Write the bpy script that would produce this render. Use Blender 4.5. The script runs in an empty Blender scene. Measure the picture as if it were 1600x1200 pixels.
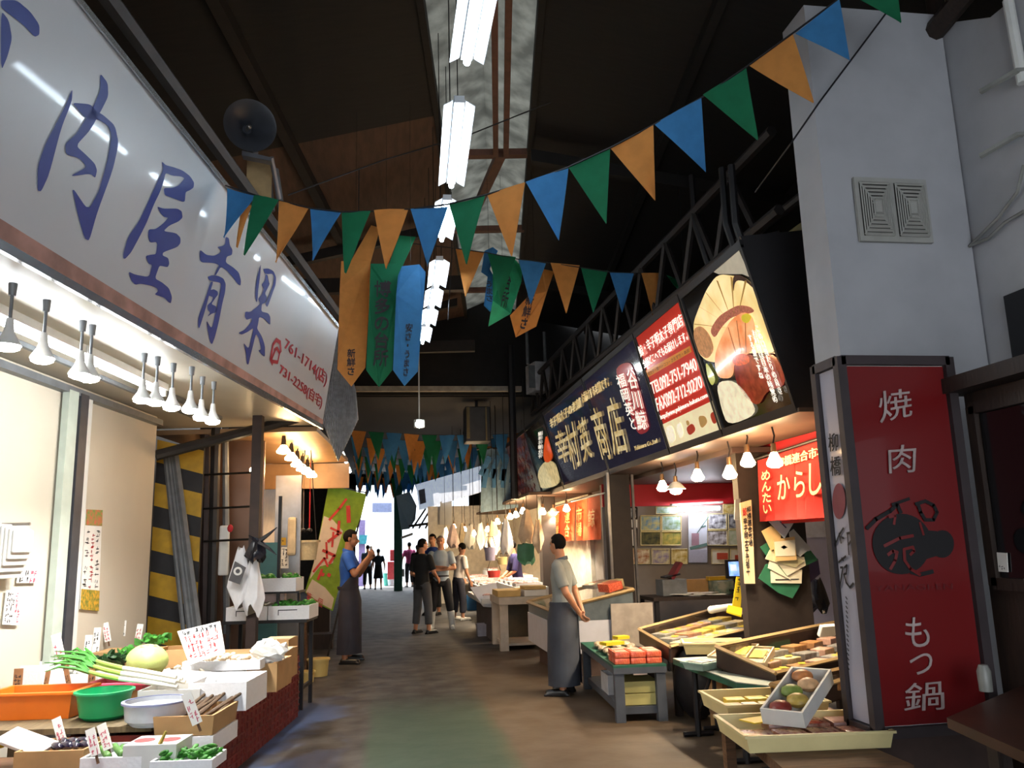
import bpy, bmesh, math, random
from mathutils import Vector, Matrix, Euler, noise as mnoise
rnd = random.Random(7)
S = bpy.context.scene
COL = S.collection
# ------------------------------------------------------------------ camera
CAMP = Vector((0, 0, 1.5)); FPX = 1300.0
YAW, PITCH, ROLL = math.radians(8.678), math.radians(10.947), math.radians(-1.6)
_f = Vector((math.sin(YAW)*math.cos(PITCH), math.cos(YAW)*math.cos(PITCH), math.sin(PITCH)))
_r0 = Vector((math.cos(YAW), -math.sin(YAW), 0)); _u0 = _r0.cross(_f)
CR = _r0*math.cos(ROLL)+_u0*math.sin(ROLL); CU = -_r0*math.sin(ROLL)+_u0*math.cos(ROLL); CF = _f
cd = bpy.data.cameras.new('camera'); cam = bpy.data.objects.new('camera', cd); COL.objects.link(cam)
m = Matrix((CR, CU, -CF)).transposed().to_4x4(); m.translation = CAMP; cam.matrix_world = m
cd.sensor_width = 36; cd.lens = 36*FPX/1600; cd.clip_start = 0.05; cd.clip_end = 300
S.camera = cam
# ------------------------------------------------------------------ light, view
S.view_settings.view_transform = 'Standard'; S.view_settings.look = 'None'
S.view_settings.exposure = 0.32; S.view_settings.gamma = 1; S.view_settings.use_curve_mapping = False
S.cycles.use_denoising = True; S.cycles.max_bounces = 7; S.cycles.sample_clamp_indirect = 4
S.cycles.transparent_max_bounces = 12
w = bpy.data.worlds.new('sky'); S.world = w; w.use_nodes = True
bg = w.node_tree.nodes['Background']; bg.inputs[0].default_value = (.86, .93, 1, 1); bg.inputs[1].default_value = 5.0
sd = bpy.data.lights.new('sun', 'SUN'); sd.energy = 4; sd.angle = .05; sd.color = (1, .97, .9)
sun = bpy.data.objects.new('sun', sd); COL.objects.link(sun); sun.rotation_euler = (math.radians(-25), math.radians(20), 0)
# ------------------------------------------------------------------ pixel -> place
def ray(px, py): return CR*((px-800)/FPX)+CU*((600-py)/FPX)+CF
def at(px, py, Y): d = ray(px, py); return CAMP+d*(Y/d.y)
def atz(px, py, z): d = ray(px, py); return CAMP+d*((z-1.5)/d.z)
def atx(px, py, x): d = ray(px, py); return CAMP+d*(x/d.x)
V = Vector
AXA = math.radians(7.5)                      # the left shops and the roof turn 7.5 degrees from the right-hand row
U = V((math.sin(AXA), math.cos(AXA), 0)); N = V((math.cos(AXA), -math.sin(AXA), 0)); Z = V((0, 0, 1))
# ------------------------------------------------------------------ materials
def lin(c):
    if isinstance(c, str): c = tuple(int(c[i:i+2], 16)/255 for i in (0, 2, 4))
    return tuple(((x/12.92) if x <= .04045 else ((x+.055)/1.055)**2.4) for x in c)
MATS = {}
def mat(name, col, rough=.6, metal=0, var=.25, scale=9, bump=0, emit=0, trans=0, alpha=1, col2=None, coat=0, spec=.5, noise3=(1, 1, 1)):
    if name in MATS: return MATS[name]
    M = bpy.data.materials.new(name); M.use_nodes = True; nt = M.node_tree; p = nt.nodes['Principled BSDF']
    c = lin(col); c2 = lin(col2) if col2 else tuple(x*(1-var) for x in c)
    tc = nt.nodes.new('ShaderNodeTexCoord'); mp = nt.nodes.new('ShaderNodeMapping'); mp.inputs['Scale'].default_value = noise3
    nz = nt.nodes.new('ShaderNodeTexNoise'); nz.inputs['Scale'].default_value = scale; nz.inputs['Detail'].default_value = 5
    rp = nt.nodes.new('ShaderNodeValToRGB'); rp.color_ramp.elements[0].position = .35; rp.color_ramp.elements[1].position = .65
    rp.color_ramp.elements[0].color = (*c2, 1); rp.color_ramp.elements[1].color = (*c, 1)
    L = nt.links.new
    L(tc.outputs['Object'], mp.inputs[0]); L(mp.outputs[0], nz.inputs['Vector']); L(nz.outputs['Fac'], rp.inputs[0]); L(rp.outputs[0], p.inputs['Base Color'])
    p.inputs['Roughness'].default_value = rough; p.inputs['Metallic'].default_value = metal
    p.inputs['Specular IOR Level'].default_value = spec
    if coat: p.inputs['Coat Weight'].default_value = coat; p.inputs['Coat Roughness'].default_value = .05
    if emit: L(rp.outputs[0], p.inputs['Emission Color']); p.inputs['Emission Strength'].default_value = emit
    if trans: p.inputs['Transmission Weight'].default_value = trans
    if alpha < 1: p.inputs['Alpha'].default_value = alpha
    if bump:
        b = nt.nodes.new('ShaderNodeBump'); b.inputs['Strength'].default_value = bump; b.inputs['Distance'].default_value = .02
        L(nz.outputs['Fac'], b.inputs['Height']); L(b.outputs[0], p.inputs['Normal'])
    MATS[name] = M; return M
def cloth(name, col, var=.18, through=.35):
    if name in MATS: return MATS[name]
    M = mat(name, col, .85, var=var, scale=14, bump=.15); nt = M.node_tree; p = nt.nodes['Principled BSDF']
    t = nt.nodes.new('ShaderNodeBsdfTranslucent'); t.inputs[0].default_value = (*lin(col), 1)
    mx = nt.nodes.new('ShaderNodeMixShader'); mx.inputs[0].default_value = through
    o = nt.nodes['Material Output']; nt.links.new(p.outputs[0], mx.inputs[1]); nt.links.new(t.outputs[0], mx.inputs[2]); nt.links.new(mx.outputs[0], o.inputs[0])
    return M
def glass(name, tint=(1, 1, 1), mixf=.12):
    if name in MATS: return MATS[name]
    M = bpy.data.materials.new(name); M.use_nodes = True; nt = M.node_tree; nt.nodes.remove(nt.nodes['Principled BSDF'])
    tr = nt.nodes.new('ShaderNodeBsdfTransparent'); tr.inputs[0].default_value = (*tint, 1)
    gl = nt.nodes.new('ShaderNodeBsdfGlossy'); gl.inputs['Roughness'].default_value = .04
    fr = nt.nodes.new('ShaderNodeFresnel'); fr.inputs[0].default_value = 1.45
    mx = nt.nodes.new('ShaderNodeMixShader'); ml = nt.nodes.new('ShaderNodeMath'); ml.operation = 'MULTIPLY'; ml.inputs[1].default_value = .22; nt.links.new(fr.outputs[0], ml.inputs[0]); nt.links.new(ml.outputs[0], mx.inputs[0]); nt.links.new(tr.outputs[0], mx.inputs[1]); nt.links.new(gl.outputs[0], mx.inputs[2])
    nt.links.new(mx.outputs[0], nt.nodes['Material Output'].inputs[0]); MATS[name] = M; return M
def spot(root, e, col, size=2.3, z=-.05, blend=.6):
    """the directed light of a reflector lamp, kept inside its own thing"""
    l = bpy.data.lights.new('lamp_light', 'SPOT'); l.energy = e; l.color = col; l.spot_size = size; l.spot_blend = blend; l.shadow_soft_size = .05
    o = bpy.data.objects.new('lamp_light', l); COL.objects.link(o); o.parent = root; o.location = (0, 0, z); return o
def glow(name, col, s): return mat(name, col, .4, var=.02, emit=s)
# ------------------------------------------------------------------ mesh pieces
def BM(): return bmesh.new()
def xf(bm, vs, M): bmesh.ops.transform(bm, matrix=M, verts=vs)
def box(bm, c, s, rz=0, rx=0, ry=0, bev=0):
    r = bmesh.ops.create_cube(bm, size=1); vs = r['verts']
    xf(bm, vs, Matrix.Translation(V(c)) @ Euler((rx, ry, rz)).to_matrix().to_4x4() @ Matrix.Diagonal((*s, 1)))
    if bev:
        es = list({e for v in vs for e in v.link_edges}); bmesh.ops.bevel(bm, geom=es, offset=bev, segments=2, affect='EDGES', profile=.6)
    return bm
def ring_loft(bm, rings, cap=True, closed=True):
    R = [[bm.verts.new(p) for p in r] for r in rings]; n = len(R[0])
    for a, b in zip(R, R[1:]):
        for i in range(n if closed else n-1):
            j = (i+1) % n
            try: bm.faces.new((a[i], a[j], b[j], b[i]))
            except ValueError: pass
    if cap and closed:
        bm.faces.new(list(reversed(R[0]))); bm.faces.new(R[-1])
    return bm
def frame(d):
    d = d.normalized(); a = V((0, 0, 1)) if abs(d.z) < .9 else V((1, 0, 0)); x = a.cross(d).normalized(); return x, d.cross(x)
def cone(bm, p, q, r1, r2=None, n=10, cap=True):
    p, q = V(p), V(q); r2 = r1 if r2 is None else r2; x, y = frame(q-p)
    C = [(math.cos(2*math.pi*i/n), math.sin(2*math.pi*i/n)) for i in range(n)]
    return ring_loft(bm, [[p+(x*c+y*s)*r1 for c, s in C], [q+(x*c+y*s)*r2 for c, s in C]], cap)
def tube(bm, pts, r, n=6):
    pts = [V(p) for p in pts]; rings = []
    for i, p in enumerate(pts):
        d = pts[min(i+1, len(pts)-1)]-pts[max(i-1, 0)]; x, y = frame(d)
        rr = r[i] if isinstance(r, (list, tuple)) else r
        rings.append([p+(x*math.cos(2*math.pi*k/n)+y*math.sin(2*math.pi*k/n))*rr for k in range(n)])
    return ring_loft(bm, rings)
def sph(bm, c, r, n=10, rot=None):
    s = (r, r, r) if not isinstance(r, (tuple, list)) else r
    q = bmesh.ops.create_uvsphere(bm, u_segments=n, v_segments=max(5, n*2//3), radius=1)
    M = Matrix.Translation(V(c)) @ (rot.to_4x4() if rot else Matrix()) @ Matrix.Diagonal((*s, 1)); xf(bm, q['verts'], M); return bm
def cap(bm, p, q, r1, r2, n=10):
    cone(bm, p, q, r1, r2, n); sph(bm, p, r1, n); sph(bm, q, r2, n)
def lathe(bm, prof, c=(0, 0, 0), n=24, sy=1):
    c = V(c); R = [[bm.verts.new(c+V((r*math.cos(2*math.pi*i/n), sy*r*math.sin(2*math.pi*i/n), z))) for i in range(n)] for r, z in prof]
    for a, b in zip(R, R[1:]):
        for i in range(n): bm.faces.new((a[i], a[(i+1) % n], b[(i+1) % n], b[i]))
    if prof[0][0] < .01: bm.faces.new(list(reversed(R[0])))
    if prof[-1][0] < .01: bm.faces.new(R[-1])
    return bm
def prism(bm, pts, off):
    off = V(off); a = [bm.verts.new(V(p)) for p in pts]; b = [bm.verts.new(V(p)+off) for p in pts]; n = len(a)
    bm.faces.new(list(reversed(a))); bm.faces.new(b)
    for i in range(n): bm.faces.new((a[i], a[(i+1) % n], b[(i+1) % n], b[i]))
    return bm
def openbox(bm, L, W, H, t=.015, flare=0, z0=0, c=(0, 0)):
    """open-topped box, L along x, W along y"""
    cx, cy = c
    def rc(l, w, z): return [V((cx+sx*l/2, cy+sy*w/2, z)) for sx, sy in ((-1, -1), (1, -1), (1, 1), (-1, 1))]
    return ring_loft(bm, [rc(L-flare*2, W-flare*2, z0), rc(L, W, z0+H), rc(L-2*t, W-2*t, z0+H), rc(L-2*t-flare*2, W-2*t-flare*2, z0+t)])
# ------------------------------------------------------------------ objects
WORLD = {}
def thing(name, label, cat, loc=(0, 0, 0), rz=0, group=None, world=False, rot=None):
    o = bpy.data.objects.new(name, None); COL.objects.link(o); o.location = loc; o.rotation_euler = rot if rot else (0, 0, rz)
    o.empty_display_size = .1
    o['label'] = label; o['category'] = cat
    if group: o['group'] = group
    if world: WORLD[o.name] = (Matrix.Translation(V(loc)) @ Euler(o.rotation_euler).to_matrix().to_4x4()).inverted()
    return o
def tag(o, label, cat, group=None, kind=None):
    o['label'] = label; o['category'] = cat
    if group: o['group'] = group
    if kind: o['kind'] = kind
    return o
def obj(name, bm, M, parent=None, smooth=False, root=None, label=None, loc=None, rz=0):
    bmesh.ops.recalc_face_normals(bm, faces=bm.faces)
    me = bpy.data.meshes.new(name)
    r = parent
    while r is not None and r.parent is not None: r = r.parent
    if r is not None and r.name in WORLD: bmesh.ops.transform(bm, matrix=WORLD[r.name], verts=bm.verts)
    bm.to_mesh(me); bm.free()
    for x in (M if isinstance(M, (list, tuple)) else [M]): me.materials.append(x)
    if smooth:
        for p in me.polygons: p.use_smooth = True
        try: me.set_sharp_from_angle(angle=math.radians(40))
        except Exception: pass
    o = bpy.data.objects.new(name, me); COL.objects.link(o)
    if parent: o.parent = parent
    if loc is not None: o.location = loc; o.rotation_euler = (0, 0, rz)
    if label: o['label'] = label
    return o
def struct(name, bm, M, smooth=False):
    o = obj(name, bm, M, smooth=smooth); o['kind'] = 'structure'; return o
def dup(root, loc=None, rz=None, label=None, group=None):
    r = root.copy(); COL.objects.link(r)
    if loc is not None: r.location = loc
    if rz is not None: r.rotation_euler = (0, 0, rz)
    if label: r['label'] = label
    if group: r['group'] = group
    for ch in list(root.children):
        c = ch.copy(); COL.objects.link(c); c.parent = r
        for g in ch.children:
            d = g.copy(); COL.objects.link(d); d.parent = c
    return r
# ------------------------------------------------------------------ lettering
_TX = {}
def glyphs(body, ls=1.0):
    k = (body, ls)
    if k not in _TX:
        cu = bpy.data.curves.new('t', 'FONT'); cu.body = body; cu.align_x = 'CENTER'; cu.space_line = ls; cu.resolution_u = 4
        o = bpy.data.objects.new('t', cu); COL.objects.link(o); dg = bpy.context.evaluated_depsgraph_get(); dg.update()
        me = o.evaluated_get(dg).to_mesh(); vs = [v.co.copy() for v in me.vertices]; fs = [tuple(p.vertices) for p in me.polygons]
        bpy.data.objects.remove(o); bpy.data.curves.remove(cu)
        x0 = min(v.x for v in vs); x1 = max(v.x for v in vs); y0 = min(v.y for v in vs); y1 = max(v.y for v in vs)
        _TX[k] = ([((v.x-x0)/max(x1-x0, 1e-6), (v.y-y0)/max(y1-y0, 1e-6)) for v in vs], fs)
    return _TX[k]
def text(bm, body, q, eps=.004, ls=1.0, bold=0, nrm=None):
    """q: four corners (bottom left, bottom right, top right, top left) as the reader sees them"""
    a, b, c, d = [V(p) for p in q]; n = nrm if nrm else (b-a).cross(d-a).normalized(); uv, fs = glyphs(body, ls)
    for dx, dy in ([(0, 0)] if not bold else [(0, 0), (bold, 0), (0, bold), (bold, bold)]):
        e = n*(eps+(.0004*(dx*3+dy*5)/max(bold, 1e-6) if bold else 0))
        vv = [bm.verts.new((a*(1-u)+b*u)*(1-v)+(d*(1-u)+c*u)*v+e+(b-a)*dx+(d-a)*dy) for u, v in uv]
        for f in fs:
            try: bm.faces.new([vv[i] for i in f])
            except ValueError: pass
    return bm
def chaikin(L, it=2, r=.25):
    for _ in range(it): L = [q for a, b in zip(L, L[1:]+L[:1]) for q in ((a[0]+(b[0]-a[0])*r, a[1]+(b[1]-a[1])*r), (b[0]+(a[0]-b[0])*r, b[1]+(a[1]-b[1])*r))]
    return L
def poly(bm, pts, e=None):
    vs = [bm.verts.new(V(p)+(e if e else V((0, 0, 0)))) for p in pts]; f = bm.faces.new(vs); f.normal_update(); bmesh.ops.triangulate(bm, faces=[f], ngon_method='EAR_CLIP'); return bm
# ------------------------------------------------------------------ common materials
dark = mat('dark_steel', '2a2624', .5, var=.4); blk = mat('black_paint', '17151a', .55, var=.4); white = mat('white_paint', 'd8d8d4', .5, var=.08)
styro = mat('styrofoam', 'eeeef0', .7, var=.05, scale=60, bump=.08); card = mat('cardboard', 'b08a5c', .85, var=.15, bump=.1); paper = mat('white_paper', 'f2efe8', .8, var=.06)
tan = mat('inner_cardboard', 'd8bf96', .85, var=.12); pinkp = mat('pink_marker', 'd05a70', .8); ink = mat('black_ink', '1c1a22', .7); redink = mat('red_ink', 'b8202a', .7)
wood = mat('worn_wood', '6e4c30', .7, var=.45, scale=6, noise3=(1, 8, 8), bump=.2); dwood = mat('dark_wood', '2e1f17', .6, var=.5, scale=5, noise3=(8, 8, 1), bump=.2)
grey = mat('grey_metal', '7c8084', .45, metal=.3, var=.25); steel = mat('brushed_steel', '9a9490', .3, metal=.9, var=.15)
leaf = mat('leaf_green', '3f8f2c', .6, var=.55, scale=25, bump=.3); dleaf = mat('dark_leaf', '1f4a20', .6, var=.55, scale=25, bump=.3)
skin = mat('skin', 'b98262', .55, var=.1, scale=20)
orange_c = cloth('orange_cloth', 'd49248'); green_c = cloth('green_cloth', '10754c'); blue_c = cloth('blue_cloth', '3f86bd')
warm = glow('warm_bulb_glow', (1, .84, .62), 130); cool = glow('cool_bulb_glow', (1, .98, .95), 130); warm2 = glow('amber_bulb_glow', (1, .8, .55), 70); tubeglow = glow('tube_glow', (.9, .96, 1), 26)
# ================================================================== SETTING
def floor_mat():
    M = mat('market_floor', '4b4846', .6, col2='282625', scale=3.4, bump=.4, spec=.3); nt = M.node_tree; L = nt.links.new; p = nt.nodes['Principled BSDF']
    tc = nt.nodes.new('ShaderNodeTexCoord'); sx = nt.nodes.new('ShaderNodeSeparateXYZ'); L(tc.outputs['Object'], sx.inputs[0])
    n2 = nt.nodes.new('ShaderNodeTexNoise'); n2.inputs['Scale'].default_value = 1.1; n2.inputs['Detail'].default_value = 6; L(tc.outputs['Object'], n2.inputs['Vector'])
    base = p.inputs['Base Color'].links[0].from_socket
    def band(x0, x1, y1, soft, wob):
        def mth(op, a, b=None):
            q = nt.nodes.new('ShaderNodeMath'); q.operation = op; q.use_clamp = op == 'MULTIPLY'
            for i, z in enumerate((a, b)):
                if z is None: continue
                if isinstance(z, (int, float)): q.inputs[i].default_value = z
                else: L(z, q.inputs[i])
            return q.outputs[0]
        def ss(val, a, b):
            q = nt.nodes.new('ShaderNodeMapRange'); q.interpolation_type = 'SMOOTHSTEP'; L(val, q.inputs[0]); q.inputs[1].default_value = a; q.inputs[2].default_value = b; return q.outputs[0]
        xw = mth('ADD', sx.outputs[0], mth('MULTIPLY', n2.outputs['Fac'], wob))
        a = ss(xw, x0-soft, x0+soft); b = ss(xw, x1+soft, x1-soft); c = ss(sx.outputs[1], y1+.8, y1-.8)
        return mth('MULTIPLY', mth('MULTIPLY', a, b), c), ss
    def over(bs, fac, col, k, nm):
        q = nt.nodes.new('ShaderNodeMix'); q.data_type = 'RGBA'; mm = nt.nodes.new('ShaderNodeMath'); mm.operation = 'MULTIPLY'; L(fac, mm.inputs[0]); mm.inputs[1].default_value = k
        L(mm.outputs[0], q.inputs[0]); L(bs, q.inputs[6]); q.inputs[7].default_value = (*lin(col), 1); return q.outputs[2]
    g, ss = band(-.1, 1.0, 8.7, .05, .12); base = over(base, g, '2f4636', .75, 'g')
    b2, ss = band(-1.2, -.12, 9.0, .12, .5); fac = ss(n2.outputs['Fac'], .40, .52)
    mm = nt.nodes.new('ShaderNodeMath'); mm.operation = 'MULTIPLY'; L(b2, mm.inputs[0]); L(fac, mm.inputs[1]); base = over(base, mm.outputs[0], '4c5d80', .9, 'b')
    o2, ss = band(1.05, 3.2, 12.5, .12, .3); base = over(base, o2, '604a30', .5, 'o')  # orange-brown glow of the warm bulbs, painted into the floor colour
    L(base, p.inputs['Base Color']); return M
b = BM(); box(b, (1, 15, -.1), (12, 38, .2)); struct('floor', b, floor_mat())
b = BM(); box(b, (0, 49, -.11), (60, 30, .2)); struct('street', b, mat('pale_street', 'c8c8c4', .8, var=.1))
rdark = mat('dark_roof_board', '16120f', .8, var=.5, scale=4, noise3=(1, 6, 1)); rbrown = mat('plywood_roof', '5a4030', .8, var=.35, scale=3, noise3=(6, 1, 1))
rust = mat('red_oxide_beam', '6d4636', .7, var=.3); fib = mat('fibreglass', '8f8f8a', .8, var=.45, scale=5, bump=.2)
# translucent skylight sheet, lit from the sky above it
nt = fib.node_tree; tl = nt.nodes.new('ShaderNodeBsdfTranslucent'); mx = nt.nodes.new('ShaderNodeMixShader'); mx.inputs[0].default_value = .7
_rp = [n for n in nt.nodes if n.type == 'VALTORGB'][0]; nt.links.new(_rp.outputs[0], tl.inputs[0])
nt.links.new(nt.nodes['Principled BSDF'].outputs[0], mx.inputs[1]); nt.links.new(tl.outputs[0], mx.inputs[2]); nt.links.new(mx.outputs[0], nt.nodes['Material Output'].inputs[0])
O = V((.27, 6.26, 6.0))                      # point on the skylight's near-left edge
def RP(s, t, z): return V((O.x, O.y, 0))+U*s+N*t+Z*z   # s along the roof, t across it
def slab(name, s0, s1, t0, z0, t1, z1, M, th=.06):
    b = BM(); prism(b, [RP(s0, t0, z0), RP(s1, t0, z0), RP(s1, t1, z1), RP(s0, t1, z1)], (0, 0, th)); return struct(name, b, M)
SW = 1.02
slab('roof_skylight', -6, 10, 0, 6.12, SW/2, 6.35, fib); slab('roof_skylight', -6, 10, SW/2, 6.35, SW, 6.12, fib)
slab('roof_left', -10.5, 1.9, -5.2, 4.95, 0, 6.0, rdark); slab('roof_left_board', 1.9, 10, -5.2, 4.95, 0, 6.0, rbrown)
slab('roof_right', -10.5, 10, SW, 6.0, 6.2, 4.95, rdark)
slab('roof_front', -10.5, -6, 0, 6.0, SW, 6.0, rdark)
b = BM()
for t in (0, SW): box(b, RP(2, t, 6.03), (.06, 16, .16), -AXA)
struct('trim_1', b, rdark)
b = BM()
for t in (.62, .74): box(b, RP(-1.6, t, 6.0), (.06, 8.8, .1), -AXA)
struct('trim_2', b, rust)
b = BM()
for s, t0, t1, z in ((2.8, .1, SW, 5.98), (5.1, .0, SW, 5.95), (8, 0, SW, 5.95)): prism(b, [RP(s, t0, z), RP(s, t1, z), RP(s+.1, t1, z), RP(s+.1, t0, z)], (0, 0, .08))
prism(b, [RP(2.8, .62, 5.95), RP(5.1, .15, 5.95), RP(5.1, .25, 5.95), RP(2.8, .74, 5.95)], (0, 0, .08))
struct('trim_3', b, rust)
b = BM()                                     # tie beams and purlins under the left slope
for s in (-2.5, 4.6, 8.2):
    box(b, RP(s, -2.5, 5.0), (5.4, .12, .2), -AXA)
    prism(b, [RP(s, -5, 4.85), RP(s, -.1, 5.9), RP(s+.1, -.1, 5.9), RP(s+.1, -5, 4.85)], (0, 0, -.14))
for t, z in ((-1.5, 5.62), (-3.2, 5.28)): box(b, RP(-1, t, z), (.1, 20, .12), -AXA)
struct('trim_4', b, mat('tie_beam', '241c17', .7, var=.4))
b = BM()
for s in (-2, 2.5, 7): prism(b, [RP(s, SW, 5.9), RP(s, 6, 4.85), RP(s+.1, 6, 4.85), RP(s+.1, SW, 5.9)], (0, 0, -.14))
for t, z in ((2.4, 5.68), (4, 5.36)): box(b, RP(0, t, z), (.08, 20, .1), -AXA)
struct('trim_5', b, rdark)
# lower roof beyond the arcade's bend
b = BM(); box(b, (1.2, 24.6, 4.42), (10, 17.2, .1)); struct('ceiling', b, rdark)
b = BM(); box(b, (1.2, 16.0, 5.5), (10, .12, 2.2)); struct('wall_fascia', b, rdark)
b = BM(); box(b, (.8, 15.85, 4.5), (3.6, .1, .1)); struct('trim_6', b, mat('pale_beam', 'a79f90', .7, var=.3))
# outer walls
b = BM(); box(b, (-4.4, 14, 2.6), (.15, 40, 5.4)); struct('wall_left', b, mat('dark_wall', '2b2622', .9, var=.4))  # one dark brown tone, mottled at random
b = BM(); box(b, (6.3, 14.5, 2.6), (.15, 37, 5.4)); struct('wall_right', b, MATS['dark_wall'])
b = BM(); box(b, (-2.8, 33.2, 2.2), (3.2, .15, 4.6)); box(b, (.9, 33.2, 4.2), (6, .15, .5)); box(b, (4.8, 33.2, 2.2), (3.2, .15, 4.6)); struct('wall_end', b, MATS['dark_wall'])
b = BM(); box(b, (-2.95, -3.6, 2.6), (3.1, .15, 5.4)); box(b, (4.8, -3.6, 2.6), (3.2, .15, 5.4)); box(b, (1, -3.6, 4.55), (11, .15, 2.3)); struct('wall_back', b, MATS['dark_wall'])  # unseen behind the camera; opening sized for the front light it lets in
# white chimney-like pillar and white wall on the right
wp = mat('whitewash', 'acacb0', .75, var=.12, scale=3, bump=.08)
b = BM(); box(b, (3.165, 4.66, 2.45), (.97, .3, 4.9)); struct('pillar', b, wp)
b = BM(); prism(b, [(3.66, 4.62, 1.9), (3.66, 1.8, 1.9), (3.66, 1.8, 4.5), (3.66, 4.1, 4.6), (3.66, 4.62, 4.9)], (.12, 0, 0)); struct('wall_white', b, wp)
b = BM(); cone(b, (3.6, 4.7, 4.75), (3.6, 3.2, 5.0), .07, n=8); cone(b, (3.75, 4.66, 4.3), (3.75, 4.66, 5.2), .06); struct('trim_7', b, dwood)
b = BM(); box(b, (3.645, 3.6, 2.62), (.05, 1.35, .5)); struct('window_1', b, mat('black_window', '0b0b0d', .15))
# ribbed vent on the pillar: two four-sided louvres
vt = thing('wall_vent', 'pair of off-white square louvre vents high on the white pillar', 'vent', at(1393, 330, 4.5))
vm = mat('vent_plastic', 'a3a29c', .5, var=.1); dk = mat('vent_dark', '2c2a28', .9)
b = BM(); box(b, (0, -.012, 0), (.49, .024, .42)); obj('backplate', b, vm, vt)
for sx in (-.118, .118):
    b = BM(); box(b, (sx, -.02, 0), (.2, .02, .35)); g = obj('louvre_opening', b, dk, vt)
    b = BM()
    for k in range(6):
        h = .095-.014*k; v = .168-.025*k; y = -.036
        for ang, (px, pz, ln) in enumerate(((0, v, 2*h), (0, -v, 2*h), (-h, 0, 2*v), (h, 0, 2*v))):
            if ang < 2: box(b, (sx+px, y-.002*k, pz), (ln, .016, .012 if k < 5 else .03), rx=.7 if pz > 0 else -.7)
            else: box(b, (sx+px, y-.002*k, pz), (.008, .016, ln), rz=.6 if px > 0 else -.6)
    for a in (1, -1):
        for c in (1, -1): cone(b, (sx+a*.1, y, c*.172), (sx+a*.022, y-.012, c*.04), .005, n=5)
    box(b, (sx, y-.012, .005), (.045, .012, .07)); obj('louvre_blades', b, vm, vt)
# cable runs on the white wall
def P365(px, py): return atx(px, py, 3.63)
for lb, pts in (('grey cable sagging down the white wall to the inside corner', ((1600, 258), (1590, 300), (1560, 340), (1515, 385))), ('thin cable meeting the grey cable at the corner of white wall', ((1600, 330), (1570, 348), (1545, 372), (1518, 383)))):
    b = BM(); tube(b, [P365(*p) for p in pts], .011); tag(obj('wall_cable', b, mat('grey_cable', '8a8a86', .6)), lb, 'cable')
for lb, y0 in (('upper grey angle bracket sticking out of the white wall', 115), ('lower grey angle bracket on the white wall above the cables', 215)):
    b = BM(); p, q = P365(1560, y0+30), P365(1598, y0-5); e = V((-.03, 0, 0)); tube(b, [p+e*4, q+e, q], .018, 5); tag(obj('wall_bracket', b, MATS['grey_cable']), lb, 'bracket')
b = BM(); tube(b, [P365(1575, 0), P365(1598, 130)], .03, 8); tag(obj('conduit_pipe', b, white), 'white conduit pipe running down the white wall beside the brackets', 'pipe')
# ================================================================== LEFT SHOP
BN, BF, TF = V((-1.59, 3.54, 2.8)), V((-.68, 8.91, 2.8)), V((-.52, 8.91, 3.88))
TN = V((-1.345, 3.54, 3.92)); d0 = (BN-BF)/5.45
BN2 = BN+d0*2.2
SN = (BF-BN).cross(TF-BF).normalized()
if SN.x < 0: SN = -SN
def onp(px, py, p0=BN, n=SN): d = ray(px, py); return CAMP+d*((p0-CAMP).dot(n)/d.dot(n))
TN = onp(125, 0); TN2 = TN+(TN-TF)/(TF-TN).length*2.2
sg = thing('shop_sign', 'long white shop fascia sign with blue brush lettering and red phone numbers', 'sign', BN, world=True)
smat = mat('sign_face', 'c8cbd0', .32, var=.05, scale=1.2, coat=.3)
b = BM(); prism(b, [BN2, BF, TF, TN2], -SN*.14); obj('sign_panel', b, smat, sg)
b = BM(); e = SN*.006
for p, q, t in ((TN2, TF, .035), ):
    prism(b, [p+e, q+e, q+e-Z*t, p+e-Z*t], SN*.012)
obj('top_trim', b, mat('aluminium', 'b5b8bd', .25, metal=.8, var=.1), sg)
b = BM(); u1 = (TN-BN)*.075; u2 = (TF-BF)*.05
prism(b, [BN2+e*.3, BF+e*.3, BF+u2+e*.3, BN2+u1+e*.3], SN*.002); obj('faded_stripe', b, mat('faded_salmon', 'b68a80', .6, var=.5, scale=5), sg)
b = BM()
prism(b, [BN2-SN*.02, BF-SN*.02, BF-SN*.02-Z*.045, BN2-SN*.02-Z*.045], SN*.035); obj('bottom_trim', b, MATS['aluminium'], sg)
K = lambda ox, oy, s, L: [(ox+x*s, oy+y*s) for x, y in L]
CH = [K(0, 0, .35, l) for l in ([(0, 0), (70, 0), (130, 50), (172, 110), (172, 155), (150, 165), (100, 110), (20, 50), (0, 30)], [(0, 45), (35, 90), (50, 170), (30, 250), (0, 320)],
 [(320, 393), (318, 450), (270, 570), (215, 780), (180, 855), (163, 850), (165, 740), (200, 640), (290, 470)],
 [(318, 458), (400, 465), (420, 490), (460, 515), (510, 560), (527, 640), (500, 760), (430, 950), (395, 1075), (375, 1065), (345, 960), (315, 828), (390, 940), (440, 850), (480, 700), (495, 600), (478, 560), (440, 535), (375, 525), (345, 490)],
 [(443, 325), (478, 370), (480, 430), (450, 490), (400, 580), (335, 650), (380, 690), (420, 730), (430, 760), (422, 795), (400, 775), (305, 788), (385, 745), (350, 705), (290, 690), (288, 640), (335, 600), (380, 530), (420, 460), (445, 400)])]
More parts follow.
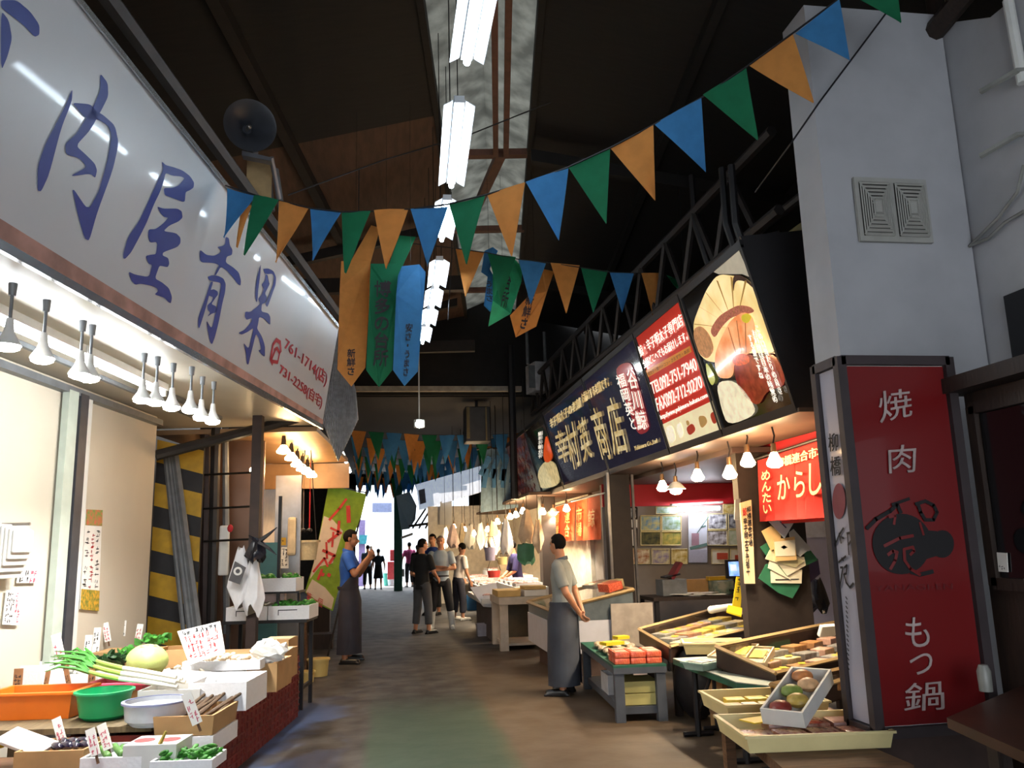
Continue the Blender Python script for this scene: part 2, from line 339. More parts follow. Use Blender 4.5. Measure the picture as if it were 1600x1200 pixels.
CH += [K(180, 240, .2, l) for l in ([(358, 60), (390, 90), (450, 105), (520, 130), (580, 175), (612, 225), (608, 265), (580, 285), (545, 300), (540, 370), (525, 378), (430, 342), (382, 325), (373, 268), (440, 268), (490, 250), (538, 192), (510, 178), (440, 172), (388, 150), (375, 215), (345, 300), (300, 390), (240, 540), (190, 640), (120, 770), (75, 820), (58, 820), (58, 780), (95, 650), (180, 530), (260, 360), (320, 230), (372, 122)],
 [(322, 412), (370, 430), (480, 428), (515, 450), (522, 500), (490, 530), (420, 560), (370, 605), (470, 620), (505, 655), (505, 700), (480, 730), (370, 770), (365, 795), (410, 815), (418, 860), (405, 888), (345, 875), (335, 890), (305, 975), (360, 1005), (415, 1050), (440, 1120), (430, 1170), (410, 1160), (380, 1125), (300, 1100), (330, 1075), (320, 1050), (270, 1030), (190, 1015), (150, 1025), (120, 990), (98, 920), (150, 945), (260, 965), (285, 870), (255, 860), (232, 800), (270, 790), (315, 785), (325, 690), (265, 695), (252, 650), (255, 590), (310, 590), (370, 545), (410, 500), (375, 495), (345, 460)])]
CH += [K(280, 380, 1/6, l) for l in ([(430, -60), (460, -50), (470, 20), (495, 60), (490, 110), (440, 125), (430, 180), (500, 225), (555, 275), (575, 350), (570, 398), (545, 385), (500, 320), (440, 255), (385, 220), (345, 290), (325, 305), (350, 240), (370, 205), (320, 185), (195, 180), (187, 110), (192, 60), (250, 110), (320, 118), (370, 95), (390, 70), (350, 35), (400, 25), (425, 10)],
 [(260, 315), (300, 300), (360, 305), (410, 330), (432, 380), (425, 460), (400, 560), (370, 720), (330, 880), (305, 945), (290, 940), (270, 860), (247, 715), (300, 805), (340, 640), (365, 520), (388, 400), (380, 370), (310, 358), (275, 345)],
 [(290, 360), (315, 360), (275, 490), (240, 620), (200, 750), (182, 800), (172, 780), (175, 690), (210, 600), (250, 490)],
 [(280, 440), (320, 430), (355, 450), (360, 480), (330, 520), (295, 570), (340, 590), (350, 620), (335, 650), (300, 660), (258, 690), (285, 650), (262, 625), (258, 580), (300, 545), (312, 505), (270, 490)],
 [(762, 185), (755, 300), (735, 450), (730, 540), (720, 555), (708, 500), (712, 400), (730, 300)],
 [(780, 240), (830, 235), (880, 260), (905, 320), (900, 390), (870, 470), (835, 570), (820, 600), (800, 570), (840, 480), (875, 390), (885, 310), (865, 285), (820, 290), (800, 285)],
 [(805, 290), (825, 300), (835, 360), (845, 380), (820, 430), (800, 470), (820, 510), (800, 560), (770, 570), (765, 640), (830, 655), (850, 690), (850, 765), (835, 755), (790, 705), (745, 690), (735, 760), (725, 800), (770, 870), (800, 960), (800, 1060), (785, 1060), (735, 1005), (765, 995), (745, 900), (715, 845), (690, 950), (665, 1050), (645, 1140), (630, 1130), (620, 1020), (598, 930), (645, 990), (670, 900), (695, 790), (640, 830), (580, 858), (548, 840), (610, 810), (670, 740), (680, 700), (625, 720), (612, 690), (615, 640), (660, 645), (720, 600), (755, 565), (735, 520), (770, 480), (790, 430), (765, 390), (800, 350)])]
b = BM()
for c in CH: poly(b, [onp(*p) for p in chaikin(c, 2, .16)], SN*.004)
obj('lettering', b, mat('sign_blue', '2a3a8c', .45, var=.1), sg)
sred = mat('sign_red', 'b02c3c', .45, var=.1)
b = BM()
def pq(l): return [onp(*p) for p in l]
text(b, '761-1714(店)', pq([(442, 548), (507, 606), (512, 582), (446, 525)]), bold=.006, nrm=SN); obj('phone_number', b, sred, sg); b = BM()
text(b, '731-2258(自宅)', pq([(434, 587), (500, 641), (504, 620), (438, 566)]), bold=.006, nrm=SN)
obj('phone_number', b, sred, sg); b = BM()
def stroke(bm, pts, wd, n, eps=.005):
    for p, q in zip(pts, pts[1:]):
        d = (q-p).normalized(); s = d.cross(n)*wd/2; a = n*eps
        poly(bm, [p-s-d*wd*.3+a, q-s+d*wd*.3+a, q+s+d*wd*.3+a, p+s-d*wd*.3+a])
stroke(b, pq([(430, 545), (424, 560), (423, 564), (433, 566), (436, 552), (432, 544), (428, 547)]), .03, SN)
stroke(b, pq([(425, 568), (422, 560), (426, 538), (431, 531), (437, 535), (438, 549)]), .035, SN)
obj('phone_symbol', b, sred, sg)
# soffit and cream shopfront wall
cream = mat('cream_wall', 'cfc6b4', .6, var=.06, scale=2)
WA, WB = V((-2.62, 4.5, 0)), V((-2.17, 8.21, 0))
WN = (WB-WA).cross(Z).normalized()
b = BM(); prism(b, [BN2+(0, 0, 0) if False else BN2, BF, BF-N*2.2, BN2-N*3.2], (0, 0, .05)); struct('soffit', b, mat('soffit_panel', 'c9c0b0', .4, var=.12, scale=2))
b = BM(); prism(b, [WA-U*3, WB, WB+Z*2.79, WA-U*3+Z*2.79], -WN*.1); struct('wall_cream', b, cream)
def onw(px, py): d = ray(px, py); p0 = V((-2.17, 8.21, 0)); return CAMP+d*((p0-CAMP).dot(WN)/d.dot(WN))
b = BM(); m_ = mat('door_track', '6a6f74', .4, var=.2)
prism(b, [WA-U*3+Z*2.70, WB+Z*2.70, WB+Z*2.75, WA-U*3+Z*2.75], WN*.07); struct('trim_8', b, m_)
dw = onw(118, 640); dw.z = 0
b = BM(); box(b, dw+Z*1.36+WN*.04, (.06, .12, 2.72), -AXA); struct('trim_9', b, mat('dark_gasket', '3c3e44', .5, var=.3))
b = BM(); box(b, dw+Z*1.36-U*.16+WN*.04, (.05, .14, 2.72), -AXA); struct('trim_10', b, mat('greenish_frame', 'b9c4b8', .5, var=.1))
b = BM(); box(b, dw+Z*1.36+U*.09+WN*.03, (.06, .1, 2.72), -AXA); struct('trim_11', b, white)
b = BM(); prism(b, [WB+U*.0+Z*0, WB+U*.03, WB+U*.03+Z*2.79, WB+Z*2.79], -WN*.6); struct('wall_cream_end', b, cream)
# reflector bulbs and tube lamps along the soffit
rl = thing('lamp_track', 'grey lamp track running along the cream soffit above the vegetable stall', 'lamp track', (-1.9, 6, 2.78), -AXA)
b = BM(); box(b, (0, 0, 0), (.05, 4.6, .03)); obj('rail', b, grey, rl)
b = BM(); box(b, (-.16, 0, -.02), (.03, 4.4, .03)); obj('cable_duct', b, grey, rl)
bp = thing('spot_lamp', 'x', 'lamp', (0, 0, 2.77))
b = BM(); cone(b, (0, 0, 0), (0, 0, -.06), .02, .016); cone(b, (0, 0, -.06), (0, 0, -.2), .008); obj('stem', b, grey, bp, True)
b = BM(); cone(b, (0, 0, -.17), (0, 0, -.23), .016, .022); obj('socket', b, white, bp, True)
b = BM(); lathe(b, [(.02, -.22), (.03, -.25), (.055, -.29), (.057, -.30)]); obj('reflector', b, white, bp, True)
b = BM(); lathe(b, [(.054, -.299), (.05, -.315), (.03, -.325), (.001, -.328)]); obj('bulb_face', b, cool, bp, True)
SP = [(332, 658, 'single reflector lamp at the soffit end, nearest the corrugated sheet'), (314, 652, 'reflector lamp beside the last one at the soffit end'), (297, 640, 'reflector lamp third from the soffit end by striped post'),
      (268, 636, 'reflector lamp fourth from the soffit end by striped post'), (243, 628, 'reflector lamp fifth from the soffit end, over the cabbage'), (222, 624, 'reflector lamp sixth from the soffit end, over the leeks'),
      (139, 590, 'reflector lamp on long stem above the door gasket'), (124, 585, 'reflector lamp twinned with the one above the door gasket'), (66, 560, 'reflector lamp between the twin lamps and picture edge'), (12, 540, 'reflector lamp at the picture edge under the sign')]
spot(bp, 40, (1, .97, .92), z=-.34)
for i, (px, py, lb) in enumerate(SP):
    p = atz(px, py, 2.47); o = bp if i == 0 else dup(bp)
    o.location = (p.x, p.y, 2.77); o['label'] = lb; o['group'] = 'reflector lamps under the soffit'
for i, (px, py, lb) in enumerate(((70, 530, 'bare tube lamp glowing along the soffit above the cream wall'), (200, 588, 'bare tube lamp glowing along the soffit above the end wall panel'))):
    p = atz(px, py, 2.70); t = thing('tube_lamp', lb, 'lamp', p, -AXA, 'tube lamps on the soffit')
    b = BM(); box(b, (0, 0, .04), (.06, 1.25, .05)); obj('batten', b, white, t)
    b = BM(); cone(b, (.0, -.6, -.012), (0, .6, -.012), .017, n=12); obj('tube', b, glow('near_tube_glow', (.95, .98, 1), 40), t, True)
    b = BM(); box(b, (0, -.61, 0), (.04, .03, .06)); box(b, (0, .61, 0), (.04, .03, .06)); obj('tube_holder', b, white, t)
# notices on the cream wall
def sheet(name, pts, M, label, cat, n, th=.006, lines=(), group=None, rows=0, cols=(ink,), seed=1):
    t = thing(name, label, cat, sum(pts, V((0, 0, 0)))/4, group=group, world=True)
    b = BM(); prism(b, [p+n*.004 for p in pts], n*th); obj('sheet', b, M, t)
    return t
def scrib(t, q, rows, ch, M, n, rz=random.Random(3), fill=.8, eps=.013, name='writing'):
    """handwritten lines: small strokes laid in rows over quad q (bl, br, tr, tl)"""
    b = BM(); a, bb, c, d = q
    for r in range(rows):
        for k in range(ch):
            if rz.random() > fill: continue
            u0 = (k+.15)/ch; v0 = 1-(r+.5)/rows
            def pt(u, v): return (a*(1-u)+bb*u)*(1-v)+(d*(1-u)+c*u)*v
            for s in range(3):
                x = u0+rz.random()*.5/ch; y = v0+(rz.random()-.5)*.6/rows
                if rz.random() < .5: P, Q = pt(x-.25/ch, y), pt(x+.3/ch, y+.05/rows)
                else: P, Q = pt(x, y-.3/rows), pt(x+.06/ch, y+.3/rows)
                stroke(b, [P, Q], min((bb-a).length/ch, (d-a).length/rows)*.19, n, eps)
    return obj(name, b, M, t)
q = [onw(*p) for p in ((123, 952), (152, 955), (158, 797), (133, 796))]
t = sheet('poster_strip', q, paper, 'tall narrow fruit and vegetable poster on the cream wall', 'poster', WN)
def sub(q, u0, v0, u1, v1):
    a, b_, c, d = q; f = lambda u, v: (a*(1-u)+b_*u)*(1-v)+(d*(1-u)+c*u)*v; return [f(u0, v0), f(u1, v0), f(u1, v1), f(u0, v1)]
scrib(t, sub(q, .05, .22, .3, .8), 14, 1, ink, WN); scrib(t, sub(q, .36, .2, .6, .84), 16, 1, redink, WN); scrib(t, sub(q, .68, .22, .92, .8), 14, 1, ink, WN)
b = BM()
for s in sub(q, 0, 0, 1, .2), : prism(b, [p+WN*.01 for p in s], WN*.003)
obj('picture', b, mat('yellow_produce', 'd8a22c', .7, col2='6f7a30', scale=40), t, label='yellow produce picture')
b = BM(); s = sub(q, 0, .84, 1, 1); prism(b, [p+WN*.01 for p in s], WN*.003); obj('header', b, mat('red_green_header', 'cf6a50', .7, col2='6f9a4a', scale=30), t, label='red and green picture header')
for lb, c, rr in (('small price slip taped high on the cream wall', ((24, 911), (54, 911), (57, 890), (28, 889)), (2, 4)), ('larger price list taped below the small slip on cream wall', ((2, 976), (27, 977), (33, 923), (8, 922)), (6, 4))):
    q = [onw(*p) for p in c]; t = sheet('price_notice', q, paper, lb, 'notice', WN); scrib(t, sub(q, .05, .05, .55, .95), rr[0], rr[1], ink, WN, name='black_writing'); scrib(t, sub(q, .6, .05, .95, .95), rr[0], 2, pinkp, WN)
p = onw(2, 832); t = thing('hanging_bag', 'white folded plastic bags hung on the cream wall at picture edge', 'bag', p+WN*.1, world=True)
b = BM()
for k in range(5): box(b, p+WN*(.06+.02*k)+Z*(-.12+.015*k), (.02, .3-.02*k, .34-.05*k), -AXA, bev=.008)
obj('bag_sheets', b, white, t)
b = BM(); cone(b, p+Z*.05, p+Z*.05+WN*.18, .01); obj('hook', b, steel, t)
# ---------------------------------------------------------------- stall: crates, boards, boxes
redcr = mat('red_crate', '7a241c', .55, var=.4)
def crate(c, L, W, H, lb):
    t = thing('plastic_crate', lb, 'crate', c, -AXA, 'red crates carrying the vegetable stall')
    b = BM(); openbox(b, L, W, H, .02); obj('body', b, redcr, t)
    b = BM()
    for k in range(1, 5):
        for s in (-1, 1): box(b, (s*(L/2+.004), 0, H*k/5), (.012, W, .014)); box(b, (0, s*(W/2+.004), H*k/5), (L, .012, .014))
    for k in range(-2, 3):
        for s in (-1, 1): box(b, (s*(L/2+.004), k*W/5, H/2), (.012, .014, H*.96))
    obj('ribs', b, redcr, t)
lbs = ['third from the near end', 'fourth from the near end', 'fifth from the near end', 'sixth from the near end', 'seventh, beside the black trestle', 'farthest, under the stacked cartons', 'nearest, under the red circle carton', 'second from the near end, under the burdock']
EO = V((-1.24, 5.0, 0))
for k in range(-2, 6):
    for l in range(2):
        hh = .27 if k >= 0 else .226
        c = EO+U*(.28+k*.56)-N*.24+Z*(.003+(hh+.004)*l)
        crate(c, .46, .54, hh, ('lower' if l == 0 else 'upper')+' red plastic crate along the aisle, '+lbs[k])
b = BM(); prism(b, [EO-N*1.0+Z*.565, EO-N*.02+Z*.565, EO-N*.02+U*3.35+Z*.565, EO-N*1.0+U*3.35+Z*.565], (0, 0, .03))
for k in (.3, 1.5, 2.9):
    for n_ in (-.9, -.55): box(b, EO+U*k+N*n_+Z*.283, (.06, .06, .562), -AXA)
tag(obj('display_board', b, mat('stall_board', '6d5c40', .8, var=.4, scale=5, noise3=(8, 1, 1))), 'brown wooden board carrying tubs and produce boxes beside the aisle', 'board')
ZB = .597
def put(px, py, z=ZB): return atz(px, py, z)
# tubs
def tub_rect(px, py, L, W, H, M, lb):
    t = thing('wash_tub', lb, 'tub', put(px, py)+U*W/2, -AXA)
    b = BM(); openbox(b, L, W, H, .012, .02); obj('tub_body', b, M, t)
    b = BM()
    for s in (-1, 1): box(b, (0, s*(W/2+.008), H-.008), (L+.04, .022, .016), bev=.004); box(b, (s*(L/2+.008), 0, H-.008), (.022, W+.0, .016), bev=.004)
    obj('rim', b, M, t); return t
tub_rect(40, 1126, .5, .3, .15, mat('orange_plastic', 'e0701c', .35, var=.08), 'orange rectangular plastic tub at the picture edge')
def bowl(px, py, prof, M, lb, rimM=None, name='bowl'):
    t = thing(name, lb, 'bowl', put(px, py)+U*prof[0][0])
    b = BM(); pr = prof+[(prof[-1][0]-.008, prof[-1][1])]+[(r-.008, z+.008) for r, z in reversed(prof[:-1])]+[(.001, prof[0][1]+.008)]
    lathe(b, [(.001, prof[0][1])]+pr, n=32); obj('bowl_body', b, M, t, True)
    R_, H_ = prof[-1]; b = BM(); lathe(b, [(R_-.006, H_-.006), (R_+.012, H_-.006), (R_+.012, H_+.004), (R_-.006, H_+.006), (R_-.006, H_-.006)], n=32); obj('rim', b, rimM or M, t, True)
    return t
bowl(148, 1128, [(.10, 0), (.125, .02), (.15, .15)], mat('green_plastic', '14945a', .35, var=.08), 'deep green plastic bowl between the orange tub and enamel basin')
bb_ = bowl(228, 1138, [(.12, 0), (.155, .03), (.165, .12)], mat('white_enamel', 'c9cdd6', .3, var=.12, scale=14), 'white enamel basin of water beside the green bowl', mat('blue_rim', '8f96b8', .35), 'enamel_basin')
b = BM(); lathe(b, [(.001, .1), (.155, .1)], n=28); obj('water', b, mat('cloudy_water', 'b8b8b8', .08, var=.05), bb_, True)
tub_rect(178, 1096, .36, .25, .05, mat('pink_plastic', 'd8506e', .4, var=.08), 'pink shallow tray behind the green bowl').location.z = ZB+.06
b = BM(); box(b, tuple(put(180, 1094)+U*.12+Z*.03), (.34, .26, .06), -AXA); tag(obj('carton_pad', b, card), 'flat cardboard pad under the pink tray', 'carton')
# open boxes
def obox(name, px, py, z, L, W, H, M, lb, rz=0, flare=0, inner=None, fill=None, cat='box', group=None):
    p = atz(px, py, z)+U*W/2
    t = thing(name, lb, cat, p, -AXA+rz, group)
    b = BM(); openbox(b, L, W, H, .014, flare); obj('box_body', b, [M], t)
    if inner:
        b = BM(); box(b, (0, 0, .02), (L-.04-2*flare, W-.04-2*flare, .006)); obj('liner', b, inner, t)
    return t
def heap(name, n, c, ex, rr, M, lb, cat, kind=None, elong=1.0, rot=None, smooth=True, seed=0):
    """pile of many small pieces nobody would count"""
    R = random.Random(seed+n); b = BM()
    for k in range(n):
        x, y = (R.random()-.5)*ex[0], (R.random()-.5)*ex[1]; z = R.random()*ex[2]; r = rr*(.8+.4*R.random())
        sph(b, (x, y, z+r*.6), (r*elong, r, r*.8), 7, Euler((R.random()*.6, R.random()*.6, R.random()*6)).to_matrix())
    o = obj(name, b, M, None, smooth); o.location = c; o.rotation_euler = (0, 0, -AXA); tag(o, lb, cat); 
    if kind: o['kind'] = kind
    return o
def tagcard(px, py, z, h, w_, M, lb, lean=0, tilt=0, mark=pinkp, rz=0, name='price_card', stick=True):
    p = atz(px, py, z); t = thing(name, lb, 'price card', p, rot=(tilt, lean, rz))
    b = BM(); box(b, (0, 0, h/2+(.03 if stick else 0)), (w_, .006, h)); obj('card', b, M, t)
    if stick: b = BM(); box(b, (0, .006, .04), (.012, .006, .1)); obj('stick', b, wood, t)
    q = [V((-w_*.4, -.004, .035)), V((w_*.4, -.004, .035)), V((w_*.4, -.004, h*.97)), V((-w_*.4, -.004, h*.97))]
    n = V((0, -1, 0)); scrib(t, q, max(2, int(h/.035)), 2, mark, n, eps=.001)
    return t
wt = mat('wood_tag', 'a8744c', .7, var=.3)
# back rows of the stall
obox('styrofoam_box', 36, 1090, ZB, .24, .26, .2, styro, 'white styrofoam box with lid slip at the picture edge behind the orange tub')
t = thing('styrofoam_block', 'white styrofoam block with pale lettering behind the wooden tags', 'box', put(20, 1050)+U*.3, -AXA); b = BM(); box(b, (0, 0, .14), (.5, .3, .28), bev=.015); obj('block', b, styro, t)
obox('styrofoam_tray', 112, 1083, ZB, .34, .3, .12, styro, 'white styrofoam box full of clear sprout bags behind the green bowl')
p = put(112, 1078)+U*.15; heap('sprout_bag', 16, p+Z*.07, (.26, .22, .05), .035, mat('cloudy_plastic', 'd4d6cc', .25, var=.2), 'heap of clear plastic bags of sprouts in styrofoam box', 'vegetables', 'stuff')
obox('styrofoam_box', 190, 1078, ZB, .3, .3, .15, styro, 'white styrofoam box under the leek leaves')
obox('open_carton', 224, 1078, ZB, .2, .3, .16, card, 'brown cardboard carton under the white leek stems')
# leeks: one leek with root end, shank and leaves, copied along the bundle
lk = thing('leek', 'leek with green leaves and long white stem, topmost of the bundle', 'leek')
wst = mat('leek_white', 'eceadb', .5, var=.06); b = BM(); tube(b, [(0, 0, 0), (.16, 0, .002), (.38, 0, 0)], [.013, .014, .012], 8); obj('white_stem', b, wst, lk, True)
b = BM(); tube(b, [(.01, 0, 0), (-.1, 0, .005), (-.2, .0, .015)], [.014, .014, .012], 8); obj('green_shank', b, mat('leek_lime', '9fbe5a', .5, var=.3), lk, True)
b = BM()
for k in range(5):
    a = (k-2)*.16; tube(b, [(-.18, 0, .01), (-.26, a*.1, .03+.006*((k*3) % 5)), (-.34, a*.22, .035+.008*((k*2) % 5)), (-.38-.02*((k*3) % 4), a*.42, .01+.012*((k*3) % 5))], [.012, .01, .007, .002], 5)
obj('leaves', b, leaf, lk, True)
LK = ['topmost of the leek bundle', 'lying along the near side of leek bundle', 'in the middle of the leek bundle', 'lying along the far side of leek bundle', 'underneath at the near side of leek bundle', 'underneath at the far side of leek bundle']
for i in range(6):
    o = lk if i == 0 else dup(lk)
    c = atz(190, 1056, ZB+.2); o.location = c+V((0, (.0, -.035, .035, .07, -.07, .1)[i], (.045, .02, .02, .02, -.005, -.004)[i])); o.rotation_euler = (0, .13, -.34+.03*(i-2))
    o['label'] = 'leek with green leaves and white stem, '+LK[i]; o['group'] = 'leeks in the bundle'
# leafy greens: crumpled leaf sheets
def leafy(name, c, n, size, M, lb, cat, seed=1):
    R = random.Random(seed); b = BM()
    for k in range(n):
        a = R.random()*6.28; L = size*(.7+.5*R.random()); w_ = L*.4; el = .2+R.random()*.9; c0 = V(((R.random()-.5)*size*.8, (R.random()-.5)*size*.5, 0))
        d = V((math.cos(a)*math.cos(el), math.sin(a)*math.cos(el), math.sin(el)*.6)); s = V((-math.sin(a), math.cos(a), 0))
        rings = []
        for i in range(6):
            u = i/5; ww = w_*math.sin(math.pi*min(.97, u*.85+.1)); ctr = c0+d*L*u+V((0, 0, -.5*L*u*u*.5))
            rings.append([ctr+s*ww*v+V((0, 0, .02*math.sin(7*v+k+5*u)+.012*abs(v)*5)) for v in (-.5, -.2, .2, .5)]+[ctr+s*ww*v+V((0, 0, -.004+.02*math.sin(7*v+k+5*u)+.012*abs(v)*5)) for v in (.5, .2, -.2, -.5)])
        ring_loft(b, rings)
    o = obj(name, b, M, None, True); o.location = c; return tag(o, lb, cat)
leafy('spinach_bunch', atz(168, 1040, ZB+.2), 26, .16, dleaf, 'bunch of dark leafy greens behind the leeks', 'greens', 3)
leafy('spinach_bunch', atz(205, 1030, ZB+.22), 22, .16, leaf, 'bunch of mid green leaves beside the cabbage', 'greens', 5)
leafy('spinach_bunch', atz(246, 1005, ZB+.26), 14, .13, leaf, 'light green leaf tuft behind the cardboard carton', 'greens', 8)
t = thing('cabbage', 'pale green round cabbage in front of the leafy greens', 'cabbage', atz(228, 1058, ZB+.12))
pg = mat('cabbage_green', 'c2cf7c', .5, var=.22, scale=10, bump=.3); b = BM(); sph(b, (0, 0, .1), (.13, .12, .1), 24); 
for v in b.verts: v.co *= 1+.04*math.sin(6*math.atan2(v.co.y, v.co.x)+8*v.co.z)
obj('head', b, pg, t, True); b = BM()
for a in (0, 1.3, 2.6, 3.9, 5.2):
    d = V((math.cos(a), math.sin(a), 0)); s = V((-d.y, d.x, 0)); rings = []
    for i in range(7):
        u = i/6*1.5-.3; c = V((0, 0, .1))+d*.137*math.cos(u)+V((0, 0, .105*math.sin(u)*1.02)); ww = .1*math.cos(u*.8)
        rings.append([c+s*ww*v-d*.03*v*v*2 for v in (-1, -.5, 0, .5, 1)]+[c+s*ww*v-d*(.03*v*v*2+.006) for v in (1, .5, 0, -.5, -1)])
    ring_loft(b, rings)
obj('outer_leaf', b, pg, t, True)
b = BM(); box(b, tuple(put(226, 1066)+U*.15+Z*.058), (.4, .3, .115), -AXA); tag(obj('carton_block', b, card), 'closed cardboard carton carrying the cabbage', 'carton')
b = BM(); box(b, tuple(put(180, 1066)+U*.3+Z*.098), (.5, .3, .195), -AXA); tag(obj('carton_block', b, card), 'closed cardboard carton carrying the leafy greens', 'carton')
obox('open_carton', 262, 1044, ZB+.13, .24, .28, .12, card, 'brown open cardboard carton behind the cabbage', flare=-.02)
b = BM(); box(b, tuple(put(262, 1060)+U*.35+Z*.063), (.3, .4, .125), -AXA); tag(obj('carton_block', b, card), 'closed cardboard carton under the brown open carton', 'carton')
# white cartons and styrofoam on the aisle side
t = obox('open_carton', 262, 1115, ZB, .36, .26, .13, white, 'white open carton with torn rim behind the enamel basin', inner=tan)
b = BM(); prism(b, [V((-.18, .12, .13)), V((.18, .12, .13)), V((.2, .2, .17)), V((-.16, .2, .2))], (0, 0, .004)); prism(b, [V((.18, -.13, .13)), V((.18, .13, .13)), V((.25, .12, .08)), V((.25, -.1, .07))], (0, 0, .004)); obj('flap', b, white, t)
obox('styrofoam_box', 338, 1112, ZB, .34, .44, .16, styro, 'deep white styrofoam box overhanging the aisle', inner=white)
t = obox('styrofoam_box', 322, 1080, ZB+.03, .46, .36, .13, styro, 'wide white styrofoam tray behind the torn carton', inner=white)
heap('radish_pile', 26, atz(292, 1060, ZB+.13)+U*.2, (.34, .24, .03), .022, mat('white_produce', 'f0e6d2', .5, var=.15), 'pile of pale root vegetables in the wide white tray', 'vegetables', 'stuff', 1.8)
for px, py, L, W, H, lb in ((408, 1082, .2, .4, .18, 'brown cardboard carton next to deep styrofoam box on the aisle'), (420, 1066, .22, .38, .2, 'brown cardboard carton before the black trestle'), (430, 1046, .2, .3, .22, 'tall brown carton tucked against the black trestle')):
    t = obox('carton', px, py, ZB, L, W, H, card, lb)
    b = BM(); box(b, (0, 0, H+.003), (L, W*.45, .006), rx=.03); obj('flap', b, tan, t)
t = obox('produce_tray', 345, 1048, ZB+.16, .5, .34, .06, styro, 'shallow carton of pale mushrooms under the tilted price board', inner=tan)
heap('mushroom_pile', 40, t.location+Z*.03, (.44, .28, .025), .022, mat('pale_mushroom', 'efdcc2', .6, var=.2), 'layer of pale mushrooms in the shallow carton', 'vegetables', 'stuff')
b = BM(); box(b, tuple(put(345, 1062)+U*.3+Z*.078), (.5, .4, .155), -AXA); tag(obj('carton_block', b, card), 'closed cardboard carton under the mushroom carton', 'carton')
R = random.Random(4); b = BM(); sph(b, (0, 0, .05), (.12, .08, .07), 14)
for v in b.verts: v.co += V((R.uniform(-.02, .02), R.uniform(-.02, .02), R.uniform(-.015, .02)))
o = obj('crumpled_paper', b, paper); o.location = atz(420, 1030, ZB+.2); tag(o, 'crumpled white packing paper on the far cartons', 'paper')
# big tilted price board
q = [atz(312, 1042, ZB+.2)]; bn = V((.2, -1, .35)).normalized()
def onb(px, py): d = ray(px, py); return CAMP+d*((q[0]-CAMP).dot(bn)/d.dot(bn))
q4 = [onb(*p) for p in ((296, 1040), (352, 1020), (344, 971), (277, 987))]
t = sheet('price_board', q4, paper, 'large tilted white price board with red handwriting behind mushrooms', 'price board', bn); scrib(t, sub(q4, .08, .1, .92, .8), 4, 8, redink, bn); scrib(t, sub(q4, .08, .82, .92, .95), 1, 8, ink, bn)
# price cards
for a in ((97, 1040, .34, .17, .055, paper, 'white price card leaning by the door gasket', -.3, -.1, pinkp), (135, 1037, .24, .17, .05, paper, 'white price card by leeks, first of the four standing at the wall', 0, -.1, ink), (148, 1030, .24, .2, .05, paper, 'tall price card by leeks, second of the four standing at the wall', 0, -.1, ink),
          (170, 1008, .3, .15, .05, paper, 'white price card leaning over the dark greens', -.25, -.1, pinkp), (190, 1000, .3, .13, .055, paper, 'square price card on brown stick above the greens', .0, -.1, ink), (214, 1006, .28, .13, .05, paper, 'price card beside the end of the cream wall', .1, -.1, redink),
          (26, 1088, .14, .14, .055, wt, 'wide wooden price stick in the orange tub corner', 0, 0, ink), (70, 1080, .14, .1, .03, wt, 'thin wooden price stick among the sprout bags', .1, 0, ink), (58, 1078, .14, .1, .035, paper, 'small paper slip beside thin wooden price stick', .05, 0, pinkp), (110, 1082, .12, .12, .03, wt, 'leaning wooden price stick behind the green bowl', -.25, 0, ink),
          (142, 1080, .12, .13, .045, wt, 'upright wooden price stick behind the green bowl', .0, 0, ink), (103, 1062, .16, .1, .03, wt, 'narrow wooden stick between sprout bags and leeks', 0, 0, ink), (192, 1104, .13, .08, .035, wt, 'little wooden tag at the enamel basin', .05, 0, redink)):
    px, py, z, h, w_, M, lb, le, ti, mk = a; tagcard(px, py, ZB+z-.1, h, w_, M, lb, le, ti, mk)
tagcard(312, 1140, .64, .16, .05, paper, 'pink marked price card leaning over the burdock roots', -.42, -.1, pinkp)
# lower front rows
obox('styrofoam_box', 284, 1180, .467, .32, .42, .09, styro, 'white styrofoam box under the burdock carton')
t = obox('open_carton', 284, 1180, .467, .32, .42, .1, card, 'cardboard carton of burdock roots on the aisle corner', flare=.01); t.location.z = .56
bm_ = mat('burdock_brown', '5d4630', .8, var=.4, scale=30)
for k in range(9):
    b = BM(); x = -.11+.027*k; tube(b, [(0, -.16, .0), (.004*(-1)**k, 0, .02), (0, .26+.02*(k % 3), .07+.01*(k % 3))], [.006, .012, .009], 7)
    o = obj('burdock_root', b, bm_, None, True); o.location = t.location+V((x, 0, .045+.012*(k % 2))); o.rotation_euler = (0, 0, -AXA-.2+.04*((k*5) % 7-3))
    tag(o, 'long brown burdock root, %s across the carton from basin side' % ['first', 'second', 'third', 'fourth', 'fifth', 'sixth', 'seventh', 'eighth', 'ninth'][k], 'burdock root', 'burdock roots')
ZL = .47
b = BM(); c = EO-N*.87-U*.46+Z*.445
box(b, tuple(c), (.78, .86, .04), -AXA)
for sx in (-.35, .35):
    for sy in (-.35, .35): box(b, tuple(EO-N*(.87-sx)-U*(.46-sy)+Z*.212), (.06, .06, .424), -AXA)
tag(obj('low_bench', b, wood), 'low wooden bench in front of the stall carrying bottom boxes', 'bench')
obox('styrofoam_tray', 30, 1158, ZL, .24, .2, .1, mat('pale_blue_foam', 'b4d0d4', .6, var=.05), 'pale blue foam tray before the orange tub')
t = obox('styrofoam_box', 120, 1152, ZL, .42, .2, .09, styro, 'flat white styrofoam box before the green bowl', inner=mat('brown_liner', '7a5238', .8))
heap('mushroom_pile', 10, t.location+V((.06, -.02, .04)), (.2, .14, .02), .022, MATS['pale_mushroom'], 'few pale mushrooms in flat white styrofoam box', 'vegetables', 'stuff')
t = obox('open_carton', 74, 1204, ZL, .34, .3, .09, card, 'cardboard carton of eggplants at the bottom edge')
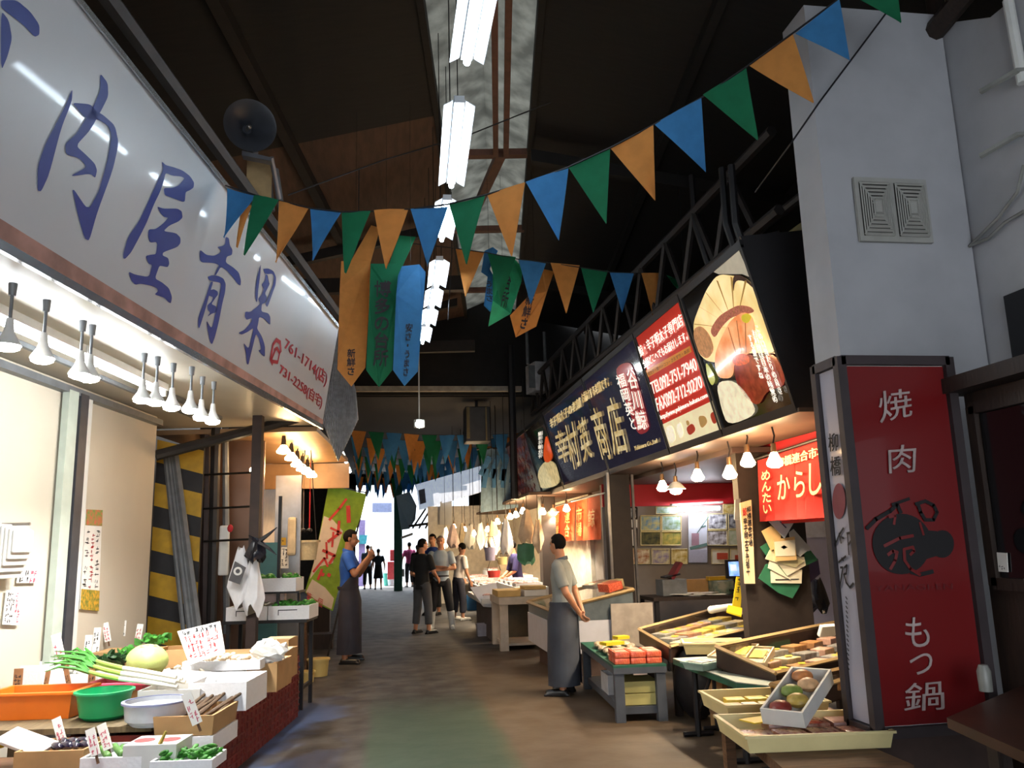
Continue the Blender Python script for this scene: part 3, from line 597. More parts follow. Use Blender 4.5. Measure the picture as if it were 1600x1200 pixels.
ep = mat('eggplant_purple', '241b34', .2, var=.3, coat=.5)
for k in range(8):
    e = thing('eggplant', 'glossy dark eggplant, %s in the bottom carton' % ['first in back row', 'second in back row', 'third in back row', 'fourth in back row', 'first in front row', 'second in front row', 'third in front row', 'fourth in front row'][k], 'eggplant', t.location+V((-.02+.045*(k % 4), .05-.1*(k//4), .09)), .5+.3*(k % 3), 'eggplants in the carton')
    b = BM(); sph(b, (0, 0, 0), (.022, .05, .022), 10); obj('fruit', b, ep, e, True); b = BM(); cone(b, (0, .04, 0), (0, .06, .004), .016, .004, 7); obj('calyx', b, dleaf, e)
b = BM()
for k in range(3): box(b, (0, .03*k, .01*k), (.3, .07, .02), rx=.3, bev=.006)
o = obj('vegetable_pack', b, mat('film_pack', 'd8d2d0', .2, var=.2)); o.location = t.location+V((-.2, -.02, .1)); o.rotation_euler = (0, .2, -.5); tag(o, 'clear pack with pink label lying on the eggplant carton', 'pack')
t = obox('styrofoam_tray', 172, 1204, ZL, .3, .34, .06, styro, 'white foam tray of bagged cucumbers at the bottom edge')
cu = mat('cucumber_green', '5f8f48', .4, var=.4, scale=30)
for k in range(4):
    b = BM(); cap(b, (0, -.07, 0), (0, .07, 0), .018, .016, 9); o = obj('cucumber', b, cu, None, True); o.location = t.location+V((-.09+.05*k, -.04+.04*(k % 2), .06)); o.rotation_euler = (.1, 0, .5)
    tag(o, 'green cucumber in clear bag, %s from the eggplant carton' % ['first', 'second', 'third', 'fourth'][k], 'cucumber', 'bagged cucumbers')
for px, py, lb, le in ((152, 1190, 'pink price card leaning over the cucumbers', -.35), (172, 1180, 'second pink price card leaning over the cucumbers', -.4), (100, 1168, 'pink price card leaning on the flat white box', -.4)):
    tagcard(px, py, ZL+.05, .13, .045, paper, lb, le, -.2, pinkp)
t = obox('carton', 232, 1202, ZL, .26, .22, .1, white, 'white lidded carton with two red circles beside the burdock')
b = BM(); box(b, (0, 0, .106), (.26, .22, .012)); obj('lid', b, white, t); b = BM()
for s in (-.07, .06): lathe(b, [(.001, .113), (.05, .113), (.05, .114), (.001, .114)], (s, 0, 0), 20)
obj('red_circle', b, mat('red_print', 'cf3030', .6, var=.3, scale=50), t, label='red printed circles')
b = BM(); tube(b, [(0, 0, 0), (-.02, .0, .08), (.02, 0, .17)], [.012, .014, .006], 4); o = obj('wood_peg', b, mat('mustard_tag', 'a8923a', .7)); o.location = atz(250, 1200, ZL); tag(o, 'mustard yellow bent tag standing before the red circles', 'tag')
t = obox('styrofoam_tray', 282, 1206, ZL, .3, .22, .05, styro, 'white foam tray of wrapped greens at the bottom edge')
heap('wrapped_greens', 70, t.location+Z*.03, (.25, .17, .04), .013, leaf, 'clear wrapped green vegetables in bottom foam tray', 'vegetables', 'stuff', 2.4)
b = BM(); sph(b, (0, 0, .05), (.05, .05, .055), 14); o = obj('paprika', b, mat('yellow_pepper', 'e0a020', .25, var=.15), None, True); o.location = atz(0, 1168, ZL); tag(o, 'orange yellow pepper at the picture edge', 'pepper')
# ---------------------------------------------------------------- post, strut, bags, striped board, leaning poles
b = BM(); pp = atz(404, 650, 2.8); box(b, (pp.x, pp.y, 1.4), (.09, .09, 2.8), -AXA); tag(obj('support_post', b, mat('brown_post', '33221d', .6, var=.3)), 'dark brown square post holding the soffit corner', 'post')
b = BM(); cone(b, at(243, 712, 8.3), at(478, 650, 8.75), .05, n=8); tag(obj('diagonal_strut', b, dark), 'dark slanting strut bracing the sign above the striped board', 'strut')
# striped warning board
t = thing('warning_post', 'broad yellow and black hazard striped board behind the leaning poles', 'board', at(278, 985, 8.95), world=True)
c0 = V((-2.1, 8.95, 0)); yl = mat('hazard_yellow', 'c49a1c', .6, var=.25); bk = mat('hazard_black', '26262a', .7, var=.3)
b = BM(); box(b, (c0.x, c0.y, 1.3), (.46, .06, 2.6)); obj('board', b, bk, t)
b = BM()
for z in (.55, .98, 1.42, 1.86, 2.3): prism(b, [(c0.x-.23, c0.y-.034, z+.13), (c0.x+.23, c0.y-.034, z), (c0.x+.23, c0.y-.034, z+.24), (c0.x-.23, c0.y-.034, z+.36)], (0, -.004, 0))
obj('yellow_stripe', b, yl, t)
for i, (x0, x1, lb) in enumerate(((258, 287, 'grey steel pole leaning on striped board, nearest the cream wall'), (263, 296, 'grey steel pole leaning on striped board, second from cream wall'), (268, 303, 'grey steel pole leaning on striped board, third from cream wall'), (274, 311, 'broad grey batten leaning on striped board, farthest from cream wall'))):
    b = BM(); p, q_ = at(x0, 712, 8.85), at(x1, 990, 8.55); q_ = p+(q_-p)*(p.z-.01)/(p.z-q_.z); cone(b, p, q_, .022 if i < 3 else .035, n=6); tag(obj('leaning_pole', b, grey), lb, 'pole', 'poles leaning on the striped board')
for x0, x1, y, r, M, lb in ((322, 318, 9.2, .06, 'brown_post', 'thick brown post right after the striped board'), (338, 330, 9.1, .05, 'dark_steel', 'dark steel upright next to the thick brown post'), (352, 354, 9.3, .035, 'grey_metal', 'thin grey upright pipe beside the dark alcove')):
    b = BM(); p = at(x0, 660, y); q_ = at(x1, 990, y); cone(b, p, q_, r, n=8); tag(obj('upright_pipe', b, MATS[M]), lb, 'pipe')
b = BM(); box(b, (-1.75, 9.75, 1.4), (.75, .06, 2.8)); struct('wall_alcove', b, mat('brown_alcove', '6a5142', .35, metal=.3, var=.25, scale=2))
for k, y in enumerate((742, 795, 846)):
    b = BM(); cone(b, at(318, y, 9.15), at(400, y-4, 8.4), .012, n=6); tag(obj('cross_bar', b, dark), ['upper', 'middle', 'lower'][k]+' thin dark rail between the pipes and the brown post', 'rail')
t = thing('hanging_bulb', 'small bare bulb hanging in the brown alcove', 'lamp', at(393, 735, 8.9)); b = BM(); sph(b, (0, 0, 0), (.018, .018, .035), 10); obj('bulb', b, warm, t, True); b = BM(); cone(b, (0, 0, .03), (0, 0, .3), .006); obj('cord', b, blk, t)
t = thing('apron_cloth', 'long pale cloth with red tag hanging on the alcove pipe', 'cloth', at(350, 860, 9.0)); b = BM(); box(b, (0, 0, 0), (.1, .05, .5), bev=.02); obj('cloth', b, white, t); b = BM(); sph(b, (.06, -.04, .22), (.03, .02, .04), 10); obj('red_tag', b, redink, t, True)
# bags tied to the post
def plastic_bag(name, c, w_, d_, h, M, lb, seed, taper=.25):
    R = random.Random(seed); t = thing(name, lb, 'bag', c); b = BM(); rings = []
    for i in range(9):
        u = i/8; ww = w_*(taper+(1-taper)*(u/.72)**.9) if u < .72 else w_*(1-.5*((u-.72)/.28)**1.5)
        rings.append([V((ww/2*math.cos(a)*(1+.18*math.sin(3*a+seed+2*u)), d_/2*math.sin(a)*(1+.25*math.sin(4*a+seed*2+3*u))*(.3+.7*u), -h*u+(.02+.05*u*u)*math.sin(2*a+seed)*h*1.6+.012*math.sin(5*a+seed))) for a in [2*math.pi*k/18 for k in range(18)]])
    ring_loft(b, rings); obj('bag_body', b, M, t, True); return t
bagm = mat('milky_plastic', 'dfe0e4', .3, var=.1)
t = plastic_bag('shopping_bag', at(376, 856, 8.2), .2, .1, .5, bagm, 'white shop bag with grey square print hung on brown post', 2)
n_ = V((0, -1, 0)); b = BM(); p = at(370, 896, 8.05); prism(b, [p+V((-.07, 0, -.06)), p+V((.03, 0, -.1)), p+V((.08, 0, .05)), p+V((-.02, 0, .11))], (0, .004, 0)); 
o = obj('printed_square', b, mat('grey_print', '4c4c50', .6), None); o.parent = t; o.matrix_parent_inverse = Matrix.Translation(t.location).inverted()
b = BM(); lathe(b, [(.02, 0), (.038, 0), (.038, .004), (.02, .004)], (0, 0, 0), 18); xf(b, b.verts, Matrix.Translation(p+V((.01, -.008, .02))) @ Euler((math.pi/2, 0, 0)).to_matrix().to_4x4()); o = obj('printed_ring', b, white, None); o.parent = t; o.matrix_parent_inverse = Matrix.Translation(t.location).inverted()
plastic_bag('shopping_bag', at(397, 868, 8.19), .2, .1, .5, bagm, 'plain white translucent bag hung on the brown post', 5)
plastic_bag('rubbish_bag', at(402, 842, 8.1), .2, .18, .2, mat('black_plastic', '20222c', .25, var=.3), 'knotted black plastic bag tied round the brown post', 3)
b = BM()
for a, l in ((.6, .2), (2.6, .1), (-.6, .2)): tube(b, [at(404, 846, 8.05), at(404, 846, 8.05)+V((math.cos(a)*l*.6, -.03, math.sin(a)*l*.6)), at(404, 846, 8.05)+V((math.cos(a)*l, -.02, math.sin(a)*l*1.1))], [.025, .015, .004], 5)
tag(obj('bag_knot', b, MATS['black_plastic']), 'loose knotted ends of black plastic tied to the brown post', 'plastic strip')
# ---------------------------------------------------------------- two-tier rack with styrofoam boxes on a black trestle
t = thing('trestle_rack', 'black steel trestle rack carrying white boxes of greens', 'rack', (-1.15, 8.9, 0), -AXA)
b = BM(); box(b, (0, 0, .83), (.82, .5, .03)); obj('tabletop', b, blk, t)
for x, y in ((.36, -.2), (.36, .2), (-.36, -.2), (-.36, .2)): b = BM(); box(b, (x, y, .41), (.035, .035, .82)); obj('leg', b, blk, t)
b = BM(); box(b, (0, 0, 1.1), (.62, .3, .02)); box(b, (.36, 0, .2), (.03, .4, .03)); obj('shelf', b, blk, t)
for x in (-.27, .27): b = BM(); box(b, (x, 0, .97), (.025, .025, .27)); obj('upright', b, blk, t)
b = BM(); box(b, (.1, -.14, 1.45), (.03, .03, 1.2)); obj('mast', b, blk, t)
def rackbox(x, y, z, L, W, H, lb, fillM, seed, M=styro, n=26):
    b_ = thing('styrofoam_box', lb, 'box', t.matrix_world @ V((0, 0, 0)) if False else V((-1.15, 8.9, 0))+N*x+U*y+Z*z, -AXA, 'white boxes on the trestle rack'); b = BM(); openbox(b, L, W, H, .02); obj('box_body', b, M, b_)
    if seed: b = BM(); stroke(b, [V((-.1, -W/2, H*.35)), V((-.1, -W/2, H*.7)), V((.08, -W/2, H*.7))], .008, V((0, -1, 0)), .003); obj('marking', b, ink, b_)
    return b_
r1 = rackbox(-.18, -.02, .845, .4, .42, .13, 'white styrofoam box of mixed greens, lower tier near the bags', None, 1)
r2 = rackbox(.23, -.02, .845, .4, .42, .13, 'white styrofoam box of green beans with handwriting, lower tier by aisle', None, 2)
r3 = rackbox(0, 0, 1.11, .56, .34, .13, 'white styrofoam box of green peppers on the top tier', None, 0)
r4 = rackbox(-.1, .1, .985 if False else .99, .42, .1, .09, 'pinkish foam box between the two tiers', None, 0, mat('pinkish_foam', 'd9c0b8', .7))
for o_, M, lb, sd in ((r1, mat('mixed_greens', '9aa878', .7, col2='d8c8b8', scale=30), 'mixed greens in lower box near the bags', 3), (r2, leaf, 'bright green beans in lower box by the aisle', 4), (r3, leaf, 'bagged green peppers heaped on the top box', 5)):
    heap('green_vegetables', 45, o_.location+Z*.1, (.34 if sd != 5 else .5, .34 if sd != 5 else .26, .04), .024, M, lb, 'vegetables', 'stuff', 1.7, seed=sd)
# buckets by the aisle
yb = mat('cream_plastic', 'd9c27a', .4, var=.08)
for lb, px, py, r, h in (('cream plastic bucket on the floor beside the trestle', 497, 1056, .13, .2), ('lower cream bucket hidden behind the trestle legs', 478, 1066, .1, .12)):
    c = atz(px, py, 0); t = thing('bucket', lb, 'bucket', c)
    b = BM(); lathe(b, [(.001, 0), (r*.85, 0), (r, h), (r-.01, h), (r*.85-.01, .01), (.001, .01)], n=24); obj('bucket_body', b, yb, t, True); b = BM(); lathe(b, [(r-.005, h-.015), (r+.012, h-.015), (r+.012, h+.005), (r-.005, h+.005)], n=24); obj('rim', b, yb, t, True)
b = BM(); box(b, tuple(atz(455, 1062, 0)+Z*.11), (.25, .2, .22), .2); tag(obj('blue_crate', b, mat('blue_plastic', '2f4f9a', .4)), 'small blue crate under the trestle', 'crate')
# ---------------------------------------------------------------- next shop on the left
P1, P2 = V((-.74, 8.95, 2.74)), V((-.56, 12.2, 2.74))
b = BM(); prism(b, [P1, P2, P2-N*1.5, P1-N*1.7], (0, 0, .05)); struct('soffit_far', b, mat('tan_soffit', '9a7a58', .45, var=.15))
b = BM(); box(b, (-1.95, 12.1, 1.35), (.08, 5, 2.7), -AXA); struct('wall_far_shop', b, mat('steel_tan', 'a08a72', .3, metal=.4, var=.2))
b = BM(); box(b, (-1.2, 12.4, 2.56), (1.3, .06, .36)); struct('wall_far_header', b, MATS['tan_soffit'])
b = BM(); p = at(435, 820, 9.9); box(b, (p.x+.05, 10.4, 1.2), (.3, .06, 2.4)); tag(obj('steel_cabinet', b, steel), 'tall brushed steel cabinet door with notice in the next shop', 'cabinet')
b = BM(); p = at(412, 900, 9.6); box(b, (p.x, 9.65, .8), (.3, .05, 1.6)); tag(obj('teal_panel', b, mat('teal_paint', '3f7278', .6, var=.15)), 'teal painted panel behind the bags', 'panel')
q = [at(*p, 10.36) for p in ((429, 888), (451, 888), (452, 855), (430, 855))]; t = sheet('calendar_sheet', q, paper, 'white printed sheet under yellow notice on the steel cabinet', 'notice', V((0, -1, 0))); scrib(t, sub(q, .1, .1, .9, .95), 5, 4, ink, V((0, -1, 0)))
q = [at(*p, 10.36) for p in ((434, 852), (447, 852), (447, 840), (435, 840))]; t = sheet('warning_notice', q, yl, 'small yellow square notice on the steel cabinet', 'notice', V((0, -1, 0))); scrib(t, sub(q, .2, .2, .8, .7), 2, 2, ink, V((0, -1, 0)))
bp2 = thing('pendant_bulb', 'x', 'lamp')
b = BM(); cone(b, (0, 0, .06), (0, 0, .17), .03, .02); obj('socket', b, blk, bp2, True); b = BM(); tube(b, [(0, 0, .17), (.02, 0, .24), (0, 0, .31)], .008); obj('cord', b, blk, bp2)
b = BM(); lathe(b, [(.025, .07), (.045, .04), (.075, .0), (.07, -.02), (.03, -.03), (.001, -.032)]); obj('bulb', b, warm2, bp2, True); spot(bp2, 12, (1, .84, .62))
for i, (px, py, Y, lb) in enumerate(((443, 705, 9.3, 'nearest big'), (455, 716, 9.9, 'second'), (464, 726, 10.5, 'third'), (472, 733, 11.0, 'fourth'), (480, 738, 11.5, 'fifth'), (487, 743, 12.0, 'farthest'))):
    o = bp2 if i == 0 else dup(bp2); o.location = at(px, py, Y); o['label'] = lb+' reflector bulb hanging in the tan soffit of the next shop'; o['group'] = 'bulbs of the next shop'
# corrugated sheet closing the sign's end
b = BM(); A, B_, C_, D_ = [at(*p, 9.2) for p in ((504, 660), (556, 690), (556, 600), (530, 512))]
E_, F_ = at(528, 722, 9.2), at(556, 650, 9.2)
ctop = V((-.5, 9.0, 3.85))
n = 26; rows = []
def edge(u):                                   # the lower and upper ends of the corrugated sheet along u
    lo = A.lerp(E_, u/.45) if u < .45 else E_.lerp(at(560, 655, 9.3), (u-.45)/.55); hi = at(529, 512, 9.2).lerp(at(556, 610, 9.3), u); return lo, hi
fr = []
for i in range(n*2+1):
    u = i/(n*2); lo, hi = edge(u); k = V((0, -.012 if i % 2 else .012, 0)); fr.append((lo+k, hi+k))
ring_loft(b, [[l, h, h+V((0, .015, 0)), l+V((0, .015, 0))] for l, h in fr])
tag(obj('corrugated_sheet', b, mat('galvanised', 'c4c6ca', .4, metal=.1, var=.35, scale=20)), 'crooked corrugated metal sheet closing the end of the shop sign', 'metal sheet')
t = thing('tube_lamp', 'slanting bare tube lamp hanging past the corrugated sheet', 'lamp', at(541, 718, 13), world=True); b = BM(); cone(b, at(535, 708, 12.2), at(547, 737, 13.6), .02); obj('tube', b, tubeglow, t, True); b = BM(); cone(b, at(533, 704, 12.2), at(546, 735, 13.6), .035); obj('batten', b, white, t)
# hanging basket, ladles, cloth
t = thing('hanging_basket', 'pale round basket hanging on cords in the next shop', 'basket', at(478, 875, 10.6)); b = BM(); lathe(b, [(.001, 0), (.12, 0), (.15, .22), (.138, .22), (.11, .012), (.001, .012)], n=20); obj('basket_body', b, mat('pale_basket', 'd8c49a', .7, var=.15, scale=40), t, True)
b = BM(); lathe(b, [(.14, .21), (.17, .21), (.17, .235), (.14, .235)], n=20); obj('rim', b, MATS['pale_basket'], t, True); b = BM()
for s in (-.12, .12): cone(b, (s, 0, .22), (s*.3, 0, 1.34), .006)
obj('cord', b, blk, t)
b = BM(); box(b, (0, 0, 0), (.1, .06, .45), bev=.03); o = obj('hanging_cloth', b, mat('beige_cloth', 'd9c6a4', .85)); o.location = at(456, 838, 10.3); tag(o, 'beige cloth hanging on thin black mast', 'cloth')
for k, (px, lb) in enumerate(((466, 'black'), (474, 'thin dark'), (484, 'red handled'))):
    t = thing('ladle', lb+' ladle hanging above the pale basket', 'ladle', at(px, 800, 10.9)); b = BM(); cone(b, (0, 0, -.2), (0, 0, .25), .008); cone(b, (0, 0, .25), (0, 0, .8), .003, n=4); obj('handle', b, redink if k == 2 else steel, t); b = BM(); sph(b, (0, 0, -.23), (.04, .04, .03), 10); obj('bowl', b, blk, t, True)
t = thing('wooden_stool', 'orange brown wooden stool frame below the pale basket', 'stool', V((at(466, 960, 10.8).x, 10.8, 0))); b = BM(); box(b, (0, 0, .8), (.2, .2, .03)); obj('seat', b, wood, t)
for x in (-.08, .08):
    for y in (-.08, .08): b = BM(); cone(b, (x, y, .8), (x*1.4, y, 0), .012); obj('leg', b, wood, t)
# green advertising banner
t = thing('nobori_banner', 'tall green and white banner with red lettering beside the blue shirted man', 'banner', at(515, 1010, 12.8), world=True)
def ob(px, py): return at(px, py, 12.7)
out = [(513, 760), (540, 764), (572, 772), (566, 800), (545, 860), (520, 955), (500, 945), (476, 925), (490, 880), (502, 820)]
b = BM(); prism(b, [ob(*p) for p in out], (0, .012, 0)); obj('cloth', b, cloth('banner_lime', '93b53e', .3), t)
b = BM(); 
for l in ([(506, 806), (520, 812), (536, 830), (520, 880), (500, 885), (484, 905), (492, 872)], [(478, 925), (488, 905), (508, 918), (522, 935), (518, 952), (499, 942)]): prism(b, [ob(*p)+V((0, -.003, 0)) for p in l], (0, .002, 0))
obj('pale_patch', b, cloth('banner_pale', 'e4d6c4', .1), t)
b = BM()
for l, w_ in (([(541, 780), (530, 795), (515, 812)], .035), ([(544, 792), (545, 815)], .06), ([(530, 815), (528, 835), (513, 846)], .04), ([(517, 825), (533, 833)], .03), ([(521, 832), (519, 854)], .03), ([(510, 848), (511, 872)], .03), ([(505, 860), (523, 868), (515, 880)], .04), ([(490, 893), (507, 872), (512, 885)], .03), ([(497, 905), (503, 890)], .035), ([(503, 897), (505, 898)], .05), ([(513, 898), (515, 899)], .05)):
    stroke(b, [ob(*p)+V((0, -.006, 0)) for p in l], w_, V((0, -1, 0)), .004)
text(b, '第一個', [ob(478, 937)+V((0, -.01, 0)), ob(503, 950)+V((0, -.01, 0)), ob(505, 936)+V((0, -.01, 0)), ob(480, 924)+V((0, -.01, 0))], nrm=V((0, -1, 0)))
obj('lettering', b, mat('banner_red', 'c03a34', .8), t)
b = BM(); cone(b, at(573, 765, 12.76), at(512, 1025, 12.76), .014); obj('pole', b, dark, t)
b = BM(); cone(b, at(508, 758, 12.76), at(574, 770, 12.76), .01); obj('crossbar', b, dark, t)
# boxes and a low step behind the blue-shirted man
for px, py, w_, h, lb in ((508, 1010, .5, .22, 'low dark crate behind the man in blue'), (505, 985, .5, .5, 'tall dark crate at the foot of the green banner')):
    c = atz(px, py+14, 0); b = BM(); box(b, (c.x-.2, c.y+1.0, h/2), (w_, .4, h)); tag(obj('dark_crate', b, dwood), lb, 'crate')
# ================================================================== OVERHEAD
LPX = [((741, -60), (729, 107)), ((718, 172), (705, 297)), ((699, 322), (690, 380)), ((687, 415), (682, 454)), ((679, 459), (675, 485)), ((672, 490), (668, 513)), ((664, 517), (660, 539))]
ords = ['nearest the camera', 'second along the row', 'third along the row', 'fourth along the row', 'fifth along the row', 'sixth along the row', 'last and smallest of the row']
lbody = mat('lamp_body', 'cfd3d8', .4, var=.08)
for i, (n_, f_) in enumerate(LPX):
    p = atz(*n_, 4.35) if i else atz(729, 107, 4.35)+(atz(718, 172, 4.35)-atz(729, 107, 4.35)).normalized()*-1.2
    q = atz(*f_, 4.35); L = (q-p).length; c = (p+q)/2; ang = math.atan2(-(q-p).x, (q-p).y)
    t = thing('ceiling_lamp', 'hanging fluorescent lamp with reflector wings under the skylight, '+ords[i], 'lamp', c, ang, 'fluorescent lamps in the skylight row')
    b = BM(); box(b, (0, 0, .08), (.07, L, .05)); obj('batten', b, lbody, t)
    b = BM()
    for s in (-1, 1): prism(b, [(s*.03, -L/2, .075), (s*.03, L/2, .075), (s*.105, L/2, .03), (s*.105, -L/2, .03)], (0, 0, .006))
    obj('reflector_wing', b, lbody, t)
    b = BM(); cone(b, (0, -L/2+.02, .025), (0, L/2-.02, .025), .021, n=12); obj('tube', b, glow('hall_tube_glow', (.88, .95, 1), 30), t, True)
    b = BM()
    for s in (-1, 1): cone(b, (s*.05, L*.3*s, .1), (s*.05, L*.3*s, 1.75), .004, n=4)
    obj('hanger', b, blk, t)
t = thing('pendant_floodlight', 'small white floodlight hanging on a thin pole far down the hall', 'lamp', at(655, 662, 13.5)); b = BM(); box(b, (0, 0, 0), (.16, .1, .14), .4, bev=.02); obj('lamp_head', b, white, t); b = BM(); sph(b, (0, -.06, -.02), (.07, .04, .06), 10); obj('bulb', b, glow('flood_glow', (.95, 1, 1), 40), t, True)
b = BM(); cone(b, (0, 0, .05), V((0, 0, 5.95-at(655, 662, 13.5).z)), .012); obj('pole', b, white, t)
def PN(px, Y): return [at(x, y, Y) for x, y in px]
def pennants(lb, flags, cordpx, Yf, r=.006, up=None):
    """flags: (left top, right top, tip, colour); Yf: depth as a function of px"""
    t = thing('bunting', lb, 'bunting', at(*cordpx[0], Yf(cordpx[0][0])), world=True)
    P_ = [at(x, y, Yf(x)) for x, y in cordpx]
    if up: P_ = [V((P_[0].x, P_[0].y, up))]+P_+[V((P_[-1].x, P_[-1].y, up))]
    b = BM(); tube(b, P_, r, 5); obj('cord', b, blk, t)
    CC = {'o': orange_c, 'g': green_c, 'b': blue_c}
    for k, (l, r_, tp, c) in enumerate(flags):
        a, d, e = at(*l, Yf(l[0])), at(*r_, Yf(r_[0])), at(*tp, (Yf(l[0])+Yf(r_[0]))/2-.02)
        b = BM(); n = 7; rows = []; ph = k*1.7
        nn = (d-a).cross(e-a).normalized()
        for i in range(n):
            u = i/(n-1)*.985; p, q = a.lerp(e, u), d.lerp(e, u)
            rows.append([p.lerp(q, j/4)+nn*(.016*math.sin(ph+3*u+2.2*j/4)*(1-abs(j/2-1)*.3)) for j in range(5)])
        rings = [rw+[x+nn*.003 for x in reversed(rw)] for rw in rows]
        ring_loft(b, rings); obj('pennant', b, CC[c], t, True)
    return t
Y1 = lambda x: 5.41+(x-355)*(3.85-5.41)/1000
f1 = [((355, 294), (399, 305), (350, 373), 'b'), ((376, 318), (394, 322), (370, 388), 'o'), ((397, 305), (436, 313), (380, 399), 'g'), ((437, 315), (481, 324), (430, 411), 'o'), ((484, 325), (533, 330), (489, 409), 'b'), ((533, 331), (580, 331), (539, 428), 'g'), ((585, 329), (638, 327), (602, 420), 'o'), ((642, 327), (699, 322), (668, 418), 'b'), ((701, 318), (758, 306), (729, 415), 'g'), ((761, 304), (821, 286), (799, 401), 'o'), ((822, 285), (888, 262), (873, 376), 'b'), ((888, 261), (953, 231), (948, 351), 'g'), ((954, 231), (1021, 196), (1024, 315), 'o'), ((1022, 194), (1096, 154), (1103, 269), 'b'), ((1098, 149), (1166, 105), (1185, 219), 'g'), ((1169, 101), (1239, 52), (1272, 162), 'o'), ((1243, 51), (1311, 0), (1329, 96), 'b'), ((1318, -12), (1398, -60), (1409, 35), 'g')]
pennants('near string of orange, blue and green pennants from white sign to white pillar', f1, [(352, 290), (400, 305), (437, 314), (484, 325), (534, 331), (585, 330), (642, 327), (700, 319), (760, 304), (822, 286), (888, 261), (953, 231), (1021, 195), (1097, 152), (1168, 103), (1241, 50), (1311, -2), (1420, -80)], Y1)
Y2 = lambda x: 8.6-(x-700)*.0005
f2 = [((712, 388), (757, 393), (727, 465), 'o'), ((762, 395), (806, 402), (782, 472), 'g'), ((810, 406), (853, 412), (829, 476), 'b'), ((860, 411), (906, 414), (885, 490), 'o'), ((908, 418), (950, 423), (927, 490), 'g'), ((953, 425), (990, 428), (972, 490), 'b'), ((1002, 427), (1036, 427), (1020, 493), 'o'), ((1041, 430), (1062, 436), (1060, 452), 'g')]
pennants('second string of small pennants hanging across to the red food signboard', f2, [(560, 372), (640, 380), (712, 388), (762, 395), (810, 405), (860, 411), (908, 418), (953, 425), (1002, 427), (1070, 438)], Y2, up=5.6)
# long cloth streamers in two groups
def streamer(lb, out, Y, M, txt=None, q=None, tail=None, n=8, name='streamer_banner', inkm=ink, bold=.02):
    t = thing(name, lb, 'banner', at(*out[0], Y), world=True)
    b = BM(); L = [at(*p, Y+.06*math.sin(p[1]*.05)) for p in out]; prism(b, L, (0, .008, 0)); obj('cloth', b, M, t)
    p0 = at((out[0][0]+out[1][0])/2, out[0][1] if not tail else tail[1][1], Y+.1); b = BM(); cone(b, p0, V((p0.x, p0.y, 5.75)), .0015, n=4); obj('cord', b, blk, t)
    if tail: b = BM(); prism(b, [at(*p, Y+.12) for p in tail], (0, .008, 0)); obj('folded_tail', b, M, t)
    if txt: b = BM(); text(b, txt, [at(*p, Y-.09) for p in q], nrm=V((0, -1, 0)), bold=bold); obj('lettering', b, inkm, t)
YS = 7.6
streamer('long orange streamer with black lettering, beside the white sign', [(533, 408), (579, 408), (579, 440), (571, 574), (549, 604), (527, 577), (531, 450)], YS, orange_c, '新\n鮮\nさ', [(541, 586), (555, 587), (555, 546), (543, 546)], [(548, 408), (580, 352), (594, 356), (579, 410)])
streamer('long green streamer with dark lettering, middle of the three', [(579, 412), (628, 412), (620, 470), (613, 578), (592, 605), (572, 578), (577, 470)], YS-.12, green_c, '博\n多\nの\n台\n所', [(583, 572), (606, 573), (611, 440), (585, 440)], [(608, 412), (624, 368), (650, 370), (627, 420)], inkm=mat('faded_ink', '2a2026', .8), bold=.01)
streamer('long blue streamer with black lettering, nearest the lamps', [(628, 416), (655, 413), (665, 425), (660, 490), (653, 580), (632, 603), (614, 578), (619, 460), (622, 430)], YS-.24, blue_c, '安\nさ\n・\nう\nま\nさ', [(629, 588), (638, 588), (645, 507), (634, 507)])
streamer('short blue streamer twisting beside the second pennant string', [(757, 392), (770, 386), (778, 392), (765, 420), (776, 440), (774, 475), (766, 487), (756, 477), (762, 432), (752, 425)], 9.0, blue_c, 'う\nま\nさ', [(760, 470), (770, 472), (768, 440), (760, 440)])
streamer('green streamer folded behind the second pennant string', [(770, 415), (800, 400), (816, 418), (815, 440), (798, 490), (763, 510), (770, 470)], 8.9, mat('bright_green_cloth', '1f9a66', .7), '台\n所', [(782, 480), (792, 482), (800, 430), (788, 428)])
streamer('orange streamer slanting behind the second pennant string', [(826, 462), (848, 420), (866, 424), (855, 455), (838, 510), (806, 527), (797, 493)], 8.8, orange_c, 'さ\n新\n鮮\nさ', [(810, 513), (822, 515), (840, 445), (828, 442)])
# loudspeaker horn on bracket
hc = at(391, 196, 6.3); ax = (V((.35, -1, -.25))).normalized()
t = thing('horn_loudspeaker', 'dark grey horn loudspeaker above the white shop sign', 'loudspeaker', hc, world=True)
rm = mat('horn_grey', '3b3d44', .45, var=.2)
x_, y_ = frame(ax); b = BM(); prof = [(.03, -.24), (.05, -.16), (.09, -.08), (.2, .0), (.205, .005), (.19, .0), (.08, -.075), (.035, -.15), (.001, -.16)]
ring_loft(b, [[hc+ax*z+(x_*math.cos(2*math.pi*k/32)+y_*math.sin(2*math.pi*k/32))*r for k in range(32)] for r, z in prof]); obj('horn', b, rm, t, True)
b = BM(); sph(b, hc-ax*.05, .022, 10); cone(b, hc-ax*.14, hc-ax*.05, .016); obj('driver_tip', b, steel, t, True)
b = BM(); cone(b, hc-ax*.4, hc-ax*.22, .08, .06, 14); obj('driver_housing', b, rm, t, True)
b = BM(); p = at(378, 235, 6.4); q_ = at(424, 246, 6.3); prism(b, [p, q_, q_+V((0, 0, -.03)), p+V((0, 0, -.04))], (0, .08, 0)); cone(b, at(424, 246, 6.35), at(436, 310, 6.6), .02); cone(b, at(395, 225, 6.4), at(400, 240, 6.4), .02); obj('bracket', b, mat('pale_bracket', '9a9aa2', .4, metal=.5), t)
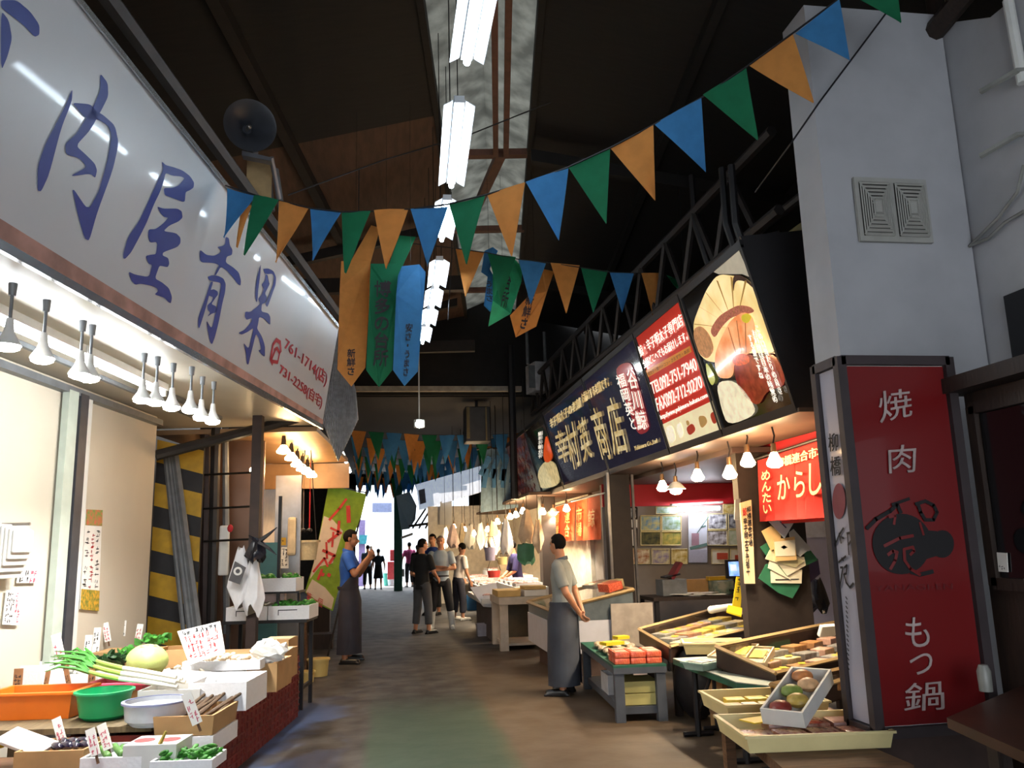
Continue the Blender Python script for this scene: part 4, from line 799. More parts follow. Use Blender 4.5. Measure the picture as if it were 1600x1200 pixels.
b = BM(); p = at(405, 285, 6.7); box(b, p, (.2, .06, .42), .1); tag(obj('board_offcut', b, mat('tan_board', 'b79a6e', .8)), 'tan board standing above the sign beside pennants', 'board')
b = BM()
for x0, x1 in ((418, 424), (430, 440)): cone(b, at(x0, 265, 6.8), at(x1, 330, 6.8), .03)
tag(obj('conduit_bundle', b, grey), 'pair of grey conduits running up beside the tan board', 'pipe')
b = BM(); tube(b, [TN2+V((.05, 0, .15)), TF+V((.0, 0, .12))], .05, 6); tag(obj('sign_pipe', b, dark), 'long dark pipe running above the white shop sign', 'pipe')
# wires across the hall
for lb, pts, Yf in (('taut black wire from white pillar to the far left roof', [(1400, 0), (1280, 160), (1235, 225), (1180, 300)], lambda x: 4.4 if x > 1230 else 5.2), ('thin wire crossing the skylight to the left slope', [(860, 160), (735, 210), (600, 250), (450, 305)], lambda x: 6.3), ('thin wire along the lamps to the cross pipe', [(705, 300), (706, 400), (700, 500)], lambda x: 9.5)):
    b = BM(); tube(b, [at(x, y, Yf(x)) for x, y in pts], .006, 5); tag(obj('overhead_wire', b, blk), lb, 'wire')
# far bunting rows across the lower roof
R = random.Random(11)
rowdesc = ['first far string of small pennants under the low ceiling', 'second far string of pennants under the low ceiling', 'third far string of pennants, sagging over the fascia sign', 'fourth far string of pennants above the lit banner', 'fifth far string of pennants near the bright exit', 'sixth far string of pennants near the bright exit', 'seventh far string of pennants above the exit', 'farthest string of pennants just above the bright exit']
for k in range(8):
    Y = 17+k*2.0; y0 = (672, 682, 697, 712, 722, 734, 744, 753)[k]; x0, x1 = (548, 548, 550, 552, 553, 554, 556, 558)[k], (880, 815, 770, 745, 730, 705, 680, 660)[k]
    n = (12, 11, 12, 11, 11, 10, 9, 8)[k]; fl = []; st = (x1-x0)/n; cp = []
    for i in range(n):
        xa = x0+i*st; sag = lambda x: y0+(10-k)*math.sin(math.pi*(x-x0)/(x1-x0))*.8
        w_ = st*.88; h = (46, 44, 40, 36, 33, 30, 27, 25)[k]
        fl.append(((xa, sag(xa)), (xa+w_, sag(xa+w_)), (xa+w_*.5+R.uniform(-4, 4), sag(xa)+h), 'ogb'[(i+k*2) % 3] if R.random() < .8 else 'b')); cp.append((xa, sag(xa)))
    cp.append((x1, y0)); pennants(rowdesc[k], fl, cp, lambda x, Y=Y: Y, up=4.38)
# ================================================================== RIGHT SHOP
RB0, RT0 = V((2.8, 5.3, 2.39)), V((2.5, 5.3, 3.56)); YH = V((0, 1, 0))
RN = (RT0-RB0).cross(YH).normalized()
if RN.x > 0: RN = -RN
def onr(px, py): d = ray(px, py); return CAMP+d*((RB0-CAMP).dot(RN)/d.dot(RN))
def RPt(Y, v): p = RB0.lerp(RT0, v); return V((p.x, Y, p.z))
hous = mat('housing_black', '121014', .45, var=.3)
def rsign(name, lb, Ya, Yb, M, emit_frame=True):
    t = thing(name, lb, 'signboard', RPt((Ya+Yb)/2, 0), world=True, group=None)
    b = BM(); prism(b, [RPt(Ya, -.03)-RN*.012, RPt(Yb, -.03)-RN*.012, RPt(Yb, 1.03)-RN*.012, RPt(Ya, 1.03)-RN*.012], -RN*.3); obj('housing', b, hous, t)
    b = BM(); prism(b, [RPt(Ya+.03, .02), RPt(Yb-.03, .02), RPt(Yb-.03, .98), RPt(Ya+.03, .98)], -RN*.012); obj('panel', b, M, t)
    b = BM()
    for v0, v1 in ((-.03, .02), (.98, 1.03)): prism(b, [RPt(Ya, v0)+RN*.012, RPt(Yb, v0)+RN*.012, RPt(Yb, v1)+RN*.012, RPt(Ya, v1)+RN*.012], -RN*.03)
    for y0, y1 in ((Ya, Ya+.03), (Yb-.03, Yb)): prism(b, [RPt(y0, 0)+RN*.012, RPt(y1, 0)+RN*.012, RPt(y1, 1)+RN*.012, RPt(y0, 1)+RN*.012], -RN*.03)
    obj('frame', b, hous, t); return t
def art(t, name, shapes, M, k=1, lab=None):
    b = BM()
    for s in shapes: poly(b, [onr(*p) for p in (s if name in ('pale_corner', 'food_strip', 'orange_band', 'shell_rib', 'slice_line') else chaikin(s, 2, .22))], RN*(.003+.0025*k))
    return obj(name, b, M, t, label=lab)
def rtx(t, name, items, M, k=6, bold=.01):
    for body, q in items: b = BM(); text(b, body, [onr(*p) for p in q], eps=.003+.0025*k, nrm=RN, bold=bold); obj(name, b, M, t)
def em(name, col, e, **k): return mat(name, col, .12, var=k.pop('var', .12), emit=e, coat=.6, **k)
# --- food picture panel
c8 = lambda L: K(990, 380, .26667, L)
t = rsign('food_signboard', 'lit black signboard with scallop shell and raw fish picture', 5.33, 6.62, em('panel_black', '15120f', .05))
b = BM(); prism(b, [(2.5, 5.327, 3.6), (2.49, 5.327, 3.62), (3.14, 5.327, 3.70), (3.08, 5.327, 2.36), (2.8, 5.327, 2.36)], (0, .02, 0)); obj('end_panel', b, hous, t)
art(t, 'pale_corner', [c8([(455, 160), (612, 20), (690, 200), (640, 180), (500, 180)])], em('art_pale', 'c9bda6', .35), 1)
art(t, 'scallop_shell', [c8([(355, 520), (355, 460), (385, 380), (430, 270), (495, 180), (590, 190), (660, 205), (710, 260), (740, 390), (775, 450), (850, 640), (740, 640), (600, 650), (500, 700), (430, 690), (380, 640)])], em('art_shell', 'f0dca4', .75, col2='dfc07c', scale=4), 1)
art(t, 'shell_rib', [c8([(600+dx*30, 500+dy*30), (600+dx*300+dy*3, 500+dy*300), (600+dx*300-dy*9, 500+dy*300+5)]) for dx, dy in [(-.8, -.1), (-.72, -.45), (-.58, -.72), (-.36, -.95), (-.08, -1.02), (.2, -.95)]], em('art_rib', 'b8924a', .3), 2)
art(t, 'dark_lip', [c8([(585, 185), (640, 185), (700, 240), (715, 270), (660, 220), (600, 215), (590, 300)])], em('art_lip', '5a3c2c', .15), 2)
art(t, 'pink_frill', [c8([(450, 510), (500, 430), (560, 390), (620, 360), (690, 370), (720, 400), (650, 420), (580, 430), (520, 490), (480, 560)])], em('art_frill', 'c9775c', .4, scale=60, var=.4), 2)
art(t, 'squid_slice', [c8([(355, 500), (400, 480), (450, 530), (480, 620), (440, 680), (390, 650), (360, 580)])], em('art_squid', 'd99a66', .4, scale=30, var=.3), 2)
art(t, 'fish_slice', [c8([(490, 620), (560, 470), (600, 430), (650, 400), (700, 420), (720, 480), (720, 560), (700, 640), (600, 680), (590, 790), (500, 790), (480, 700)])], em('art_salmon', 'eeb07a', .7, col2='e2854e', scale=6), 3)
art(t, 'slice_line', [c8([(560+a, 470+b_), (566+a, 470+b_), (612+a*.6, 640), (604+a*.6, 640)]) for a, b_ in ((0, 20), (50, -20), (100, -30))], em('art_line', 'c98452', .3), 4)
art(t, 'tuna_block', [c8([(600, 680), (700, 640), (720, 690), (840, 630), (915, 830), (790, 860), (740, 960), (640, 880), (600, 780)])], em('art_tuna', 'a8332a', .3, col2='7c1c1a', scale=14), 4)
art(t, 'roe_bunch', [c8([(590, 660), (650, 640), (690, 660), (690, 700), (620, 720), (590, 700)])], em('art_roe', 'e85a2a', .5, scale=40, var=.4), 5)
art(t, 'radish_heap', [c8([(490, 810), (600, 800), (690, 900), (735, 1000), (560, 1070), (520, 960)])], em('art_radish', 'e8dcba', .75, scale=14, var=.25), 4)
art(t, 'lemon_slice', [c8([(640, 420), (680, 405), (705, 430), (680, 470), (645, 455)])], em('art_lemon', 'dcc43c', .5), 5)
art(t, 'bamboo_leaf', [c8([(430, 680), (495, 790), (470, 840), (440, 780)])], em('art_leaf', 'c6c662', .5), 5)
wtx = em('art_white', 'f2ece0', .7, var=.03)
rtx(t, 'lettering', [('こ\nの\n口\n当\nた\nり\nの\n良\nさ', c8([(868, 880), (893, 880), (750, 485), (726, 485)])), ('お\n料\n理\nは\n日\n本\nの\n味\n覚\nの', c8([(835, 930), (865, 930), (733, 510), (705, 510)])), ('す\nる\n里\nで\nす\nね', c8([(755, 790), (780, 790), (705, 535), (682, 535)]))], wtx, 7, .02)
# --- red price panel
t = rsign('red_signboard', 'lit red signboard with white telephone and fax numbers', 6.64, 7.98, em('panel_red', 'c9382a', .35, var=.05))
art(t, 'food_strip', [c8([(170, 1062), (470, 920), (530, 1085), (215, 1195)])], em('strip_cream', 'efe0b4', .6), 1)
art(t, 'strip_food', [c8([(185, 1080), (230, 1060), (255, 1150), (215, 1180)]), c8([(250, 1070), (280, 1040), (300, 1120), (275, 1150)])], em('strip_white', 'fff4d8', .7, scale=40, var=.3), 2)
art(t, 'strip_food', [c8([(310, 1080), (350, 1050), (372, 1095), (330, 1130)]), c8([(450, 1000), (480, 980), (495, 1050), (470, 1060)])], em('strip_red', 'b84430', .4), 2)
art(t, 'strip_food', [c8([(380, 1010), (425, 1010), (440, 1050), (400, 1090)]), c8([(310, 1040), (325, 1035), (335, 1060), (318, 1070)])], em('strip_tan', 'c49a5c', .4), 2)
art(t, 'orange_band', [c8([(75, 745), (335, 600), (345, 635), (90, 785)])], em('band_orange', 'd98a3a', .4), 2)
rtx(t, 'lettering', [('鯨・辛子明太子専門店', c8([(52, 668), (303, 478), (287, 405), (32, 605)])), ('全国どこへでもお届けします。', c8([(73, 733), (330, 562), (314, 508), (58, 684)])), ('TEL092-751-7940', c8([(122, 885), (385, 740), (368, 668), (105, 815)])), ('FAX092-712-0270', c8([(152, 985), (417, 842), (400, 772), (135, 908)])), ('http://www.yukimura-hakata.com', c8([(172, 1040), (447, 905), (438, 872), (163, 1005)]))], wtx, 6, .006)
rtx(t, 'small_lettering', [('明太子・鯨ベーコン・さえずり・本皮', c8([(98, 776), (340, 634), (334, 612), (90, 755)]))], ink, 6, 0)
# --- blue name panels
c9 = lambda L: K(790, 560, .1833, L)
blue = em('panel_navy', '2b2946', .12, var=.05); gold = em('art_gold', 'e6d6a6', .55, col2='b89a5c', scale=8)
t = rsign('name_signboard', 'lit navy signboard with two big gold characters and red seal', 8.0, 10.3, blue)
art(t, 'red_seal', [c9([(935, 110), (980, 50), (1050, 30), (1090, 60), (1235, 560), (1220, 620), (1160, 650), (1120, 620)])], em('seal_red', 'a8363a', .35), 2)
rtx(t, 'seal_lettering', [('福\n岡\n英\nと', c9([(1080, 600), (1135, 600), (1020, 120), (945, 150)])), ('谷\n川\n鯨', c9([(1140, 610), (1225, 600), (1110, 90), (1035, 100)]))], wtx, 5, .008)
rtx(t, 'lettering', [('商', c9([(830, 860), (915, 860), (810, 400), (720, 450)])), ('店', c9([(935, 830), (1065, 800), (950, 325), (855, 360)])), ('お届けする老舗です。', c9([(668, 385), (893, 232), (872, 150), (650, 300)])), ('Yukimura Co.,Ltd', c9([(1110, 790), (1305, 722), (1298, 680), (1105, 748)]))], gold, 5, .02)
t = rsign('name_signboard', 'lit navy signboard with three big gold characters, farther of the two', 10.32, 13.1, blue)
rtx(t, 'lettering', [('幸', c9([(470, 910), (565, 860), (500, 600), (415, 640)])), ('村', c9([(580, 960), (650, 905), (590, 535), (500, 590)])), ('英', c9([(675, 890), (750, 840), (685, 485), (610, 555)])), ('辛子明太子の老舗', c9([(390, 602), (652, 412), (640, 330), (378, 520)]))], gold, 5, .02)
# --- cod roe panel and brown menu panel
t = rsign('roe_signboard', 'lit dark signboard with orange cod roe on a cream bowl', 13.15, 15.0, em('panel_dark', '1c1916', .05))
art(t, 'cream_bowl', [c9([(275, 960), (330, 880), (395, 870), (450, 930), (470, 1080), (285, 1120)])], em('art_cream', 'efd89c', .6, scale=12, var=.3), 2)
art(t, 'orange_roe', [c9([(350, 645), (385, 740), (405, 830), (380, 885), (340, 885), (325, 830), (335, 720)])], em('art_orange', 'ec5a24', .6), 3)
rtx(t, 'lettering', [('鯨\n辛\n子\n明\n太\n子', c9([(285, 850), (310, 850), (308, 620), (285, 630)]))], wtx, 5, .02)
t = rsign('menu_signboard', 'dim brown red menu signboard with rows of lettering', 15.03, 18.3, em('panel_brown', '6b2c26', .12, var=.35, scale=4, noise3=(1, 1, 6)))
b = BM(); R = random.Random(5)
for r in range(5):
    for k in range(7):
        v = .8-.16*r; y = 17.9-.36*k; stroke(b, [RPt(y, v+R.uniform(-.03, .03)), RPt(y-.2, v+R.uniform(-.03, .03))], .06, RN, .012)
        stroke(b, [RPt(y-.1, v+.05), RPt(y-.12, v-.06)], .05, RN, .012)
obj('lettering', b, em('menu_letter', '8c4a3c', .15), t)
# --- soffit, red wall, pillars
red = mat('red_wall', 'c0202a', .5, var=.12, scale=3); brn = mat('brown_soffit', '5a463c', .5, var=.25, scale=4)
b = BM(); box(b, (3.13, 11.8, 2.36), (.66, 13, .03)); struct('soffit_right', b, brn)
b = BM(); box(b, (3.62, 6.5, 2.0), (.06, 2.3, .75)); struct('wall_red', b, red)
b = BM(); box(b, (4.8, 9.6, 2.32), (3.2, 4.4, .05)); struct('ceiling_shop', b, mat('shop_ceiling', '4a3834', .5, var=.2))
b = BM(); box(b, (4.6, 11.6, 1.1), (3.2, .08, 2.4)); struct('wall_office', b, mat('office_wall', '9a928c', .7, var=.08))
b = BM(); box(b, (4.6, 11.54, 2.15), (3.2, .04, .32)); struct('wall_office_band', b, red)
b = BM(); box(b, (2.93, 10.5, 1.2), (.26, .3, 2.4)); struct('pillar_shop', b, mat('pillar_brown', '2e2420', .6, var=.3))
b = BM(); box(b, (2.86, 15.0, 1.2), (.26, .3, 2.4)); struct('pillar_far', b, MATS['pillar_brown'])
b = BM(); box(b, (3.59, 7.55, 1.15), (.64, .12, 2.3)); struct('pillar_panel', b, MATS['pillar_brown'])
b = BM(); box(b, (5.9, 8, 1.2), (.1, 7, 2.4)); box(b, (5.0, 5.2, 1.2), (2.4, .1, 2.4)); struct('wall_shop_side', b, MATS['office_wall'])
b = BM(); box(b, (3.55, 12.9, 1.2), (.06, 2.6, 2.4)); struct('wall_grey_shop', b, mat('grey_partition', '8a8480', .6, var=.12))
b = BM(); box(b, (3.1, 10.36, 1.2), (.03, .04, 2.35)); box(b, (2.78, 10.36, 1.2), (.03, .04, 2.35)); struct('trim_12', b, mat('aluminium_strip', '9a9a9e', .3, metal=.8))
# --- bulbs under the signboard
RBL = [(1210, 717, 6.04, 'bare reflector bulb nearest the red and white sign post'), (1168, 717, 6.52, 'second bare bulb from the red and white sign post'), (1140, 736, 6.9, 'third bare bulb from the red and white sign post'), (1090, 741, 7.67, 'fourth bare bulb from the red and white sign post'), (1056, 762, 8.33, 'fifth bulb from the sign post, in flat shade'), (1035, 758, 8.73, 'sixth bulb from the sign post, above the picture wall'), (885, 793, 13.71, 'bare bulb in front of the orange shop curtain'), (865, 799, 14.81, 'flat shaded bulb beside the orange shop curtain')]
wb = thing('pendant_bulb', 'x', 'lamp')
b = BM(); lathe(b, [(.001, -.07), (.03, -.068), (.058, -.05), (.062, -.03), (.045, 0), (.028, .04), (.02, .05)], n=18); obj('bulb', b, warm, wb, True)
b = BM(); cone(b, (0, 0, .05), (0, 0, .12), .022, .02); obj('socket', b, mat('brass_socket', '8a6a4a', .4, metal=.6), wb, True); b = BM(); tube(b, [(0, 0, .12), (.015, 0, .18), (0, 0, .26)], .007); obj('cord', b, blk, wb)
spot(wb, 75, (1, .85, .64), z=-.085)
for i, (px, py, Y, lb) in enumerate(RBL):
    o = wb if i == 0 else dup(wb); o.location = at(px, py, Y); o['label'] = lb; o['group'] = 'bulbs under the right signboards'
    if 'flat' in lb: b = BM(); lathe(b, [(.03, .06), (.05, .05), (.1, -.01), (.105, -.015), (.05, .045), (.03, .05)], n=20); obj('shade', b, white, o, True)
t = thing('light_string_rod', 'thin white rod running from the farther bulb to the dark pillar', 'rod', at(890, 783, 13.6), world=True); b = BM(); tube(b, [at(893, 784, 13.5), at(946, 770, 10.6)], .012); obj('rod', b, white, t)
# --- noren curtains
def noren(lb, q, Xn, M, slits, texts, tm, name='shop_curtain', hem=.02):
    t = thing(name, lb, 'curtain', q[3], world=True); a, b_, c, d = q; n = V((-1, 0, 0))
    cuts = [0]+slits+[1]
    for i in range(len(cuts)-1):
        u0, u1 = cuts[i]+.006, cuts[i+1]-.006; bm = BM(); rows = []
        for r in range(7):
            v = r/6; rows.append([((a*(1-u)+b_*u)*(1-v)+(d*(1-u)+c*u)*v)+n*(.025*math.sin(9*u*6+i)*(1-v)) for u in [u0+(u1-u0)*k/8 for k in range(9)]])
        ring_loft(bm, [rw+[x-n*.004 for x in reversed(rw)] for rw in rows]); obj('cloth_panel', bm, M, t, True)
    bm = BM(); cone(bm, d+(d-c).normalized()*.1+Z*.02, c+(c-d).normalized()*.1+Z*.02, .012); obj('rod', bm, dark, t)
    for body, qq in texts: bm = BM(); text(bm, body, [((a*(1-u)+b_*u)*(1-v)+(d*(1-u)+c*u)*v)+n*.035 for u, v in qq], nrm=n, bold=.015); obj('lettering', bm, tm, t)
    return t
cream_t = mat('cream_letter', 'ecd9a8', .7, var=.1)
rect = lambda u0, v0, u1, v1: [(u0, v0), (u1, v0), (u1, v1), (u0, v1)]
noren('red shop curtain with cream lettering beside the bundled bags', [atx(1188, 815, 3.42), atx(1297, 808, 3.42), atx(1297, 684, 3.42), atx(1183, 720, 3.42)], 3.42, cloth('noren_red', 'c8322c', .1, .25), [.55], [('柳橋連合市場', rect(.36, .78, 1.0, .92)), ('か', rect(.36, .3, .54, .66)), ('ら', rect(.6, .3, .74, .66)), ('し', rect(.8, .3, .95, .72)), ('め\nん\nた\nい', rect(.12, .12, .26, .78))], cream_t)
noren('orange red shop curtain hanging between the two dark pillars', [atx(866, 846, 3.25), atx(940, 843, 3.25), atx(940, 772, 3.25), atx(868, 792, 3.25)], 3.25, cloth('noren_orange', 'e4602c', .15, .3), [.22, .5, .75], [('柳\n橋', rect(.06, .1, .16, .8)), ('連\n合', rect(.3, .1, .42, .8)), ('市\n場', rect(.56, .1, .68, .8)), ('鯨', rect(.8, .3, .92, .7))], mat('orange_letter', 'f0b060', .7))
# --- office: pictures, calendar, monitor, desk, stool
def frontal(name, lb, cat, x0, y0, x1, y1, Y, M, th=.02, frameM=None, fw=2):
    t = thing(name, lb, cat, at((x0+x1)/2, y1, Y), world=True)
    q = [at(x0, y1, Y), at(x1, y1, Y), at(x1, y0, Y), at(x0, y0, Y)]
    b = BM(); prism(b, q, (0, th, 0)); obj('print', b, M, t)
    if frameM:
        b = BM()
        for p, r_ in ((q[0], q[1]), (q[1], q[2]), (q[2], q[3]), (q[3], q[0])): cone(b, p+V((0, -.004, 0)), r_+V((0, -.004, 0)), fw*.006, n=4)
        obj('frame', b, frameM, t)
    return t, q
YO = 11.5; nY = V((0, -1, 0))
pal = [('pic_blue', '5f8fb0', 'c9c27a'), ('pic_sea', 'a9c0c4', '6f8a5a'), ('pic_dark', '6f6a3c', '2c3428'), ('pic_field', '7f8a4c', 'c8b45a'), ('pic_food', 'd9c06a', 'f0ead8'), ('pic_dish', 'e6dcc0', 'a86a3c'), ('pic_plate', 'd8cfa0', '8a7a9a'), ('pic_bowl', 'e8dca8', 'b89a3c'), ('pic_shell', 'c9cdd4', '3c3a40'), ('pic_rock', '5c5048', 'd0d0d4'), ('pic_green', 'a8b890', 'c8ccb8'), ('pic_roe', 'd8d0b8', 'e0dcc8')]
def pm(k): n_, a, b_ = pal[k]; return mat(n_, a, .4, col2=b_, scale=16)
frontal('framed_picture', 'small framed portrait high beside the brown pillar', 'picture', 972, 793, 995, 810, YO, pm(8), .02, dwood)
t, q = frontal('framed_certificate', 'framed certificate below the small portrait', 'picture', 972, 826, 995, 854, YO, paper, .02, dwood); scrib(t, sub(q, .4, .2, .6, .9), 4, 1, ink, nY)
frontal('notice_sheet', 'plain white sheet between portrait and certificate', 'notice', 972, 812, 996, 824, YO, paper, .01)
for k, (x0, y0, x1, y1, lb) in enumerate(((1001, 806, 1032, 829, 'upper blue sea photograph of the four photo grid'), (1034, 806, 1064, 829, 'upper pale coast photograph of the four photo grid'), (1001, 831, 1032, 852, 'lower dark woodland photograph of the four photo grid'), (1034, 831, 1064, 852, 'lower field photograph of the four photo grid'))):
    frontal('wall_photograph', lb, 'picture', x0, y0, x1, y1, YO, pm(k), .015, mat('pale_frame', 'd8c890', .6), 1.5)
for k, (x0, x1, lb) in enumerate(((973, 983, 'narrow yellow food print at the pillar end of the lower row'), (986, 1015, 'food print with orange dish in the lower row'), (1018, 1046, 'food print with purple plate in the lower row'), (1049, 1074, 'food print with yellow bowl beside the calendar'), (1112, 1138, 'food print with red roe block right after the calendar'), (1141, 1164, 'food print half hidden behind the wooden board'))):
    t, q = frontal('food_print', lb, 'picture', x0, 858, x1, 881, YO, pm((4, 5, 6, 7, 11, 11)[k]), .015, MATS['pale_frame'], 1)
    if k > 3: b = BM(); s_ = sub(q, .3, .3, .95, .75) if k == 4 else sub(q, .3, .2, .95, .6); prism(b, [p+V((0, -.012, 0)) for p in s_], (0, .004, 0)); obj('roe_block', b, mat('roe_print', 'b8482c', .6), t)
for x0, y0, x1, y1, k, lb in ((1106, 803, 1135, 827, 8, 'dark and white shellfish photograph above, right after the calendar'), (1105, 829, 1136, 852, 9, 'brown shellfish photograph below, right after the calendar'), (1138, 803, 1160, 826, 8, 'shellfish photograph partly behind the wooden board'), (1138, 828, 1162, 852, 10, 'pale green photograph partly behind the wooden board'), (1025, 792, 1058, 803, 1, 'wide coast photograph leaning against the red band'), (1130, 788, 1150, 802, 7, 'small yellow photograph at the end of the tube lamp')):
    frontal('wall_photograph', lb, 'picture', x0, y0, x1, y1, YO-.02, pm(k), .015, MATS['pale_frame'], 1)
t, q = frontal('wall_calendar', 'tall pale calendar with flowering branch under the tube lamp', 'calendar', 1076, 803, 1105, 879, YO-.04, mat('calendar_sky', 'c6cfdd', .6, var=.1), .012)
b = BM(); s_ = sub(q, .15, .35, .55, .6); poly(b, s_, V((0, -.006, 0))); obj('branch', b, mat('branch_pink', 'a08090', .7), t); b = BM(); s_ = sub(q, .45, .6, .9, .85); stroke(b, [s_[0], s_[0].lerp(s_[2], .6), s_[2]+V((.05, 0, .06))], .012, nY, .006); stroke(b, [s_[0].lerp(s_[2], .5), s_[2].lerp(s_[1], .4)], .02, nY, .006); s_ = sub(q, .1, .29, .95, .37); stroke(b, [s_[0], s_[2]], .04, nY, .006); obj('leaves', b, mat('branch_green', '5c7f78', .7), t)
b = BM(); s_ = sub(q, .0, 0, 1, .26); prism(b, [p+V((0, -.006, 0)) for p in s_], (0, .002, 0)); obj('date_block', b, mat('calendar_dates', 'aeb2c8', .7, var=.1, scale=60), t)
t = thing('tube_lamp', 'bright tube lamp mounted over the calendar in the shop office', 'lamp', at(1090, 795, 11.3), world=True); b = BM(); cone(b, at(1058, 796, 11.3), at(1124, 794, 11.3), .028, n=12); obj('tube', b, glow('office_tube_glow', (.97, .96, 1), 30), t, True); b = BM(); prism(b, [at(1050, 790, 11.32), at(1130, 786, 11.32), at(1130, 783, 11.32), at(1050, 787, 11.32)], (0, .1, 0)); obj('batten', b, white, t)
t = thing('computer_monitor', 'black computer monitor with blue screen beside the wooden board', 'monitor', at(1150, 912, 10.2), world=True)
b = BM(); prism(b, [at(1136, 904, 10.2), at(1168, 904, 10.2), at(1166, 874, 10.2), at(1134, 875, 10.2)], (0, .04, 0)); obj('bezel', b, blk, t); b = BM(); prism(b, [at(1140, 900, 10.19), at(1165, 900, 10.19), at(1163, 877, 10.19), at(1138, 878, 10.19)], (0, .004, 0)); obj('screen', b, mat('screen_blue', '9cc0f0', .3, var=.3, scale=14, emit=1.0, col2='5a8ae0'), t)
b = BM(); q = [at(1142, 892, 10.18), at(1152, 892, 10.18), at(1150, 882, 10.18), at(1141, 882, 10.18)]; prism(b, q, (0, .002, 0)); obj('window_pane', b, mat('screen_pale', 'dfe8f8', .3, emit=.9), t)
b = BM(); p = at(1152, 905, 10.2); box(b, p+V((0, .05, -.06)), (.06, .04, .14)); box(b, p+V((0, .03, -.13)), (.2, .16, .02)); obj('stand', b, blk, t)
t = thing('office_desk', 'dark desk covered with papers under the pictures', 'desk', (4.15, 10.4, 0))
b = BM(); box(b, (0, 0, .8), (1.9, .7, .04)); obj('desktop', b, dwood, t)
for x in (-.9, .9):
    for y in (-.3, .3): b = BM(); box(b, (x, y, .39), (.05, .05, .78)); obj('leg', b, blk, t)
R = random.Random(9)
for nm, lb, x, y, s, M in (('paper_pile', 'loose papers spread along the near desk edge', 3.8, 10.25, (.7, .3, .03), paper), ('document_box', 'grey box with cable at the pillar end of desk', 3.55, 10.4, (.32, .25, .2), grey), ('folder_stack', 'stack of coloured folders on the desk below the calendar', 4.3, 10.4, (.4, .3, .16), mat('folder_mix', '8a8a7c', .7, col2='3c5a4c', scale=10)), ('yellow_tray', 'yellow card tray on the folder stack', 4.2, 10.5, (.26, .1, .05), yl), ('cardboard_file', 'brown cardboard file box behind the folders', 4.0, 10.6, (.4, .1, .18), card)):
    zz = .822+(.162 if nm == 'yellow_tray' else 0); b = BM()
    if nm == 'paper_pile':
        for k in range(8): box(b, (R.uniform(-.3, .3), R.uniform(-.1, .1), .003+.004*k), (.22, .16, .003), R.uniform(-1, 1))
    else: box(b, (0, 0, s[2]/2), s, .05, bev=.006)
    o = obj(nm, b, M); o.location = (x, y, zz); tag(o, lb, 'stationery')
t = thing('desk_phone', 'red and black stand leaning on the grey desk box', 'stand', (3.6, 10.38, 1.025)); b = BM(); box(b, (0, 0, .1), (.04, .2, .24), 0, 0, .6); obj('red_plate', b, mat('dull_red', '7a2430', .5), t); b = BM(); box(b, (-.06, 0, .04), (.2, .2, .02), 0, 0, -.2); obj('base', b, blk, t)
t = thing('round_stool', 'dark round stool standing in front of the desk', 'stool', atz(985, 1010, 0.0) if False else V((3.15, 9.7, 0))); b = BM(); lathe(b, [(.001, .5), (.16, .5), (.17, .52), (.16, .55), (.001, .55)], n=20); obj('seat', b, mat('stool_red', '3a1c1c', .5), t, True)
for a in (.8, 2.4, 3.9, 5.5): b = BM(); cone(b, (.12*math.cos(a), .12*math.sin(a), .5), (.17*math.cos(a), .17*math.sin(a), 0), .012); obj('leg', b, blk, t)
# wooden plank sign with vertical writing; second narrow grey plank
t = thing('plank_sign', 'pale wooden plank with vertical black brush writing on the brown panel', 'sign', at(1175, 912, 7.4), world=True)
q = [at(1165, 912, 7.4), at(1180, 912, 7.4), at(1174, 781, 7.4), at(1157, 786, 7.4)]; b = BM(); prism(b, q, (0, .03, 0)); obj('plank', b, mat('pale_plank', 'd8bc94', .7, var=.15, noise3=(8, 8, 1)), t)
b = BM(); text(b, '柳\n橋\n連\n合\n市\n場', sub(q, .5, .45, .9, .93), nrm=nY, bold=.01, eps=.006); text(b, '辛\n子\n明\n太\n子\n元\n祖\n十', sub(q, .12, .1, .48, .8), nrm=nY, bold=.01, eps=.006); obj('lettering', b, ink, t)
b = BM(); text(b, '鯨', sub(q, .12, .83, .48, .93), nrm=nY, bold=.02, eps=.006); obj('red_lettering', b, redink, t)
b = BM(); prism(b, [at(1148, 812, 7.46), at(1156, 812, 7.46), at(1157, 779, 7.46), at(1149, 781, 7.46)], (0, .02, 0)); tag(obj('plank_slip', b, grey), 'narrow grey board peeking out behind the wooden plank', 'board')
# bundle of bags and paper on the brown panel
YP = 7.42
def card_on(name, lb, cat, pts, Y, M, th=.008, lay=0, kids=()):
    t = thing(name, lb, cat, at(*pts[0], Y), world=True); b = BM(); prism(b, [at(*p, Y) for p in pts], (0, th, 0)); obj('sheet', b, M, t)
    for k, pp, MM in kids: b = BM(); prism(b, [at(*p, Y-.004) for p in pp], (0, .003, 0)); obj(k, b, MM, t)
    return t
cB = lambda L: K(1150, 760, .16667, L)
gb = mat('green_bag', '2c6a4c', .5, var=.2)
card_on('paper_bag', 'dark green bag at the bottom of the bundle, pointing down', 'bag', cB([(210, 860), (280, 730), (450, 700), (620, 800), (600, 930), (530, 1050), (400, 1000)]), YP, gb)
card_on('paper_bag', 'dark green bag corner sticking out toward the fridge', 'bag', cB([(640, 620), (700, 600), (770, 690), (660, 740)]), YP-.012, gb); card_on('paper_bag', 'dark green bag corner sticking out toward the plank sign', 'bag', cB([(225, 570), (300, 520), (330, 600), (290, 660)]), YP-.012, gb)
bg1 = mat('cream_bag', 'e0d8c0', .5, var=.08); bg2 = mat('tan_bag', 'd8b47c', .5, var=.12); bg3 = mat('clear_bag', 'b8bcc0', .3, var=.15)
